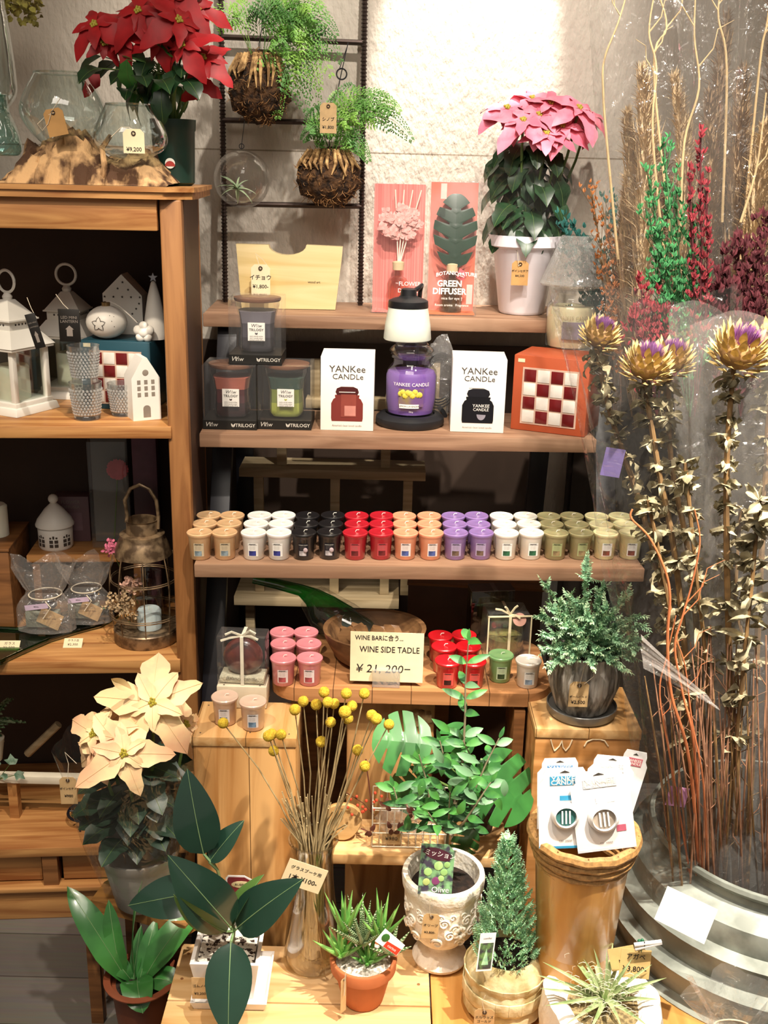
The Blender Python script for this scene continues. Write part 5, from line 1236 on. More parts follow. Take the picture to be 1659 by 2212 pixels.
def mossball(px, py, rx, rz, Y, label, tips, hook):
    k = mpp(px, py, Y); c = at(px, py, Y); t = thing('hanging_fern', label, 'hanging plant', c)
    a, h = rx*k, rz*k
    b = MB().ball((0, 0, 0), (a, a*.75, h), mossd, 40, nz=.16, ns=45)
    fib = mat('coir_fibre', '8a6238', .9)
    for q in range(260):
        th, ph = rnd.uniform(-1.6, 1.6), rnd.uniform(-1.2, 1.2); d = Vector((math.sin(th)*math.cos(ph), -math.cos(th)*math.cos(ph), math.sin(ph)))
        p = Vector((d.x*a, d.y*a*.75, d.z*h))*1.0; e = Vector((rnd.uniform(-1, 1), -.3, rnd.uniform(-1, 1)))*.012
        b.tube([p, p+d*.003+e*.5, p+e], .0006, fib, 3)
    b.build('moss_ball', t)
    b = MB()
    for q in range(11):
        th = -1.1+2.2*q/10+rnd.uniform(-.1, .1); p0 = Vector((math.sin(th)*a*.7, -math.cos(th)*a*.35, h*.90)); p1 = Vector((math.sin(th)*a*1.0, -math.cos(th)*a*.80, h*.45)); p2 = Vector((math.sin(th)*a*1.02+rnd.uniform(-.01, .01), -math.cos(th)*a*.84, h*rnd.uniform(-.1, .35)))
        b.tube([p0, p1, p2], [.0045, .0038, .001], rhiz, 6)
    b.build('rhizomes', t)
    b = MB()
    for i, (x, y, L) in enumerate(tips):
        e = at(x, y, Y-.01-rnd.random()*.06)-c; base = Vector((e.x*.25+rnd.uniform(-.2, .2)*a, rnd.uniform(-.4, .2)*a, h*.85))
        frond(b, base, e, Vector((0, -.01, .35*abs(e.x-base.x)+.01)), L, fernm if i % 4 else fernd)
    b.build('fronds', t)
    MB().tube([(0, 0, h*.9), (.0, .0, h*1.2)]+[at(x, y, yy)-c for x, y, yy in hook], .0011, black_paint, 5).build('hanging_wire', t)
    return t
mossball(561, 190, 66, 74, 2.345, 'larger moss ball fern hanging on the upper part of the ladder', [(600, 12, .05), (640, 20, .05), (690, 15, .06), (705, 50, .05), (725, 75, .04), (620, 60, .05), (660, 70, .05), (600, 90, .04), (735, 130, .035), (700, 110, .05), (650, 130, .05), (640, 200, .045), (660, 235, .045), (600, 252, .035), (690, 190, .04), (715, 160, .03), (560, 30, .03), (510, 5, .03), (460, 40, .035), (630, -10, .05), (585, -15, .04), (505, 40, .02), (690, 240, .035), (585, 185, .02)], [(566, 60, 2.38), (567, -40, 2.40)])
mossball(711, 382, 69, 60, 2.345, 'smaller moss ball fern hanging on the lower right of the ladder', [(760, 185, .035), (800, 210, .04), (835, 215, .04), (862, 240, .035), (888, 300, .03), (770, 240, .045), (730, 200, .035), (700, 250, .035), (680, 235, .03), (800, 240, .04), (850, 228, .04), (745, 260, .035), (670, 280, .02), (700, 290, .02), (765, 300, .025), (780, 330, .025), (655, 300, .015), (725, 300, .02), (690, 310, .02), (750, 315, .02), (795, 345, .02)], [(716, 260, 2.36), (737, 160, 2.375), (752, 92, 2.40)])
price_tag('price_tag', 709, 255, 2.27, 36, 62, [('シノブ', 9, 34), ('¥1,800', 9, 50)], 'tan price tag among the fronds of the smaller moss ball fern', kraft, rz=R(6))
t = thing('wire_hook', 'black wire hook hanging from the ladder rung above the smaller fern', 'hook', at(738, 160, 2.375))
MB().ring((0, 0, 0), 11*mpp(738, 160, 2.375), .0016, blk, 20, 'y').tube([at(733, 150, 2.375)-t.location, at(753, 92, 2.395)-t.location], .0009, blk, 5).build('hook', t)
# glass globe with air plant
gc = at(523, 387, 2.33); kg = mpp(523, 387, 2.33)
t = thing('hanging_glass_globe', 'clear glass globe with a tillandsia hanging on the left of the ladder', 'terrarium', gc)
thin = clear('thin_glass', tint=(.985, .985, .985), base=.03, edge=.55, rough=.01)
MB().ball((0, 0, 0), 61*kg, thin, 40).build('globe', t)
MB().tube([(0, 0, 61*kg), (0, 0, 61*kg+.008), at(528, 262, 2.40)-gc], .0009, blk, 5).ring((0, 0, 61*kg+.006), .005, .0009, blk, 14, 'y').build('hanger', t)
ti = mat('air_plant', 'b3c29a', .7, vs=40, col2='87a07a')
t2 = thing('air_plant', 'small pale green tillandsia inside the hanging glass globe', 'air plant', at(512, 408, 2.33))
b = MB(); o_ = t2.location
for i, (x, y) in enumerate(((470, 388), (478, 400), (500, 378), (525, 385), (535, 398), (548, 405), (488, 372), (515, 370), (475, 412), (545, 425), (520, 432), (510, 440), (500, 395), (530, 380))):
    e = at(x, y, 2.33+.02*math.sin(i*2))-o_; b.leaf((0, 0, 0), e+Vector((0, 0, .006)), (0, -.5, 1), e.length*1.1+.003, .006, ti, 'blade', .5, .3, 7)
b.build('leaves', t2)
# ------------------------------------------------------------------ pink poinsettia, white pot, top shelf
Yp = 2.335; bp_ = on(1126, 672, Z1); rim = at(1136, 508, Yp); k = mpp(1130, 560, Yp); hp = rim.z-Z1
t = thing('poinsettia', 'pink poinsettia in a white plastic pot and clear sleeve, top shelf', 'potted plant', (rim.x-.0, Yp, Z1+.0005)); O = t.location.copy()
wp = mat('white_plastic', 'efeaf0', .4, vs=10, var=.03)
pot_lathe('pot', t, [(0, 0), (46*k, 0), (50*k, .006), (68*k, hp-.028), (70*k, hp-.026), (78*k, hp-.022), (80*k, hp), (72*k, hp), (66*k, hp-.02), (0, hp-.02)], wp)
pinkb = mat('pink_bract', 'f08aa0', .5, vs=22, col2='e0687f', sss=.1); b = MB(); s_ = MB()
for x, y, Y, L in ((1130, 262, 2.26, .085), (1190, 225, 2.30, .09), (1250, 235, 2.28, .085), (1095, 235, 2.31, .08), (1150, 215, 2.34, .09), (1215, 275, 2.27, .075), (1270, 250, 2.33, .075), (1180, 290, 2.25, .07), (1165, 250, 2.28, .08)):
    c = at(x, y, Y)-O; s_.tube(path3((0, 0, hp-.02), c, (c.x*.2, 0, 0)), .0028, stemg, 6); rosette(b, c, (rnd.uniform(-.3, .3)+c.x*2, -.55, .8), L, pinkb, cyath, 10, flat=-.05)
b.build('bracts', t); g = MB()
for q in range(110):
    a = rnd.uniform(0, 6.28); zz = rnd.uniform(hp+.01, hp+.185); r_ = rnd.uniform(.01, .055); p = Vector((r_*math.cos(a), r_*math.sin(a)*.8, zz))
    g.leaf(p, (math.cos(a), math.sin(a)-.3, rnd.uniform(-.9, .1)), (0, -.4, 1), rnd.uniform(.06, .085), .042, leafd, 'bract', .6, .1, 7, rib=stemg)
g.build('leaves', t); s_.build('stems', t)
def sleeve(name, parent, c0, r0, z0, r1, z1, mt=film, wob=.05, seg=40, ob=(0, 0), rows=10, slant=0):
    vs = []; fs = []
    for j in range(rows+1):
        v = j/rows
        for i in range(seg):
            a = 2*math.pi*i/seg; rr_ = (r0+(r1-r0)*v**.9)*(1+wob*math.sin(a*7+v*2)+wob*.6*math.sin(a*13-v*5)+.5*wob*noise.noise(Vector((math.cos(a)*3, math.sin(a)*3, v*4))))
            vs.append((c0[0]+ob[0]*v+rr_*math.cos(a), c0[1]+ob[1]*v+rr_*math.sin(a), z0+(z1-z0)*v+slant*v*math.cos(a*3)))
    for j in range(rows):
        for i in range(seg): q, q2 = j*seg+i, j*seg+(i+1) % seg; fs.append((q, q2, q2+seg, q+seg))
    b = MB().add(vs, fs, mt, True); return b.build(name, parent)
sleeve('clear_sleeve', t, (0, 0), .062, hp-.04, .120, hp+.135, wob=.03, mt=film_s)
price_tag('price_tag', 1123, 590, Yp-.078, 36, 52, [('ポインセチア', 6, 22), ('¥4,500', 7, 32)], 'brown tag on the white pot of the pink poinsettia', mat('brown_kraft', 'b98d55', .8), string=[(1120, 575, Yp-.08), (1118, 545, Yp-.085)])
# ------------------------------------------------------------------ peach poinsettia, grey pot on the stool
Yq = 1.60; rm = at(301, 1828, Yq); k = mpp(300, 1880, Yq); hp = rm.z-SZ
t = thing('poinsettia', 'peach poinsettia in a pale grey pot and clear sleeve on the stool', 'potted plant', (rm.x, Yq, SZ+.0005)); O = t.location.copy()
gp = mat('pale_grey_plastic', 'aeaca6', .45, vs=10, var=.05)
pot_lathe('pot', t, [(0, 0), (.043, 0), (.046, .004), (.062, hp-.03), (.063, hp-.02), (84*k, hp-.012), (85*k, hp), (80*k, hp), (.060, hp-.02), (0, hp-.02)], gp)
peach = mat('peach_bract', 'f7dca6', .55, vs=14, col2='f0bd94', sss=.1); vein = mat('bract_vein', 'f0c898', .6); b = MB(); s_ = MB()
for x, y, Y, L, n_ in ((330, 1518, 1.56, .102, (.05, -.75, .65)), (268, 1628, 1.50, .088, (.1, -.8, .6)), (205, 1585, 1.53, .072, (-.4, -.7, .6)), (230, 1560, 1.57, .062, (-.1, -.6, .8)), (215, 1625, 1.52, .068, (-.3, -.8, .5)), (400, 1565, 1.62, .055, (.6, -.6, .5))):
    c = at(x, y, Y)-O; s_.tube(path3((0, 0, hp-.02), c, (c.x*.2, 0, 0)), .0030, stemg, 6); rosette(b, c, n_, L, peach, cyath, 10, flat=-.05, rib=vein)
b.leaf(at(285, 1490, 1.56)-O, (-1.0, -.1, .55), (0, -.8, .6), .055, .018, peach, 'lance', -.6, .3, 8)
b.build('bracts', t); g = MB()
lfd2 = mat('blue_green_leaf', '26402f', .42, vs=20, var=.35)
for q in range(80):
    a = rnd.uniform(0, 6.28); zz = rnd.uniform(hp+.035, hp+.17); r_ = rnd.uniform(.01, .055); p = Vector((r_*math.cos(a), r_*math.sin(a)*.8, zz))
    g.leaf(p, (math.cos(a), math.sin(a)-.2, rnd.uniform(-.25, .5)), (0, -.4, 1), rnd.uniform(.06, .08), .046, lfd2, 'bract', .35, .1, 7, rib=stemg)
g.build('leaves', t); s_.build('stems', t)
sleeve('clear_sleeve', t, (0, 0), .070, hp-.06, .128, hp+.21, wob=.035, mt=film_s)
price_tag('price_tag', 148, 1708, Yq-.11, 36, 66, [('ポインセチア', 6, 28), ('¥980', 9, 46)], 'kraft tag hanging at the left of the peach poinsettia', kraft, string=[(148, 1650, Yq-.11), (140, 1625, Yq-.11), (165, 1650, Yq-.11)], rz=R(3))
# ------------------------------------------------------------------ feathery conifer in ribbed pot
cz = zr; pc = on(1258, 1540, cz); Yc = pc.y+.005; k = mpp(1262, 1450, Yc)
H_ = at(1265, 1398, Yc).z-cz-.012
t = thing('potted_conifer', 'bushy blue-green conifer in a grey ribbed pot on the right pedestal', 'potted plant', (at(1258, 1500, Yc).x, Yc, cz+.012)); O = t.location.copy()
rib_ = mat('weathered_grey_glaze', 'b5b0a8', .75, vs=95, col2='5f5a54', stretch=(1, 1, .12), bump=.4)
MB().lathe([(0, 0), (54*k, 0), (60*k, .006), (76*k, .05), (78*k, .075), (73*k, H_-.012), (73*k, H_-.006), (75*k, H_), (68*k, H_), (64*k, H_-.015), (0, H_-.015)], rib_, 120, fn=lambda a, z, r: 1+(.018*math.sin(a*34) if .006 < z < H_-.013 else 0)).build('pot', t)
st_ = thing('pot_saucer', 'round grey zinc saucer under the conifer pot', 'saucer', (O.x, O.y, cz+.0005))
MB().lathe([(0, 0), (70*k, 0), (75*k, .004), (76*k, .017), (74*k, .018), (72*k, .011), (0, .0108)], mat('zinc', '8a8a88', .4, metal=.6, vs=20), 48).build('saucer', st_)
con = mat('conifer_blue_green', 'a3cba0', .6, vs=90, col2='74a880'); con2 = mat('conifer_light_tip', 'cfe6b8', .6, vs=60, col2='9ccaa0')
def plume(b, p, d, L, mt, mt2, w_=.012):
    """a conifer spray: a curved shoot clothed in short scale twigs"""
    d = d.normalized(); up_ = Vector((0, 0, 1)); sd = d.cross(up_)
    if sd.length < .1: sd = Vector((1, 0, 0))
    sd.normalize(); n = max(5, int(L/.0042)); nn = sd.cross(d)
    prev = p
    for i in range(n):
        t_ = i/n; q = p+d*(L*t_)+up_*(-.12*L*math.sin(t_*2)+.1*L*t_*t_)
        m_ = mt2 if t_ > .6 else mt; l = w_*(1-.55*t_)
        for sg in (-1, 1):
            b.leaf(q, sd*sg*.8+d*.9+nn*rnd.uniform(-.6, .6), nn, l, l*.45, m_, 'lance', .3, .2, 2)
        b.leaf(q, nn*.8+d, -d, l*.7, l*.3, m_, 'lance', .3, .2, 2)
        if i: b.tube([prev, q], .0007, mt, 3, False)
        prev = q
    b.leaf(prev, d, nn, w_*.8, w_*.3, mt2, 'lance', 0, .2, 2)
b = MB(); tr = mat('conifer_bark', '5a4634', .9)
def bush(b, base, tips, spread, n_sub, L, mt, mt2, w_):
    for tip in tips:
        pts = path3(base, tip, (0, 0, .01), 8)
        for i in range(3, 9):
            for q in range(n_sub):
                d = (pts[min(i, 8)]-pts[i-2]).normalized()+Vector((rnd.gauss(0, spread), rnd.gauss(-.15, spread), rnd.gauss(.15, spread)))
                plume(b, pts[i]-d*.005, d, L*rnd.uniform(.7, 1.2), mt, mt2, w_)
tips = [at(x, y, Yc+dy)-O for x, y, dy in ((1195, 1430, -.05), (1345, 1440, -.04), (1280, 1430, -.08), (1170, 1330, .0), (1385, 1350, .0), (1215, 1330, -.05), (1310, 1310, -.04), (1240, 1420, -.08), (1320, 1425, -.07), (1370, 1395, -.05), (1180, 1400, -.04), (1260, 1390, -.09), (1265, 1245, 0), (1180, 1265, 0), (1190, 1310, -.03), (1180, 1370, -.04), (1220, 1350, -.06), (1270, 1330, -.07), (1320, 1330, -.05), (1352, 1290, 0), (1375, 1330, -.02), (1375, 1380, -.03), (1360, 1415, -.03), (1250, 1300, -.03), (1300, 1270, .01), (1230, 1400, -.07), (1290, 1405, -.08), (1330, 1380, -.07), (1200, 1400, -.05), (1250, 1360, -.08), (1300, 1360, -.08), (1340, 1355, .05), (1230, 1290, .05))]
bush(b, Vector((0, 0, H_-.01)), tips, .6, 4, .027, con, con2, .0105)
for q in range(5): plume(b, at(1265, 1262-q*9, Yc)-O, Vector((rnd.uniform(-.3, .3), 0, 1)), .03, con, con2, .011)
b.build('foliage', t)
MB().tube([(0, 0, H_-.02), (.0, 0, H_+.08), at(1265, 1250, Yc)-O], [.006, .004, .001], tr).build('trunk', t)
MB().lathe([(0, 0), (66*k, 0)], soil, 30, c=(0, 0, H_-.012)).build('soil', t)
price_tag('price_tag', 1250, 1500, Yc-.067, 42, 60, [('ボールバード', 6.5, 36), ('¥2,500', 11, 49)], 'tan tag reading 2,500 on the grey ribbed conifer pot', kraft, string=[(1262, 1440, Yc-.067), (1272, 1430, Yc-.067), (1284, 1445, Yc-.067), (1282, 1462, Yc-.067), (1262, 1478, Yc-.068)])
# ------------------------------------------------------------------ glass vase of billy buttons
vb = on(664, 2102, PZ); Yv = vb.y+.03; ob_ = at(664, 2090, Yv); rimc = at(682, 1812, Yv); k = mpp(680, 1850, Yv)
hv = rimc.z-PZ
t = thing('glass_vase', 'tall smoky glass vase holding dried yellow billy buttons', 'vase', (rimc.x-.004, Yv, PZ+.0005)); O = t.location.copy()
sm = clear('smoky_vase_glass', tint=(.93, .90, .82), base=.08, edge=.7, rough=.02)
MB().lathe([(0, 0), (.040, 0), (.046, .006), (.049, .025), (.045, .07), (.037, .13), (.034, .17), (.033, hv-.03), (.037, hv-.012), (52*k, hv-.002), (53*k, hv), (50*k, hv+.001), (.034, hv-.014), (.031, hv-.03), (.032, .17), (.035, .13), (.043, .07), (.046, .025), (.040, .009), (0, .008)], sm, 44).ring((0, 0, hv), 52*k, .0022, sm, 40).build('vase', t)
stm = mat('dry_tan_stem', 'b39d72', .8, vs=60, var=.25); yel = mat('billy_button_yellow', 'e0c23a', .85, vs=300, col2='c9a020', bump=.8, bs=900)
balls = [(700, 1495), (748, 1498), (787, 1498), (655, 1515), (683, 1522), (708, 1517), (722, 1520), (637, 1533), (760, 1525), (745, 1538), (714, 1560), (694, 1602), (803, 1545), (813, 1553), (840, 1565), (773, 1620), (788, 1655), (482, 1562), (580, 1590), (607, 1587), (591, 1622), (751, 1552), (587, 1586)]
spec = {17: 'yellow billy button on the longest stem, arching far left over the pedestal', 20: 'yellow billy button, lowest of the cluster left of the vase', 16: 'yellow billy button, lowest at the right side of the bunch', 15: 'yellow billy button second lowest on the right of the bunch', 14: 'yellow billy button farthest to the right in the bunch', 11: 'yellow billy button lowest in the middle of the bunch', 2: 'yellow billy button overlapping the side table edge, at the top right of the bunch'}
for i, (x, y) in enumerate(balls):
    Yb = Yv-.02+rnd.uniform(-.03, .03); c = at(x, y, Yb); kk = mpp(x, y, Yb); r_ = (14 if i == 9 else 11.6+rnd.random())*kk
    foot = Vector((O.x+rnd.uniform(-.024, .024), O.y+rnd.uniform(-.02, .02), O.z+rnd.uniform(.012, .03)))
    lip = Vector((O.x+max(-.024, min(.024, (c.x-O.x)*.18)), O.y+rnd.uniform(-.02, .015), O.z+hv-.01))
    tt = thing('billy_button', spec.get(i, 'yellow billy button on a dry tan stem in the upright middle of the bunch'), 'dried flower', foot, 0, 'dried billy buttons in the glass vase')
    mid = lip.lerp(c, .5)+Vector((rnd.uniform(-.008, .008), 0, 0))+(Vector((-.012, 0, .03)) if i == 17 else Vector())
    MB().tube([Vector(), lip-foot, lip.lerp(mid, .5)-foot+Vector((rnd.uniform(-.004, .004), 0, 0)), mid-foot, c-foot], [.0016, .0014, .0013, .0012, .001], stm, 5).build('stem', tt)
    MB().ball(c-foot, r_, yel, 20, nz=.06, ns=160).build('flower_head', tt)
b = MB()
for q in range(60):
    foot = Vector((rnd.uniform(-.026, .026), rnd.uniform(-.02, .02), .012)); a = rnd.uniform(-.02, .02); b.tube([foot, (a, rnd.uniform(-.02, .015), hv), (a*2.2+rnd.uniform(-.015, .015), rnd.uniform(-.02, .01), hv+rnd.uniform(.03, .10))], .0012, stm, 4)
o = b.build('bare_stems'); o.location = O; tag(o, 'many bare tan dried stems packed in the glass vase', 'dried stems', kind='stuff')
price_tag('price_tag', 657, 1893, Yv-.055, 88, 64, [('グラスブーケ用', 10, 18), ('1本 ¥100-', 16, 42)], 'cream card reading 100 hung on the glass vase, tilted', cream_card, hole=False, ry=R(20))
# ------------------------------------------------------------------ olive tree in ornate footed pot
fb = on(945, 2092, PZ); Yo = fb.y+.03; rc_ = at(966, 1882, Yo); k = mpp(966, 1900, Yo); hz_ = rc_.z-PZ
t = thing('olive_tree', 'young olive tree in an ornate white-washed footed pot', 'potted plant', (rc_.x-.006, Yo, PZ+.0005)); O = t.location.copy()
orn = mat('whitewashed_stone', 'f4eee2', .8, vs=55, col2='d9ccb2', bump=.5, bs=120, lo=.3, hi=.5)
Rr = 88*k
MB().lathe([(0, 0), (.046, 0), (.048, .006), (.043, .016), (.026, .028), (.024, .036), (.040, .046), (.056, .066), (.064, .10), (.065, hz_-.04), (.0655, hz_-.03), (Rr, hz_-.022), (Rr*1.02, hz_-.006), (Rr, hz_), (Rr*.88, hz_), (.054, hz_-.03), (0, hz_-.03)], orn, 56).build('pot', t)
b = MB()
def scroll(cx, cz_, s, hand=1, turns=1.6, r=.0018):
    pts = []
    for i in range(26):
        u = i/25; a = u*turns*2*math.pi; rr_ = s*(1-u*.85); x = cx+hand*rr_*math.cos(a); z = cz_+rr_*math.sin(a); R_ = .0655 if z > .09 else .0655-(.09-z)*.25; pts.append((R_*math.sin(x/R_), -R_*math.cos(x/R_), z))
    b.tube(pts, r, orn, 5)
for i in range(10):
    cx = -.09+.0200*i
    scroll(cx, .076+.018*(i % 2), .0105, 1 if i % 2 else -1, r=.0021); scroll(cx+.01, .118-.012*(i % 2), .0095, -1 if i % 2 else 1, r=.002)
    scroll(cx+.004, hz_-.045, .006, 1, 1.2, .0014)
for q in range(8):
    a = q*math.pi/4; cx, cz_ = .028+.0085*math.cos(a), .098+.0085*math.sin(a); b.ball((.066*math.sin(cx/.066), -.066*math.cos(cx/.066), cz_), (.0055, .0025, .0045), orn, 8)
b.build('relief', t)
MB().lathe([(0, .003), (.056, 0)], soil, 30, c=(0, 0, hz_-.028)).build('soil', t)
ol = mat('olive_leaf', '4a8a3c', .5, vs=30, col2='35683a'); olp = mat('olive_leaf_pale', '6f9a70', .5, vs=30)
bs_ = Vector((.0, .005, hz_-.03)); br = MB(); lf_ = MB()
branches = [((1000, 1640, 0), (1005, 1540, 0), (1005, 1480, 0), (1012, 1385, -.01)), ((930, 1760, -.01), (925, 1700, -.01), (905, 1630, -.02)), ((1010, 1740, -.02), (1050, 1650, -.02), (1078, 1595, -.02)), ((970, 1760, -.03), (972, 1710, -.04)), ((930, 1740, -.02), (860, 1735, -.03), (850, 1700, -.03)), ((1000, 1780, -.04), (1040, 1720, -.05), (1060, 1690, -.05)), ((950, 1790, -.04), (925, 1755, -.05)), ((980, 1700, .0), (960, 1640, .0), (950, 1600, 0)), ((990, 1720, 0), (1020, 1640, 0), (1000, 1600, -.02))]
for bi, brn in enumerate(branches):
    P_ = [bs_, at(968, 1800, Yo)-O]+[at(x, y, Yo+dy)-O for x, y, dy in brn]
    full = []
    for i in range(len(P_)-1): full += [P_[i].lerp(P_[i+1], j/4) for j in range(4)]
    full.append(P_[-1]); n = len(full); br.tube(full, [.003*(1-.75*i/n) for i in range(n)], mat('olive_bark', '8f8468', .8), 6)
    step = 2 if bi else 2
    for i in range(7 if bi else 8, n, step):
        d = (full[i]-full[i-1]).normalized(); a = i*1.57
        sd = Vector((1, 0, 0)) if (i//step) % 2 else Vector((.25, -.9, 0))
        for sg in (-1, 1): lf_.leaf(full[i], sd*sg+d*.55, Vector((0, -.8, .6)), rnd.uniform(.030, .044), rnd.uniform(.011, .015), ol if rnd.random() < .8 else olp, 'lance', .3, .15, 6)
    lf_.leaf(full[-1], d, (0, -1, 0), .022, .007, ol, 'lance', .1, .1, 5)
for q in range(60):
    c = at(rnd.gauss(965, 48), rnd.gauss(1700, 50), Yo-rnd.uniform(-.02, .06))-O; a = rnd.random()*6.28
    lf_.leaf(c, (math.cos(a), -.4, math.sin(a)), (0, -.9, .5), rnd.uniform(.028, .042), .013, ol if q % 5 else olp, 'lance', .3, .15, 6)
br.build('branches', t); lf_.build('leaves', t)
# plant label in the olive pot
lc = at(943, 1878, Yo-.045); kk = mpp(943, 1878, Yo-.045)
t = thing('plant_label', 'glossy picture label with olives standing in the ornate pot', 'plant label', (lc.x, lc.y, lc.z), R(4))
M = Euler((R(-14), R(4), 0)).to_matrix().to_4x4(); w2, h2 = 37*kk, 56*kk
b = MB().prism([(-w2, -h2), (w2, -h2), (w2, h2*.72), (w2*.6, h2), (-w2, h2)], .0008, mat('label_photo', '7fae7a', .3, vs=70, col2='3f3a48', coat=.5), M=M)
b.prism([(w2*(.0+.85*math.cos(q*.3)*(1+.06*math.sin(q*3))), h2*(.60+.24*math.sin(q*.3)-.12*math.cos(q*.3))) for q in range(21)], .0002, mat('label_plaque', '4a2330', .4), y0=-.0004, M=M)
b.text('ミッション', 14*kk, mat('white_print', 'f7efe6', .5, var=.02), 0, h2*.60, -.0008, M=M @ TM(ry=R(9))); b.text('Olive', 18*kk, mat('white_print', 'f7efe6', .5, var=.02), w2*.30, -h2*.80, -.0010, M=M)
for x, z, r_, m_ in ((.1, .15, 10, 'a9cf84'), (-.5, -.1, 9, '9cc078'), (.45, -.1, 8, '8fb870'), (0, -.45, 9, '7d3f6a'), (-.55, -.5, 8, 'a9b870'), (.6, .2, 7, '8fb870'), (.3, -.35, 7, '9cc078')): b.ball((w2*x, -.0008, h2*z), (r_*kk, .0006, r_*kk), mat('olive_print_'+m_, m_, .3), 12, M=M)
b.build('card', t)
price_tag('price_tag', 930, 2001, Yo-.075, 36, 64, [('オリーブ', 8, 30), ('¥3,800-', 8, 48)], 'tan tag hanging on the ornate white-washed olive pot', kraft, string=[(928, 1965, Yo-.076), (929, 1945, Yo-.079)], ry=R(4))
# monstera behind, on the lower shelf
mon = mat('monstera_green', '3a7a38', .45, vs=10, col2='2a5c2a', coat=.3)
mb_ = on(1035, 1805, lz); Ym = mb_.y+.025
t = thing('monstera', 'monstera with split leaves in a dark pot on the lower shelf', 'potted plant', (mb_.x, Ym, lz+.0005)); O = t.location.copy()
MB().lathe([(0, 0), (.026, 0), (.032, .045), (.030, .047), (.028, .04), (0, .04)], mat('dark_brown_pot', '2c2420', .4), 28).build('pot', t)
lv = [((935, 1610), (-1, 0, .12), (-.1, -.75, .65), .105, .115, 1.64), ((1000, 1640), (-.35, 0, 1), (0, -.8, .5), .07, .075, 1.70), ((1040, 1640), (.75, -.15, -.75), (.35, -.75, .6), .135, .135, 1.60), ((930, 1680), (-.6, 0, -.5), (0, -.8, .6), .09, .09, 1.66), ((1020, 1790), (-.3, 0, -1), (0, -1, .3), .08, .05, 1.6)]
s_ = MB()
for (x, y), d, nn, L, W_, Y in lv:
    c = at(x, y, Y)-O; l_ = MB(); monstera(l_, c, Vector(d), Vector(nn), L, W_, mon, cuts=3); l_.build('leaf', t)
    s_.tube(path3((0, 0, .04), c, (0, .01, 0)), .0022, stemg, 6)
s_.build('stems', t)
# ------------------------------------------------------------------ rubber plant
Yr = 1.43; rl, rrr = at(416, 2050, Yr), at(566, 2050, Yr); kz = mpp(490, 2060, Yr)
hr = rl.z-PZ; Wr = 146*kz
t = thing('rubber_plant', 'rubber plant with broad dark leaves in a square white pot', 'potted plant', ((rl.x+rrr.x)/2, Yr+.02, PZ+.0125)); O = t.location.copy(); hr -= .012
hr = max(hr, .06)
wpot = mat('white_glazed_pot', 'eeeae6', .3, coat=.4, var=.03)
b = MB(); w0, w1 = Wr*.40, Wr*.5; wi = w1-.006
def sqr(w_, z): return [(-w_, -w_, z), (w_, -w_, z), (w_, w_, z), (-w_, w_, z)]
vs = sqr(w0, 0)+sqr(w1, hr)+sqr(wi, hr)+sqr(wi*.9, hr-.02)
fs = [(3, 2, 1, 0), (12, 13, 14, 15)]+[(a+4*j, (a+1) % 4+4*j, (a+1) % 4+4*(j+1), a+4*(j+1)) for j in range(3) for a in range(4)]
b.add(vs, fs, wpot); b.build('pot', t)
MB().box((0, 0, hr-.010), (wi*1.85, wi*1.85, .008), mat('soil_with_perlite', '2c1d14', .95, vs=120, col2='d9d4c8', lo=.52, hi=.56)).build('soil', t)
tt = thing('pot_tray', 'square white tray under the rubber plant pot', 'tray', (O.x+.006, O.y, PZ+.0005))
b = MB(); w_ = Wr*.56; vs = sqr(w_*.92, 0)+sqr(w_, .016)+sqr(w_*.96, .016)+sqr(w_*.9, .011); b.add(vs, fs, wpot); b.build('tray', tt)
rub = mat('rubber_leaf', '1f3a2e', .22, vs=8, var=.2, coat=.5); rubg = mat('rubber_leaf_underside', '4f6f34', .4, vs=12); ribm = mat('leaf_midrib', '7d9a6a', .4)
node = at(505, 2012, Yr)-O
s_ = MB().tube([(0, 0, hr-.01), node*.6+Vector((0, 0, .0)), node, at(470, 1880, Yr)-O, at(452, 1850, Yr+.01)-O], [.0035, .003, .003, .0025, .002], mat('rubber_stem', '7a8050', .5), 8)
def bigleaf(name, base, tip, nn, W_, mt, Yb, Yt, curl=.25, fold=.12):
    a = at(*base, Yb)-O; c = at(*tip, Yt)-O; d = c-a; L = d.length*1.05; l_ = MB()
    q = Vector(nn); q = (q-d.normalized()*q.dot(d.normalized())).normalized(); d2 = d.normalized()+q*math.tan(curl*.9)*.9
    l_.leaf(a, d2, nn, L, W_, mt, 'ovate', curl, fold, 14, rib=ribm); l_.build('leaf', t)
    if (a-node).length > .004: s_.tube([node if base[1] > 1900 else at(470, 1880, Yr)-O, a], .0022, ribm, 6)
bigleaf('a', (440, 1845), (405, 1672), (.1, -.95, .2), .080, rub, Yr, Yr+.02)
bigleaf('b', (452, 1862), (522, 1775), (-.3, -.8, .5), .042, rub, Yr, Yr+.02)
bigleaf('c', (497, 2002), (372, 1858), (.25, -.8, .5), .090, rub, Yr-.01, Yr-.03)
bigleaf('d', (440, 1925), (280, 1955), (0, -.75, .6), .075, rub, Yr+.01, Yr-.0)
bigleaf('e', (490, 2012), (378, 1943), (.3, -.7, -.5), .050, rubg, Yr-.02, Yr-.05)
bigleaf('f', (512, 2005), (642, 1905), (-.25, -.75, .6), .078, rub, Yr-.01, Yr-.03)
bigleaf('g', (505, 2000), (562, 1893), (-.8, -.6, .1), .036, rubg, Yr, Yr+.01, fold=.5)
bigleaf('h', (499, 2035), (492, 2235), (0, -.85, .5), .082, rub, Yr-.03, Yr-.11)
s_.build('stem', t)
t = thing('plant_label', 'dark red plant label with rounded corners behind the rubber plant', 'plant label', at(522, 1925, Yr+.05))
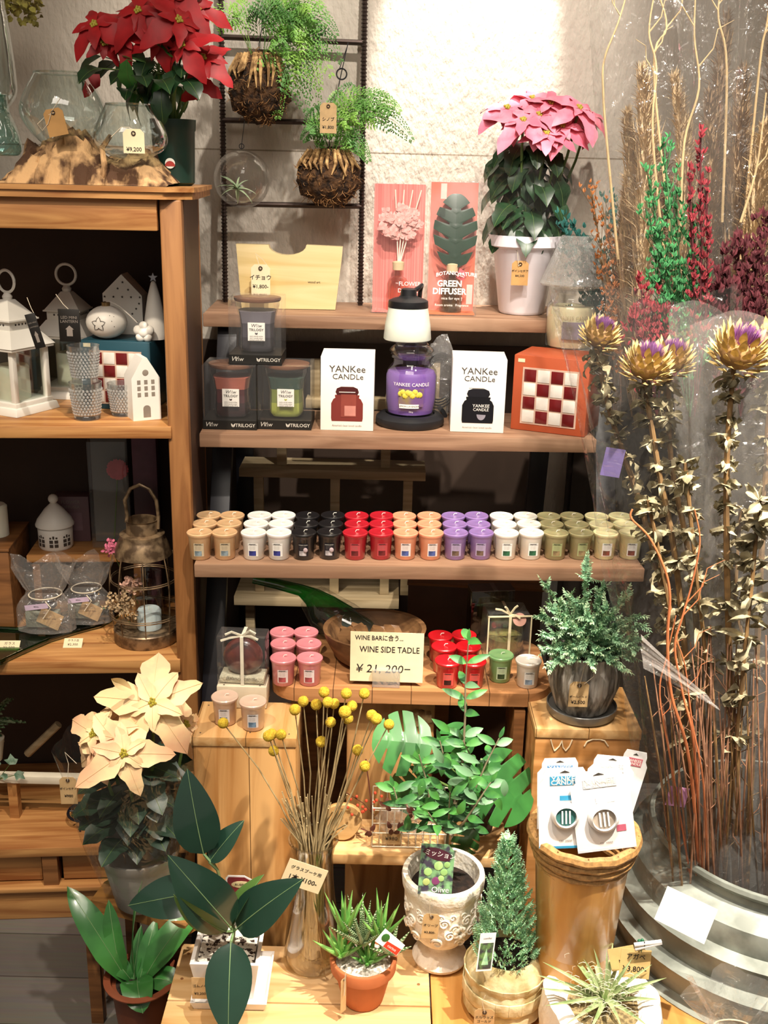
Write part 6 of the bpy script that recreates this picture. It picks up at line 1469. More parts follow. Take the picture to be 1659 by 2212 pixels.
b = MB().prism([(-.026, -.04), (.026, -.04), (.026, .018), (.005, .030), (-.022, .030), (-.026, .025)], .0008, wt).prism([(-.023, -.038), (.023, -.038), (.023, .016), (.005, .027), (-.021, .027), (-.023, .023)], .0002, mat('label_red', '7d2430', .4), y0=-.0003)
b.ball((0, -.0006, .013), (.017, .0004, .007), mat('label_cream', 'e0cfa0', .4), 14).text('RUBBER', .006, ink, 0, .013, -.0012).text('TREE', .008, wt, 0, -.003, -.0006); b.build('card', t); MB().box((0, .0005, -.06), (.006, .001, .045), wt).build('stake', t)
price_tag('price_tag', 432, 2135, O.y-Wr*.5-.012, 36, 56, [('ゴムノキ', 8, 22), ('¥3,200', 9, 42)], 'tan price tag on the front of the square white pot', kraft, hole=False)
# ------------------------------------------------------------------ bird's nest fern in brown pot
Yf = 1.50; rf = at(305, 2108, Yf); kf = mpp(305, 2108, Yf)
t = thing('birds_nest_fern', 'bird-nest fern with glossy strap leaves in a brown plastic pot', 'potted plant', (rf.x, Yf, 0.0005)); O = t.location.copy()
bpm = mat('brown_plastic_pot', '7a4028', .45, vs=10)
MB().lathe([(0, 0), (.036, 0), (.052, rf.z-.004), (80*kf, rf.z-.002), (80*kf, rf.z), (.052, rf.z), (.050, rf.z-.012), (0, rf.z-.012)], bpm, 40).build('pot', t)
MB().lathe([(0, .004), (.03, .003), (.050, 0)], soil, 30, c=(0, 0, rf.z-.013)).build('soil', t)
fg = mat('glossy_fern_leaf', '3f7d3a', .3, vs=10, col2='2c5f2c', coat=.4); b = MB()
for (bx, by), (tx, ty), W_, nn, cu, dy in (((270, 2075), (165, 1985), .05, (.2, -.7, .7), .5, -.03), ((262, 2070), (230, 1990), .035, (0, -.9, .4), .2, .0), ((290, 2070), (262, 1945), .016, (-.9, -.4, .2), .2, .02), ((310, 2080), (410, 1970), .048, (-.2, -.7, .7), .7, .0), ((320, 2090), (378, 2130), .045, (.2, -.4, .9), 1.0, -.04), ((295, 2085), (290, 2150), .055, (0, -.5, .9), .9, -.06), ((300, 2075), (330, 2010), .03, (0, -.9, .4), .3, .03), ((280, 2085), (225, 2075), .03, (0, -.6, .8), .8, -.02), ((325, 2070), (360, 2030), .025, (-.3, -.8, .4), .3, .04), ((285, 2065), (300, 2020), .02, (0, -.9, .3), .2, .03)):
    a = at(bx, by, Yf)-O; a.z = rf.z-.008; c = at(tx, ty, Yf+dy)-O; d = c-a
    b.leaf(a, d.normalized()+Vector((0, 0, cu*.6)), nn, d.length*1.2, W_, fg, 'strap', cu, .12, 12, wav=.15, rib=ribm)
b.build('leaves', t)
# ------------------------------------------------------------------ haworthia in terracotta
hb = on(788, 2190, PZ); Yh = hb.y+.035; rh = at(784, 2064, Yh); kh = mpp(784, 2064, Yh); hh = rh.z-PZ
t = thing('potted_haworthia', 'striped haworthia clump in a small terracotta pot', 'potted plant', (rh.x+.001, Yh, PZ+.0005)); O = t.location.copy()
ter = mat('terracotta', 'b5663a', .75, vs=20, var=.12)
MB().lathe([(0, 0), (.032, 0), (.034, .003), (.047, hh-.024), (.0475, hh-.022), (71*kh, hh-.021), (73*kh, hh-.002), (71*kh, hh), (65*kh, hh), (.044, hh-.012), (0, hh-.012)], ter, 44).build('pot', t)
MB().lathe([(0, .006), (.03, .004), (.046, 0)], mat('white_gravel', 'e6e0d4', .8, vs=180, col2='9a9084', bump=1, bs=160), 30, c=(0, 0, hh-.011)).build('gravel', t)
def haw_mat(name, c1, c2, sc):
    mt, nt, b_, N, L = _new(name); tc = N.new('ShaderNodeTexCoord'); wv = N.new('ShaderNodeTexWave'); wv.bands_direction = 'Z'; wv.inputs['Scale'].default_value = sc; wv.inputs['Distortion'].default_value = 1.5
    cr = N.new('ShaderNodeValToRGB'); cr.color_ramp.elements[0].position = .62; cr.color_ramp.elements[1].position = .8; cr.color_ramp.elements[0].color = (*hx(c1), 1); cr.color_ramp.elements[1].color = (*hx(c2), 1)
    L.new(tc.outputs['Object'], wv.inputs['Vector']); L.new(wv.outputs['Fac'], cr.inputs[0]); L.new(cr.outputs[0], b_.inputs['Base Color']); b_.inputs['Roughness'].default_value = .45; return mt
hs = haw_mat('striped_haworthia', '4a6b3c', 'c9d4b0', 75); hgm = mat('bright_haworthia', '8fc468', .45, vs=30, col2='5f9a48')
def spike(b, p, d, L, r, mt):
    d = d.normalized(); s_ = Vector((0, 0, 1)); pts = [p+d*(L*i/7)+Vector((0, 0, 1))*(L*.12*(i/7)**2) for i in range(8)]
    b.tube(pts, [r*.8, r, r, r*.9, r*.75, r*.55, r*.3, r*.04], mt, 6)
for cx, cy, n, L, mt, tl, nm in ((784, 2010, 26, .070, hs, .75, 'striped_rosette'), (738, 2035, 18, .052, hgm, .9, 'bright_rosette'), (795, 2052, 16, .045, hgm, .9, 'bright_rosette'), (745, 1985, 12, .070, hgm, .5, 'bright_rosette'), (822, 2000, 14, .075, hgm, .55, 'bright_rosette'), (842, 2030, 14, .05, hs, .9, 'striped_rosette')):
    b = MB(); c = at(cx, cy+18, Yh-.005)-O; c.z = max(c.z-.01, hh-.01)
    for i in range(n):
        a = i*2.4; ti_ = tl*(i/n)**.6*1.2; spike(b, c, Vector((math.sin(ti_)*math.cos(a), math.sin(ti_)*math.sin(a)-.15, math.cos(ti_))), L*rnd.uniform(.8, 1.1), .0042, mt)
    b.build(nm, t)
lc = at(843, 2037, Yh-.052); kk = mpp(843, 2037, Yh-.05)
t = thing('plant_label', 'small tilted red and white label in the terracotta pot', 'plant label', lc)
M = Euler((R(-10), R(38), 0)).to_matrix().to_4x4()
b = MB().prism([(-30*kk, -16*kk), (30*kk, -16*kk), (30*kk, 14*kk), (-30*kk, 20*kk)], .0007, wt, M=M).prism([(-8*kk, -15*kk), (29*kk, -15*kk), (29*kk, 2*kk), (-8*kk, 0)], .0002, mat('label_scarlet', 'd8402a', .4), y0=-.0003, M=M)
b.ball((-16*kk, -.0004, 4*kk), (9*kk, .0004, 10*kk), leafg, 10, M=M).text('cactus', 9*kk, wt, 10*kk, -7*kk, -.0006, M=M); b.build('card', t)
price_tag('price_tag', 742, 2150, Yh-.052, 17, 88, [], 'edge-on cream tag hanging down the front of the terracotta pot', kraft, string=[(748, 2110, Yh-.054), (738, 2150, Yh-.056), (745, 2100, Yh-.054)], rz=R(50))
# ------------------------------------------------------------------ cone conifer in woven pot
wb_ = on(1085, 2228, PZ2); Yw = wb_.y+.055; rw = at(1098, 2052, Yw); kw = mpp(1090, 2052, Yw); hw_ = rw.z-PZ2
t = thing('potted_conifer', 'narrow cone-shaped conifer in a round woven bark pot', 'potted plant', (rw.x-.003, Yw, PZ2+.0005)); O = t.location.copy()
wv = mat('woven_bark', 'ddd0a8', .8, vs=25, col2='b5a06c', bump=.6, bs=60)
def wf(a, z, r): i = int(a/(2*math.pi)*22); return 1+.012*((i*7) % 3-1)+.006*math.sin(a*22)
RW = 90*kw
MB().lathe([(0, 0), (RW*.68, 0), (RW*.82, .008), (RW*.98, hw_*.38), (RW*.97, hw_*.55), (RW*.92, hw_*.80), (RW*.80, hw_*.95), (RW*.72, hw_), (RW*.66, hw_*.98), (RW*.6, hw_*.9), (0, hw_*.9)], wv, 88, fn=wf).build('pot', t)
b = MB()
for j in range(3):
    for i in range(20): a = i*2*math.pi/20+.16*j; z = hw_*(.22+.22*j); r_ = RW*(.93, .99, .95)[j]; b.box((0, 0, 0), (.021, .0022, hw_*.20), wv, .0008, M=TM(r_*math.sin(a), -r_*math.cos(a), z, rz=a, rx=R((-12, 0, 12)[j])))
b.build('bark_tiles', t)
MB().lathe([(0, 0), (RW*.6, 0)], soil, 24, c=(0, 0, hw_*.92)).build('soil', t)
b = MB(); apex = at(1098, 1805, Yw)-O; bz_ = hw_*.9; Hc = apex.z-bz_
cc1 = mat('cypress_green', 'bce2b8', .6, vs=90, col2='8cc49a'); cc2 = mat('cypress_tip', 'cfeac0', .6, vs=60, col2='9cd0a4')
for q in range(560):
    v = rnd.random()**1.35; a = rnd.random()*6.28; r_ = .060*(1-v)**.8*rnd.uniform(.5, 1.0)+.003; z = bz_+.008+Hc*v*.93
    p = Vector((apex.x*v+r_*math.cos(a)*.8, r_*math.sin(a)*.8, z)); plume(b, p, Vector((math.cos(a)*.55, math.sin(a)*.55-.1, 1.0)), .026*(1-.4*v), cc1, cc2, .0075)
b.build('foliage', t)
t = thing('plant_label', 'white care label with a photo, stuck in the woven pot', 'plant label', at(1050, 2057, Yw-.055))
kk = mpp(1050, 2057, Yw-.05); M = Euler((R(-6), R(6), R(14))).to_matrix().to_4x4()
b = MB().prism([(-18*kk, -45*kk), (18*kk, -45*kk), (18*kk, 45*kk), (-18*kk, 45*kk)], .0008, wt, M=M).prism([(-15*kk, -40*kk), (15*kk, -40*kk), (15*kk, 22*kk), (-15*kk, 22*kk)], .0002, mat('label_photo_green', '6f9a5a', .35, vs=90, col2='3a3f44'), y0=-.0003, M=M)
b.prism([(-8*kk, -30*kk), (8*kk, -30*kk), (0, 10*kk)], .0002, cc1, y0=-.0006, M=M).text('conifer', 7*kk, ink, 0, 33*kk, -.0003, M=M); b.build('card', t)
price_tag('price_tag', 1046, 2200, Yw-.078, 44, 50, [('エルウッズ', 8, 22), ('ゴールド', 8, 33), ('¥2,800', 7, 43)], 'tan tag hanging on the front of the woven bark pot', kraft, string=[(1042, 2165, Yw-.079), (1048, 2150, Yw-.079)])
# ------------------------------------------------------------------ spiky plant in a white rock pot
Yy = 1.33; cy_ = at(1305, 2160, Yy); ky = mpp(1305, 2160, Yy)
t = thing('spiky_agave', 'spiky narrow-leaved agave with curling threads in a white rock pot', 'potted plant', (cy_.x, Yy, PZ2+.0005)); O = t.location.copy()
rock = mat('white_rock', 'efe9df', .8, vs=12, col2='b8a88c', bump=1, bs=30, lo=.25, hi=.4)
hk = cy_.z-PZ2+.004
MB().lathe([(0, 0), (.075, 0), (.088, .02), (.094, hk*.6), (.090, hk-.004), (.078, hk), (.062, hk-.006), (.05, hk-.02), (0, hk-.02)], rock, 60, fn=lambda a, z, r: 1+.10*noise.noise(Vector((math.cos(a)*2, math.sin(a)*2, z*16)))+.05*noise.noise(Vector((math.cos(a)*6, math.sin(a)*6, z*60)))).build('rock_pot', t)
MB().lathe([(0, .006), (.055, 0)], mat('sandy_gravel', 'a89468', .9, vs=140, col2='6f5f40', bump=1), 30, c=(0, 0, hk-.014)).build('gravel', t)
ag = mat('agave_leaf', 'b9c795', .5, vs=30, col2='8fa46c'); th_ = mat('leaf_thread', 'f2ead0', .7); b = MB(); th = MB()
tips = [(1200, 2025), (1240, 2040), (1275, 2052), (1330, 2035), (1345, 2075), (1435, 2128), (1400, 2105), (1175, 2120), (1180, 2150), (1195, 2095), (1250, 2215), (1290, 2225), (1420, 2175), (1380, 2210), (1395, 2150), (1215, 2180), (1300, 2085), (1360, 2100), (1225, 2065), (1340, 2200), (1280, 2100), (1320, 2090), (1255, 2130), (1350, 2150)]
for i, (x, y) in enumerate(tips):
    e = at(x, y, Yy+(.05 if y < 2080 else -.03 if y < 2180 else -.09))-O; base = Vector((0, 0, hk-.004)); d = e-base
    nn = Vector((-d.x, -.6, .8)); L = d.length*1.03; b.leaf(base, d+Vector((0, 0, .02)), nn, L, .0105, ag, 'blade', .25, .35, 9)
    for q in range(5):
        p = base.lerp(e, .25+.14*q)+Vector((0, -.001, .006)); s_ = rnd.choice((-1, 1))
        th.tube([p, p+Vector((s_*.006, -.003, .006)), p+Vector((s_*.012, -.004, .004)), p+Vector((s_*.011, -.004, -.002))], .0004, th_, 3)
b.build('leaves', t); th.build('threads', t)
t = price_tag('price_tag', 1372, 2082, Yy+.0, 66, 64, [('アガベ', 14, 17), ('¥3,800-', 17, 44)], 'tan tag reading 3,800 clipped above the spiky plant', mat('golden_kraft', 'd9b878', .8), hole=False, ry=R(4), rx=R(-15))
price_tag('price_tag', 1345, 2070, Yy+.022, 56, 50, [('No.4', 9, 30)], 'second tan tag behind the 3,800 tag above the spiky plant', mat('golden_kraft', 'd9b878', .8), hole=False, ry=R(-14), rx=R(-15))
c = at(1400, 2040, Yy-.004); t = thing('clothes_peg', 'pale wooden peg clipped to the tan tags above the spiky plant', 'clothes peg', c)
M = Euler((0, R(-14), 0)).to_matrix().to_4x4(); kk = ky
for sg in (-1, 1): MB().box((0, 0, sg*3.2*kk), (58*kk, .006, 5*kk), wt, .0006, rot=(0, R(4*sg), 0), M=M).build('peg_half', t)
MB().tube([(-.006, 0, -.004), (-.006, -.003, 0), (-.006, 0, .005)], .0008, iron, 5).build('spring', t)
b = MB(); gf = mat('green_glass_flower', '2f6f50', .3); [b.ball((.004*math.cos(a), 0, .004*math.sin(a)), .003, gf, 8) for a in (0, 1.25, 2.5, 3.75, 5)]; b.tube([(0, 0, 0), (.004, .002, -.03)], .0007, gf, 4)
solo('green_flower_pick', b, 'tiny dark green flower pick beside the wooden peg', 'flower pick', at(1385, 2036, Yy+.004))
# ================================================================== zinc pots and wrapped dried flowers at the right
zincm = mat('galvanised_zinc', 'a3a9a0', .45, metal=.25, vs=14, col2='757a72')
YZ = 1.63; zc0 = at(1684, 1783, YZ); kz_ = mpp(1684, 1783, YZ); rzr = 272*kz_; RZ = zc0.z
def ribbed_pot(label, loc, s, H_):
    t = thing('zinc_pot', label, 'pot', loc)
    pr = [(0, 0), (.95, 0), (1.0, .03), (1.14, .165), (1.16, .185), (1.06, .20), (1.25, .315), (1.27, .335), (1.17, .35), (1.30, .455), (1.31, .475), (1.22, .49), (1.29, .60), (1.30, .62), (1.20, .64), (1.23, .735), (1.24, .755), (1.14, .775), (1.14, .85), (1.13, .875), (1.03, .90), (.955, .925), (.95, .95), (.99, .97), (1.01, .985), (1.0, 1.0), (.965, 1.0), (.93, .97), (.93, .25), (0, .25)]
    zi = mat('zinc_inside_shade', '34322c', .7, vs=20)  # shade inside the pot, put into the colour of its inner wall
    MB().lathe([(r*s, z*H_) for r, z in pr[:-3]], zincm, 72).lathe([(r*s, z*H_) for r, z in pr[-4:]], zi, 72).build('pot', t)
    MB().ring((0, 0, H_-.003), s*.985, .0045, zincm, 60).build('rim', t)
    return t
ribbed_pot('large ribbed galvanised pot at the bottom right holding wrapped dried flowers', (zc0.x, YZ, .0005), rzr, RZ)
z2 = at(1490, 1790, 1.98); t = thing('zinc_pot', 'smaller grey zinc bucket mostly hidden behind the large ribbed pot', 'pot', (z2.x, 1.98, .0005))
MB().lathe([(0, 0), (.075, 0), (.10, z2.z), (.104, z2.z), (.104, z2.z+.006), (.095, z2.z+.004), (.07, .02), (0, .02)], zincm, 48).build('pot', t)
cq = [(1442, 1914, 1.405), (1551, 1965, 1.372), (1521, 2040, 1.355), (1413, 1985, 1.392)]; cp = [at(*q) for q in cq]; c = sum(cp, Vector())/4
n_ = (cp[1]-cp[0]).cross(cp[3]-cp[0]).normalized()*.0008
b = MB().add([p-c for p in cp]+[p-c+n_ for p in cp], [(0, 1, 2, 3), (7, 6, 5, 4), (0, 4, 5, 1), (1, 5, 6, 2), (2, 6, 7, 3), (3, 7, 4, 0)], paper)
solo('blank_card', b, 'tilted blank white card on the front of the large ribbed pot', 'card', c)
def px3(l): return [at(x, y, Y) for x, y, Y in l]
def smooth(P_, n=5):
    out = []
    for i in range(len(P_)-1):
        p0, p1, p2, p3 = P_[max(i-1, 0)], P_[i], P_[i+1], P_[min(i+2, len(P_)-1)]
        for j in range(n):
            t = j/n; out.append(.5*((2*p1)+(p2-p0)*t+(2*p0-5*p1+4*p2-p3)*t*t+(3*p1-p0-3*p2+p3)*t**3))
    return out+[P_[-1]]
# ------------------------------------------------------------------ dried artichoke thistles
gold = mat('dried_artichoke_scale', 'cdb274', .7, vs=60, col2='9a8048'); purp = mat('purple_tuft', '94589c', .9, vs=80, var=.3); drst = mat('dried_thick_stem', '8a6a40', .8, vs=40, col2='6a5030')
curl_ = mat('grey_curled_leaf', 'a89e80', .85, vs=40, col2='776e52')
def thistle(head, foot, via, size, label, tilt=(0, 0), tuft=True, dull=False):
    h = at(*head); f = at(*foot); P_ = smooth([f]+px3(via)+[h]); t = thing('dried_artichoke_thistle', label, 'dried flower', f, 0, 'dried artichoke thistles in the large pot')
    Q = [p-f for p in P_]; MB().tube(Q, [.0055-.002*i/len(Q) for i in range(len(Q))], drst, 7).build('stem', t)
    ax = Vector((tilt[0], -.15+tilt[1], 1)).normalized(); u = ax.orthogonal().normalized(); v = ax.cross(u); s = size; b = MB(); o = h-f
    b.ball(o+ax*s*.28, (s*.40, s*.38, s*.34), drst, 12)
    for row in range(6):
        n = (8, 12, 14, 14, 12, 10)[row]; zz = s*(-.05+.115*row); rr_ = s*(.30, .44, .50, .48, .44, .37)[row]; op = (1.0, .75, .45, .2, .05, -.02)[row]
        for i in range(n):
            a = 2*math.pi*(i+.5*(row % 2))/n+rnd.uniform(-.08, .08); rd = u*math.cos(a)+v*math.sin(a); p = o+ax*zz+rd*rr_*.8
            b.leaf(p, rd*(op+.15)+ax*(.9-.3*op), rd*1-ax*op, s*rnd.uniform(.30, .42), s*.19, gold, 'ovate', -.25, .22, 4)
    b.build('bracts', t)
    if tuft:
        b = MB()
        for q in range(320):
            a = rnd.random()*6.28; r_ = s*.34*rnd.random()**.5; rd = u*math.cos(a)+v*math.sin(a); p = o+ax*s*.45+rd*r_*.75
            b.leaf(p, ax+rd*1.6*r_/s, rd, s*(rnd.uniform(.42, .50)-.3*(r_/s)**1), .0022, purp, 'blade', .1, 0, 2)
        b.build('purple_tuft', t)
    b = MB(); n = len(P_)
    for i in range(int(n*.2), n-1):
        for q in range(11):
            a = rnd.random()*6.28; d = Vector((math.cos(a), math.sin(a)*.7-.2, rnd.uniform(-.3, .9))); b.leaf(Q[i], d, (rnd.uniform(-1, 1), -.6, .6), rnd.uniform(.018, .042), rnd.uniform(.005, .010), curl_, 'bract', rnd.uniform(.8, 2.6), .5, 7, wav=1.2)
    b.build('curled_leaves', t)
thistle((1287, 745, 1.56), (1500, 1942, 1.54), [(1470, 1500, 1.53), (1400, 1150, 1.55), (1320, 900, 1.56)], .050, 'dried thistle with purple tuft, farthest left, beside the orange tile box', (.3, 0))
thistle((1390, 815, 1.50), (1520, 1952, 1.54), [(1470, 1300, 1.50), (1420, 1000, 1.50)], .060, 'dried thistle second from the left with a pinkish tuft', (.15, 0))
thistle((1445, 800, 1.56), (1540, 1947, 1.54), [(1500, 1300, 1.55), (1450, 1000, 1.56)], .055, 'dull dried thistle just behind the second one, seen through film', (.1, 0))
thistle((1585, 790, 1.47), (1590, 1957, 1.54), [(1572, 1300, 1.48), (1570, 1000, 1.47)], .070, 'biggest golden dried thistle with a bright purple tuft at the right', (.2, -.1))
thistle((1665, 770, 1.55), (1610, 1952, 1.54), [(1640, 1300, 1.54), (1655, 1000, 1.55)], .060, 'dried thistle cut off by the right edge of the photo', (-.1, 0), tuft=False)
def leafstem(foot, via, label, n_=3, mt=curl_, L=.042):
    f = at(*foot); P_ = smooth([f]+px3(via)); Q = [p-f for p in P_]; t = thing('dried_leafy_stem', label, 'dried flower', f, 0, 'leafy dried stems in the wrapped bundles')
    MB().tube(Q, .003, drst, 6).build('stem', t); b = MB()
    for i in range(int(len(Q)*.3), len(Q)):
        for q in range(n_):
            a = rnd.random()*6.28; b.leaf(Q[i], (math.cos(a), math.sin(a)*.7-.2, rnd.uniform(-.3, .9)), (rnd.uniform(-1, 1), -.6, .6), L*rnd.uniform(.5, 1.3), L*.22, mt, 'bract', rnd.uniform(.8, 2.8), .5, 7, wav=1.2)
    b.build('curled_leaves', t)
leafstem((1560, 1952, 1.54), [(1600, 1500, 1.45), (1625, 1250, 1.45), (1640, 1080, 1.45)], 'leafy dried grey stem at the far right, in front', 6, L=.05)
leafstem((1530, 1952, 1.54), [(1480, 1500, 1.47), (1440, 1280, 1.47), (1400, 1080, 1.47)], 'leafy dried stem leaning left inside the wrapped bundle', 5)
leafstem((1550, 1952, 1.54), [(1530, 1500, 1.49), (1500, 1200, 1.48), (1480, 1000, 1.48)], 'leafy dried stem in the middle of the wrapped bundle', 6)
leafstem((1600, 1952, 1.55), [(1620, 1500, 1.55), (1590, 1300, 1.55), (1600, 1100, 1.55)], 'leafy dried stem behind the big golden thistle stem', 5)
# ------------------------------------------------------------------ twigs
orw = mat('orange_willow', 'c9774a', .6, vs=40, var=.25); plw = mat('pale_willow', 'cdb082', .7, vs=40, var=.2); redst = mat('red_brown_stem', 'a5785c', .7, vs=50, var=.35)
def twig(pts, mt, r, label, group, name='curly_willow_twig', br=2):
    P_ = smooth(px3(pts)); f = P_[0].copy(); Q = [p-f for p in P_]; n = len(Q); b = MB().tube(Q, [r*(1-.55*i/n) for i in range(n)], mt, 7)
    for q in range(br):
        i = rnd.randrange(n//3, n-2); s_ = rnd.choice((-1, 1)); L = rnd.uniform(.03, .08)
        b.tube([Q[i], Q[i]+Vector((s_*L*.3, 0, L*.4)), Q[i]+Vector((s_*L*.35, 0, L*.8)), Q[i]+Vector((s_*L*.7, 0, L))], [r*.5, r*.4, r*.3, r*.15], mt, 5)
    o = b.build(name); o.location = f; tag(o, label, 'dried twig', group)
G1 = 'orange willow twigs in the wrapped bundle'
twig([(1515, 1942, 1.54), (1490, 1650, 1.45), (1450, 1500, 1.44), (1442, 1380, 1.44), (1447, 1290, 1.44), (1436, 1230, 1.44), (1402, 1160, 1.44), (1364, 1120, 1.44), (1366, 1100, 1.44)], orw, .0028, 'thick orange willow twig curving up left to the candle shelf', G1, br=0)
twig([(1520, 1942, 1.54), (1500, 1620, 1.45), (1475, 1500, 1.45), (1458, 1400, 1.45), (1475, 1330, 1.45), (1495, 1260, 1.45), (1512, 1170, 1.45), (1500, 1100, 1.45)], orw, .0022, 'orange willow twig right of the thick one, forked at the top', G1)
twig([(1500, 1942, 1.54), (1450, 1650, 1.46), (1425, 1500, 1.46), (1440, 1420, 1.46), (1460, 1330, 1.46)], orw, .0018, 'thin orange willow twig crossing behind the thick one', G1)
twig([(1530, 1942, 1.54), (1520, 1700, 1.45), (1495, 1560, 1.45), (1480, 1440, 1.45), (1460, 1380, 1.45)], orw, .0018, 'short orange willow twig ending below the fold of film', G1)
G2 = 'red-brown stems at the foot of the bundles'
for i in range(44):
    x0 = 1470+rnd.uniform(-10, 190); x1 = x0+rnd.uniform(-80, 60)*(1 if x0 < 1560 else .6); twig([(x0, 1985, 1.55+rnd.uniform(-.02, .08)), ((x0+x1)/2+rnd.uniform(-10, 10), 1700, 1.47), (x1, rnd.uniform(1350, 1560), 1.48)], redst if i % 3 else drst, .0020, 'red-brown dried stem standing in the large ribbed pot', G2, 'dried_reed', br=1)
G3 = 'pale curly willow at the top right'
for i, pts in enumerate(([(1335, 560, 1.86), (1310, 300, 1.85), (1303, 200, 1.85), (1305, 130, 1.85), (1335, 50, 1.85), (1356, -20, 1.85)], [(1440, 600, 1.86), (1410, 300, 1.85), (1418, 150, 1.85), (1402, 70, 1.85), (1415, -20, 1.85)], [(1470, 500, 1.84), (1478, 310, 1.84), (1510, 190, 1.84), (1500, 80, 1.84), (1503, -20, 1.84)], [(1455, 560, 1.86), (1412, 155, 1.86), (1440, 60, 1.86), (1420, -20, 1.86)], [(1560, 480, 1.86), (1570, 150, 1.86), (1552, 40, 1.86), (1556, -20, 1.86)], [(1600, 560, 1.9), (1640, 150, 1.9), (1655, 60, 1.9), (1668, -20, 1.9)], [(1600, 480, 1.8), (1625, 400, 1.8), (1640, 330, 1.8), (1655, 200, 1.8)])):
    twig(pts, plw, .0024, ('pale curly willow twig farthest left against the wall', 'pale curly willow twig rising behind the first pampas plume', 'pale curly willow twig with a sharp bend, middle of the top right', 'pale thin willow twig crossing the others at the top', 'pale straight willow twig near the right plumes', 'pale willow twig at the top right corner', 'short pale willow twig beside the right edge')[i], G3)
# ------------------------------------------------------------------ pampas plumes
pam = mat('pampas_plume', 'e0c9a2', .95, vs=30, col2='c2a67c'); pam2 = mat('pampas_plume_brown', 'bfa078', .95, vs=30, col2='96795a')
def pampas(tip, foot, wd, label, mt, n=2600):
    a, c = at(*foot), at(*tip); t = thing('pampas_grass_plume', label, 'dried grass', a, 0, 'pampas grass plumes at the top right'); ax = c-a; L = ax.length
    lean = Vector((rnd.uniform(-.02, .02), 0, 0)); P_ = [a+ax*(i/10)+lean*math.sin(math.pi*i/10)-a for i in range(11)]
    MB().tube(P_, .0022, plw, 5).build('stem', t); b = MB()
    for q in range(n):
        v = rnd.random()**.8; i = v*10; k = min(9, int(i)); p = P_[k].lerp(P_[k+1], i-k); ang = rnd.random()*6.28; r_ = wd*(.35+.65*math.sin(math.pi*min(1, v*.85+.12)))
        d = Vector((math.cos(ang)*rnd.uniform(.2, .9), math.sin(ang)*.5, 1)); b.leaf(p, d, (math.cos(ang), math.sin(ang), -.2), r_*rnd.uniform(1.5, 3.0), .0024+.002*rnd.random(), mt, 'lance', rnd.uniform(.2, .9), 0, 3)
    b.build('plume', t)
for tip, foot, wd, lb_, m_ in (((1620, 330, 1.98), (1570, 880, 1.95), .040, 'low wide pampas plume directly behind the maroon spray', pam), ((1545, 330, 2.04), (1530, 860, 2.0), .042, 'low tan pampas plume behind the slim red sprig', pam), ((1480, 380, 2.08), (1470, 880, 2.02), .040, 'low brownish pampas plume between the green spray and the wall', pam2), ((1665, 20, 2.12), (1660, 800, 2.1), .042, 'tallest brownish pampas plume in the right corner', pam2), ((1355, 400, 2.12), (1370, 880, 2.1), .034, 'low pampas plume behind the orange spray', pam), ((1385, 175, 1.92), (1375, 760, 1.92), .034, 'pale pampas plume farthest left, just right of the pink poinsettia', pam), ((1455, 190, 1.95), (1450, 800, 1.93), .032, 'pale pampas plume second from the left', pam), ((1352, 260, 1.97), (1400, 800, 1.95), .028, 'lower pampas plume half behind the first', pam), ((1530, 230, 1.98), (1500, 820, 1.95), .036, 'brownish pampas plume in the middle of the group', pam2), ((1600, 180, 1.95), (1560, 820, 1.93), .036, 'brownish pampas plume right of the red sprig', pam2), ((1650, 300, 1.9), (1610, 830, 1.9), .036, 'pampas plume at the right edge, in front', pam), ((1690, 120, 2.0), (1640, 850, 1.98), .038, 'pampas plume cut off by the right edge, behind', pam2), ((1420, 330, 2.05), (1430, 850, 2.0), .034, 'pampas plume deep behind the green statice', pam2), ((1570, 60, 2.1), (1540, 800, 2.05), .036, 'tall dark pampas plume at the back', pam2)):
    pampas(tip, foot, wd, lb_, m_)
# ------------------------------------------------------------------ dyed statice sprays
def statice(name, label, foot, tips, mt, smt, n=6, L=.010, group='dyed dried sprays at the right', cat='dried flower', dens=.018):
    f = at(*foot); t = thing(name, label, cat, f, 0, group); s_ = MB(); b = MB()
    for tp in tips:
        e = at(*tp)-f; P_ = path3((0, 0, 0), e, (rnd.uniform(-.01, .01), 0, 0), 12); s_.tube(P_, .0012, smt, 4)
        for i in range(4, 13):
            for q in range(n):
                sp_ = dens*(1-.6*i/12); p = P_[i]+Vector((rnd.gauss(0, sp_), rnd.gauss(0, sp_), rnd.gauss(0, .010)))
                for w_ in range(3): d = Vector((rnd.uniform(-.7, .7), rnd.uniform(-.6, .2), 1)); b.leaf(p, d, (rnd.uniform(-1, 1), -1, 0), L*rnd.uniform(.7, 1.3), L*.45, mt, 'ovate', .3, .3, 3)
                if q % 2 == 0: s_.tube([P_[max(0, i-1)], p], .0006, smt, 3, False)
    s_.build('stems', t); b.build('florets', t)
og = mat('orange_statice', 'c9814a', .8, vs=70, var=.3); gr = mat('green_statice', '3f8a50', .8, vs=70, var=.35); rd_ = mat('dark_red_sprig', '8f2a34', .8, vs=70, var=.3); ma = mat('maroon_spray', '5c1f28', .85, vs=50, var=.35); tl_ = mat('teal_spray', '1f5f58', .8, vs=50, var=.3)
statice('orange_statice_spray', 'orange dyed dried spray behind the glass jar shade', (1365, 900, 2.12), [(1275, 410, 2.12), (1300, 440, 2.14), (1320, 500, 2.12), (1345, 470, 2.15), (1300, 560, 2.12), (1350, 560, 2.14), (1340, 620, 2.12), (1330, 520, 2.16), (1310, 600, 2.15)], og, drst, 8, .009)
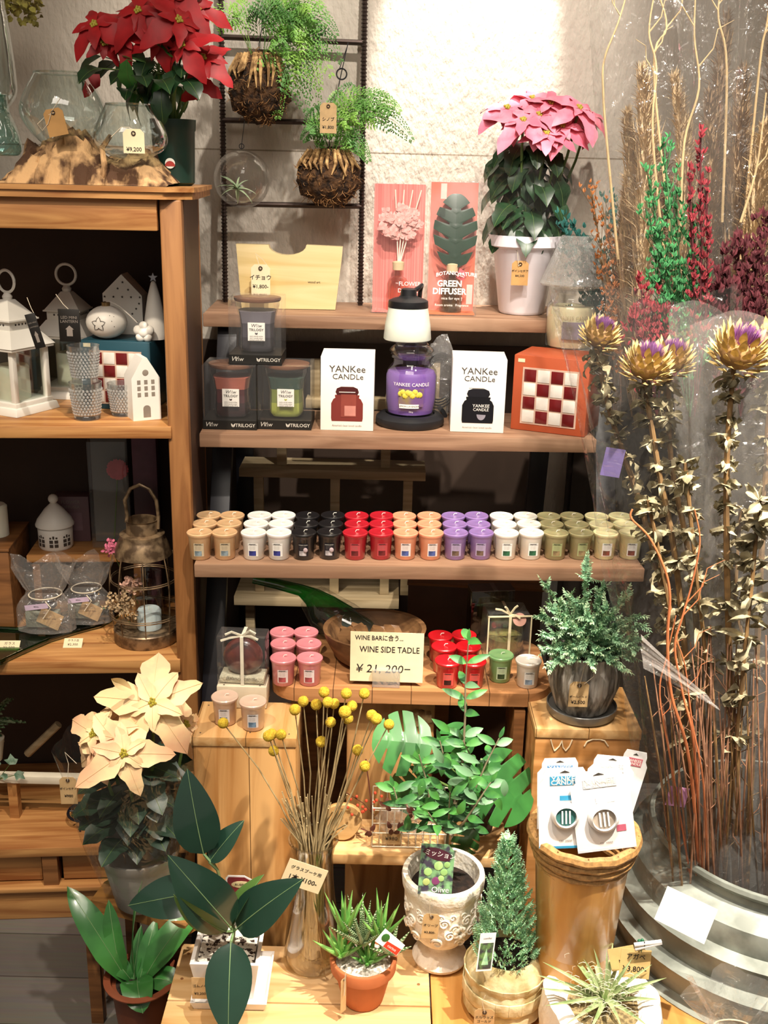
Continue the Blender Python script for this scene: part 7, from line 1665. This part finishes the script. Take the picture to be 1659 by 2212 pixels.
statice('green_statice_spray', 'green dyed dried spray right of the orange one', (1490, 900, 1.72), [(1435, 320, 1.71), (1400, 380, 1.72), (1395, 450, 1.72), (1420, 500, 1.72), (1458, 400, 1.72), (1500, 450, 1.71), (1500, 560, 1.71), (1410, 600, 1.72), (1470, 620, 1.72)], gr, mat('green_dyed_stem', '3f7a4a', .7), 8, .010)
statice('red_sprig', 'slim dark red sprig rising above the green spray', (1500, 900, 1.70), [(1512, 295, 1.69), (1525, 395, 1.69), (1490, 380, 1.69)], rd_, ma, 7, .010, dens=.006)
statice('maroon_spray', 'dark maroon dried spray filling the space at the right edge', (1600, 900, 1.76), [(1560, 560, 1.75), (1600, 520, 1.76), (1640, 540, 1.76), (1660, 480, 1.78), (1580, 620, 1.74), (1640, 650, 1.74), (1540, 640, 1.76), (1610, 680, 1.74)], ma, ma, 12, .014, dens=.028)
statice('teal_spray', 'dark teal dried spray behind the glass jar shade', (1300, 760, 2.22), [(1215, 480, 2.24), (1245, 500, 2.24), (1270, 540, 2.22), (1320, 440, 2.26), (1340, 520, 2.26)], tl_, tl_, 8, .013)
statice('red_brown_spray', 'reddish dried spray low between the orange and green ones', (1420, 900, 1.70), [(1385, 620, 1.70), (1410, 650, 1.70), (1370, 680, 1.7), (1440, 680, 1.7)], rd_, ma, 8, .011)
# ------------------------------------------------------------------ cellophane sleeves
def wrap(foot, top, r0, r1, label, mt=film, wob=.05, up=1.0, seg=56, rows=26, ry=.6, flare=1.3):
    a, c = at(*foot), at(*top); vs = []; fs = []; ax = c-a
    for j in range(rows+1):
        v = j/rows
        for i in range(seg):
            an = 2*math.pi*i/seg; f_ = 1+wob*math.sin(an*6+v*5)+wob*.7*math.sin(an*11-v*9)+wob*1.6*noise.noise(Vector((math.cos(an)*2, math.sin(an)*2, v*7)))
            r_ = (r0+(r1-r0)*v**flare)*f_; p = ax*v+Vector((r_*math.cos(an), r_*math.sin(an)*ry, (.02*math.sin(an*3+1) if j == rows else 0))); vs.append(p)
    for j in range(rows):
        for i in range(seg): q, q2 = j*seg+i, j*seg+(i+1) % seg; fs.append((q, q2, q2+seg, q+seg))
    solo('cellophane_sleeve', MB().add(vs, fs, mt, True), label, 'cellophane wrap', a)
wrap((1490, 1952, 1.54), (1395, 640, 1.56), .066, .135, 'clear wrinkled sleeve around the thistles and orange twigs', film, .06, flare=2.0)
wrap((1590, 1962, 1.54), (1620, 690, 1.56), .06, .110, 'clear wrinkled sleeve around the stems at the right edge', film2, .06, flare=.7)
wrap((1440, 900, 1.82), (1440, -60, 1.84), .09, .125, 'tall clear sleeve around the statice and pampas', film, .05)
wrap((1610, 900, 1.84), (1640, -60, 1.86), .09, .13, 'tall clear sleeve at the top right corner', film, .05)
# fold of film across the lower bundle
fl = [(1384, 1370, 1.40), (1388, 1440, 1.40), (1556, 1535, 1.40), (1525, 1500, 1.405)]; cp = px3(fl); c = sum(cp, Vector())/4
b = MB(); n = 14
for j in range(5):
    pass
vs = []; fs = []
for j in range(9):
    for i in range(n+1):
        u, v = i/n, j/8; p = cp[0].lerp(cp[3], u).lerp(cp[1].lerp(cp[2], u), v)-c; vs.append(p+Vector((0, -.006*math.sin(v*9+u*3)-.004*math.sin(v*21), 0)))
for j in range(8):
    for i in range(n): q = j*(n+1)+i; fs.append((q, q+1, q+n+2, q+n+1))
solo('cellophane_fold', MB().add(vs, fs, clear('folded_cellophane', base=.10, edge=.6, rough=.12, milk=.15, milkcol=(.9, .82, .76), wr=1, ws=60), True), 'milky fold of film slanting across the lower wrapped bundle', 'cellophane', c)
for (x0, y0, x1, y1, Y, colr, lb_) in ((1444, 1700, 1482, 1742, 1.48, 'c98fb8', 'small pink paper label inside the lower wrapped bundle'), (1305, 968, 1342, 1030, 1.515, '5f5280', 'violet paper label on the sleeve beside the candle shelf')):
    a, c = at(x0, y0, Y), at(x1, y1, Y); solo('paper_label', MB().box((0, 0, 0), (c.x-a.x, .0008, a.z-c.z), mat('label_'+colr, colr, .6), rot=(0, R(8), 0)), lb_, 'label', (a+c)/2)
# bottom-right gift bag
b = MB(); Yg = 1.30; c = at(1580, 2235, Yg); vs = []; fs = []; nx = 40
for j in range(9):
    v = j/8
    for i in range(nx):
        a = 2*math.pi*i/nx; w_ = (.052 if v < .35 else .052-.024*(v-.35)/.2 if v < .55 else .028+.050*((v-.55)/.45)); pl = 1+.16*math.sin(a*8)*(v > .3)
        vs.append((w_*math.cos(a)*pl, w_*.5*math.sin(a)*pl, -.07+.155*v+.012*math.sin(a*5)*(v if v > .6 else 0)))
for j in range(8):
    for i in range(nx): q, q2 = j*nx+i, j*nx+(i+1) % nx; fs.append((q, q2, q2+nx, q+nx))
t = thing('cellophane_gift_bag', 'crinkled clear cellophane bag in the bottom right corner', 'gift bag', c)
MB().add(vs, fs, film2, True).build('cellophane', t); MB().ball((0, 0, -.04), (.04, .022, .028), mat('pale_contents', 'cfc6b8', .7, vs=30), 16).build('contents', t); MB().ring((0, 0, .015), .028, .0013, twine, 20, sq=.5).build('tie', t)
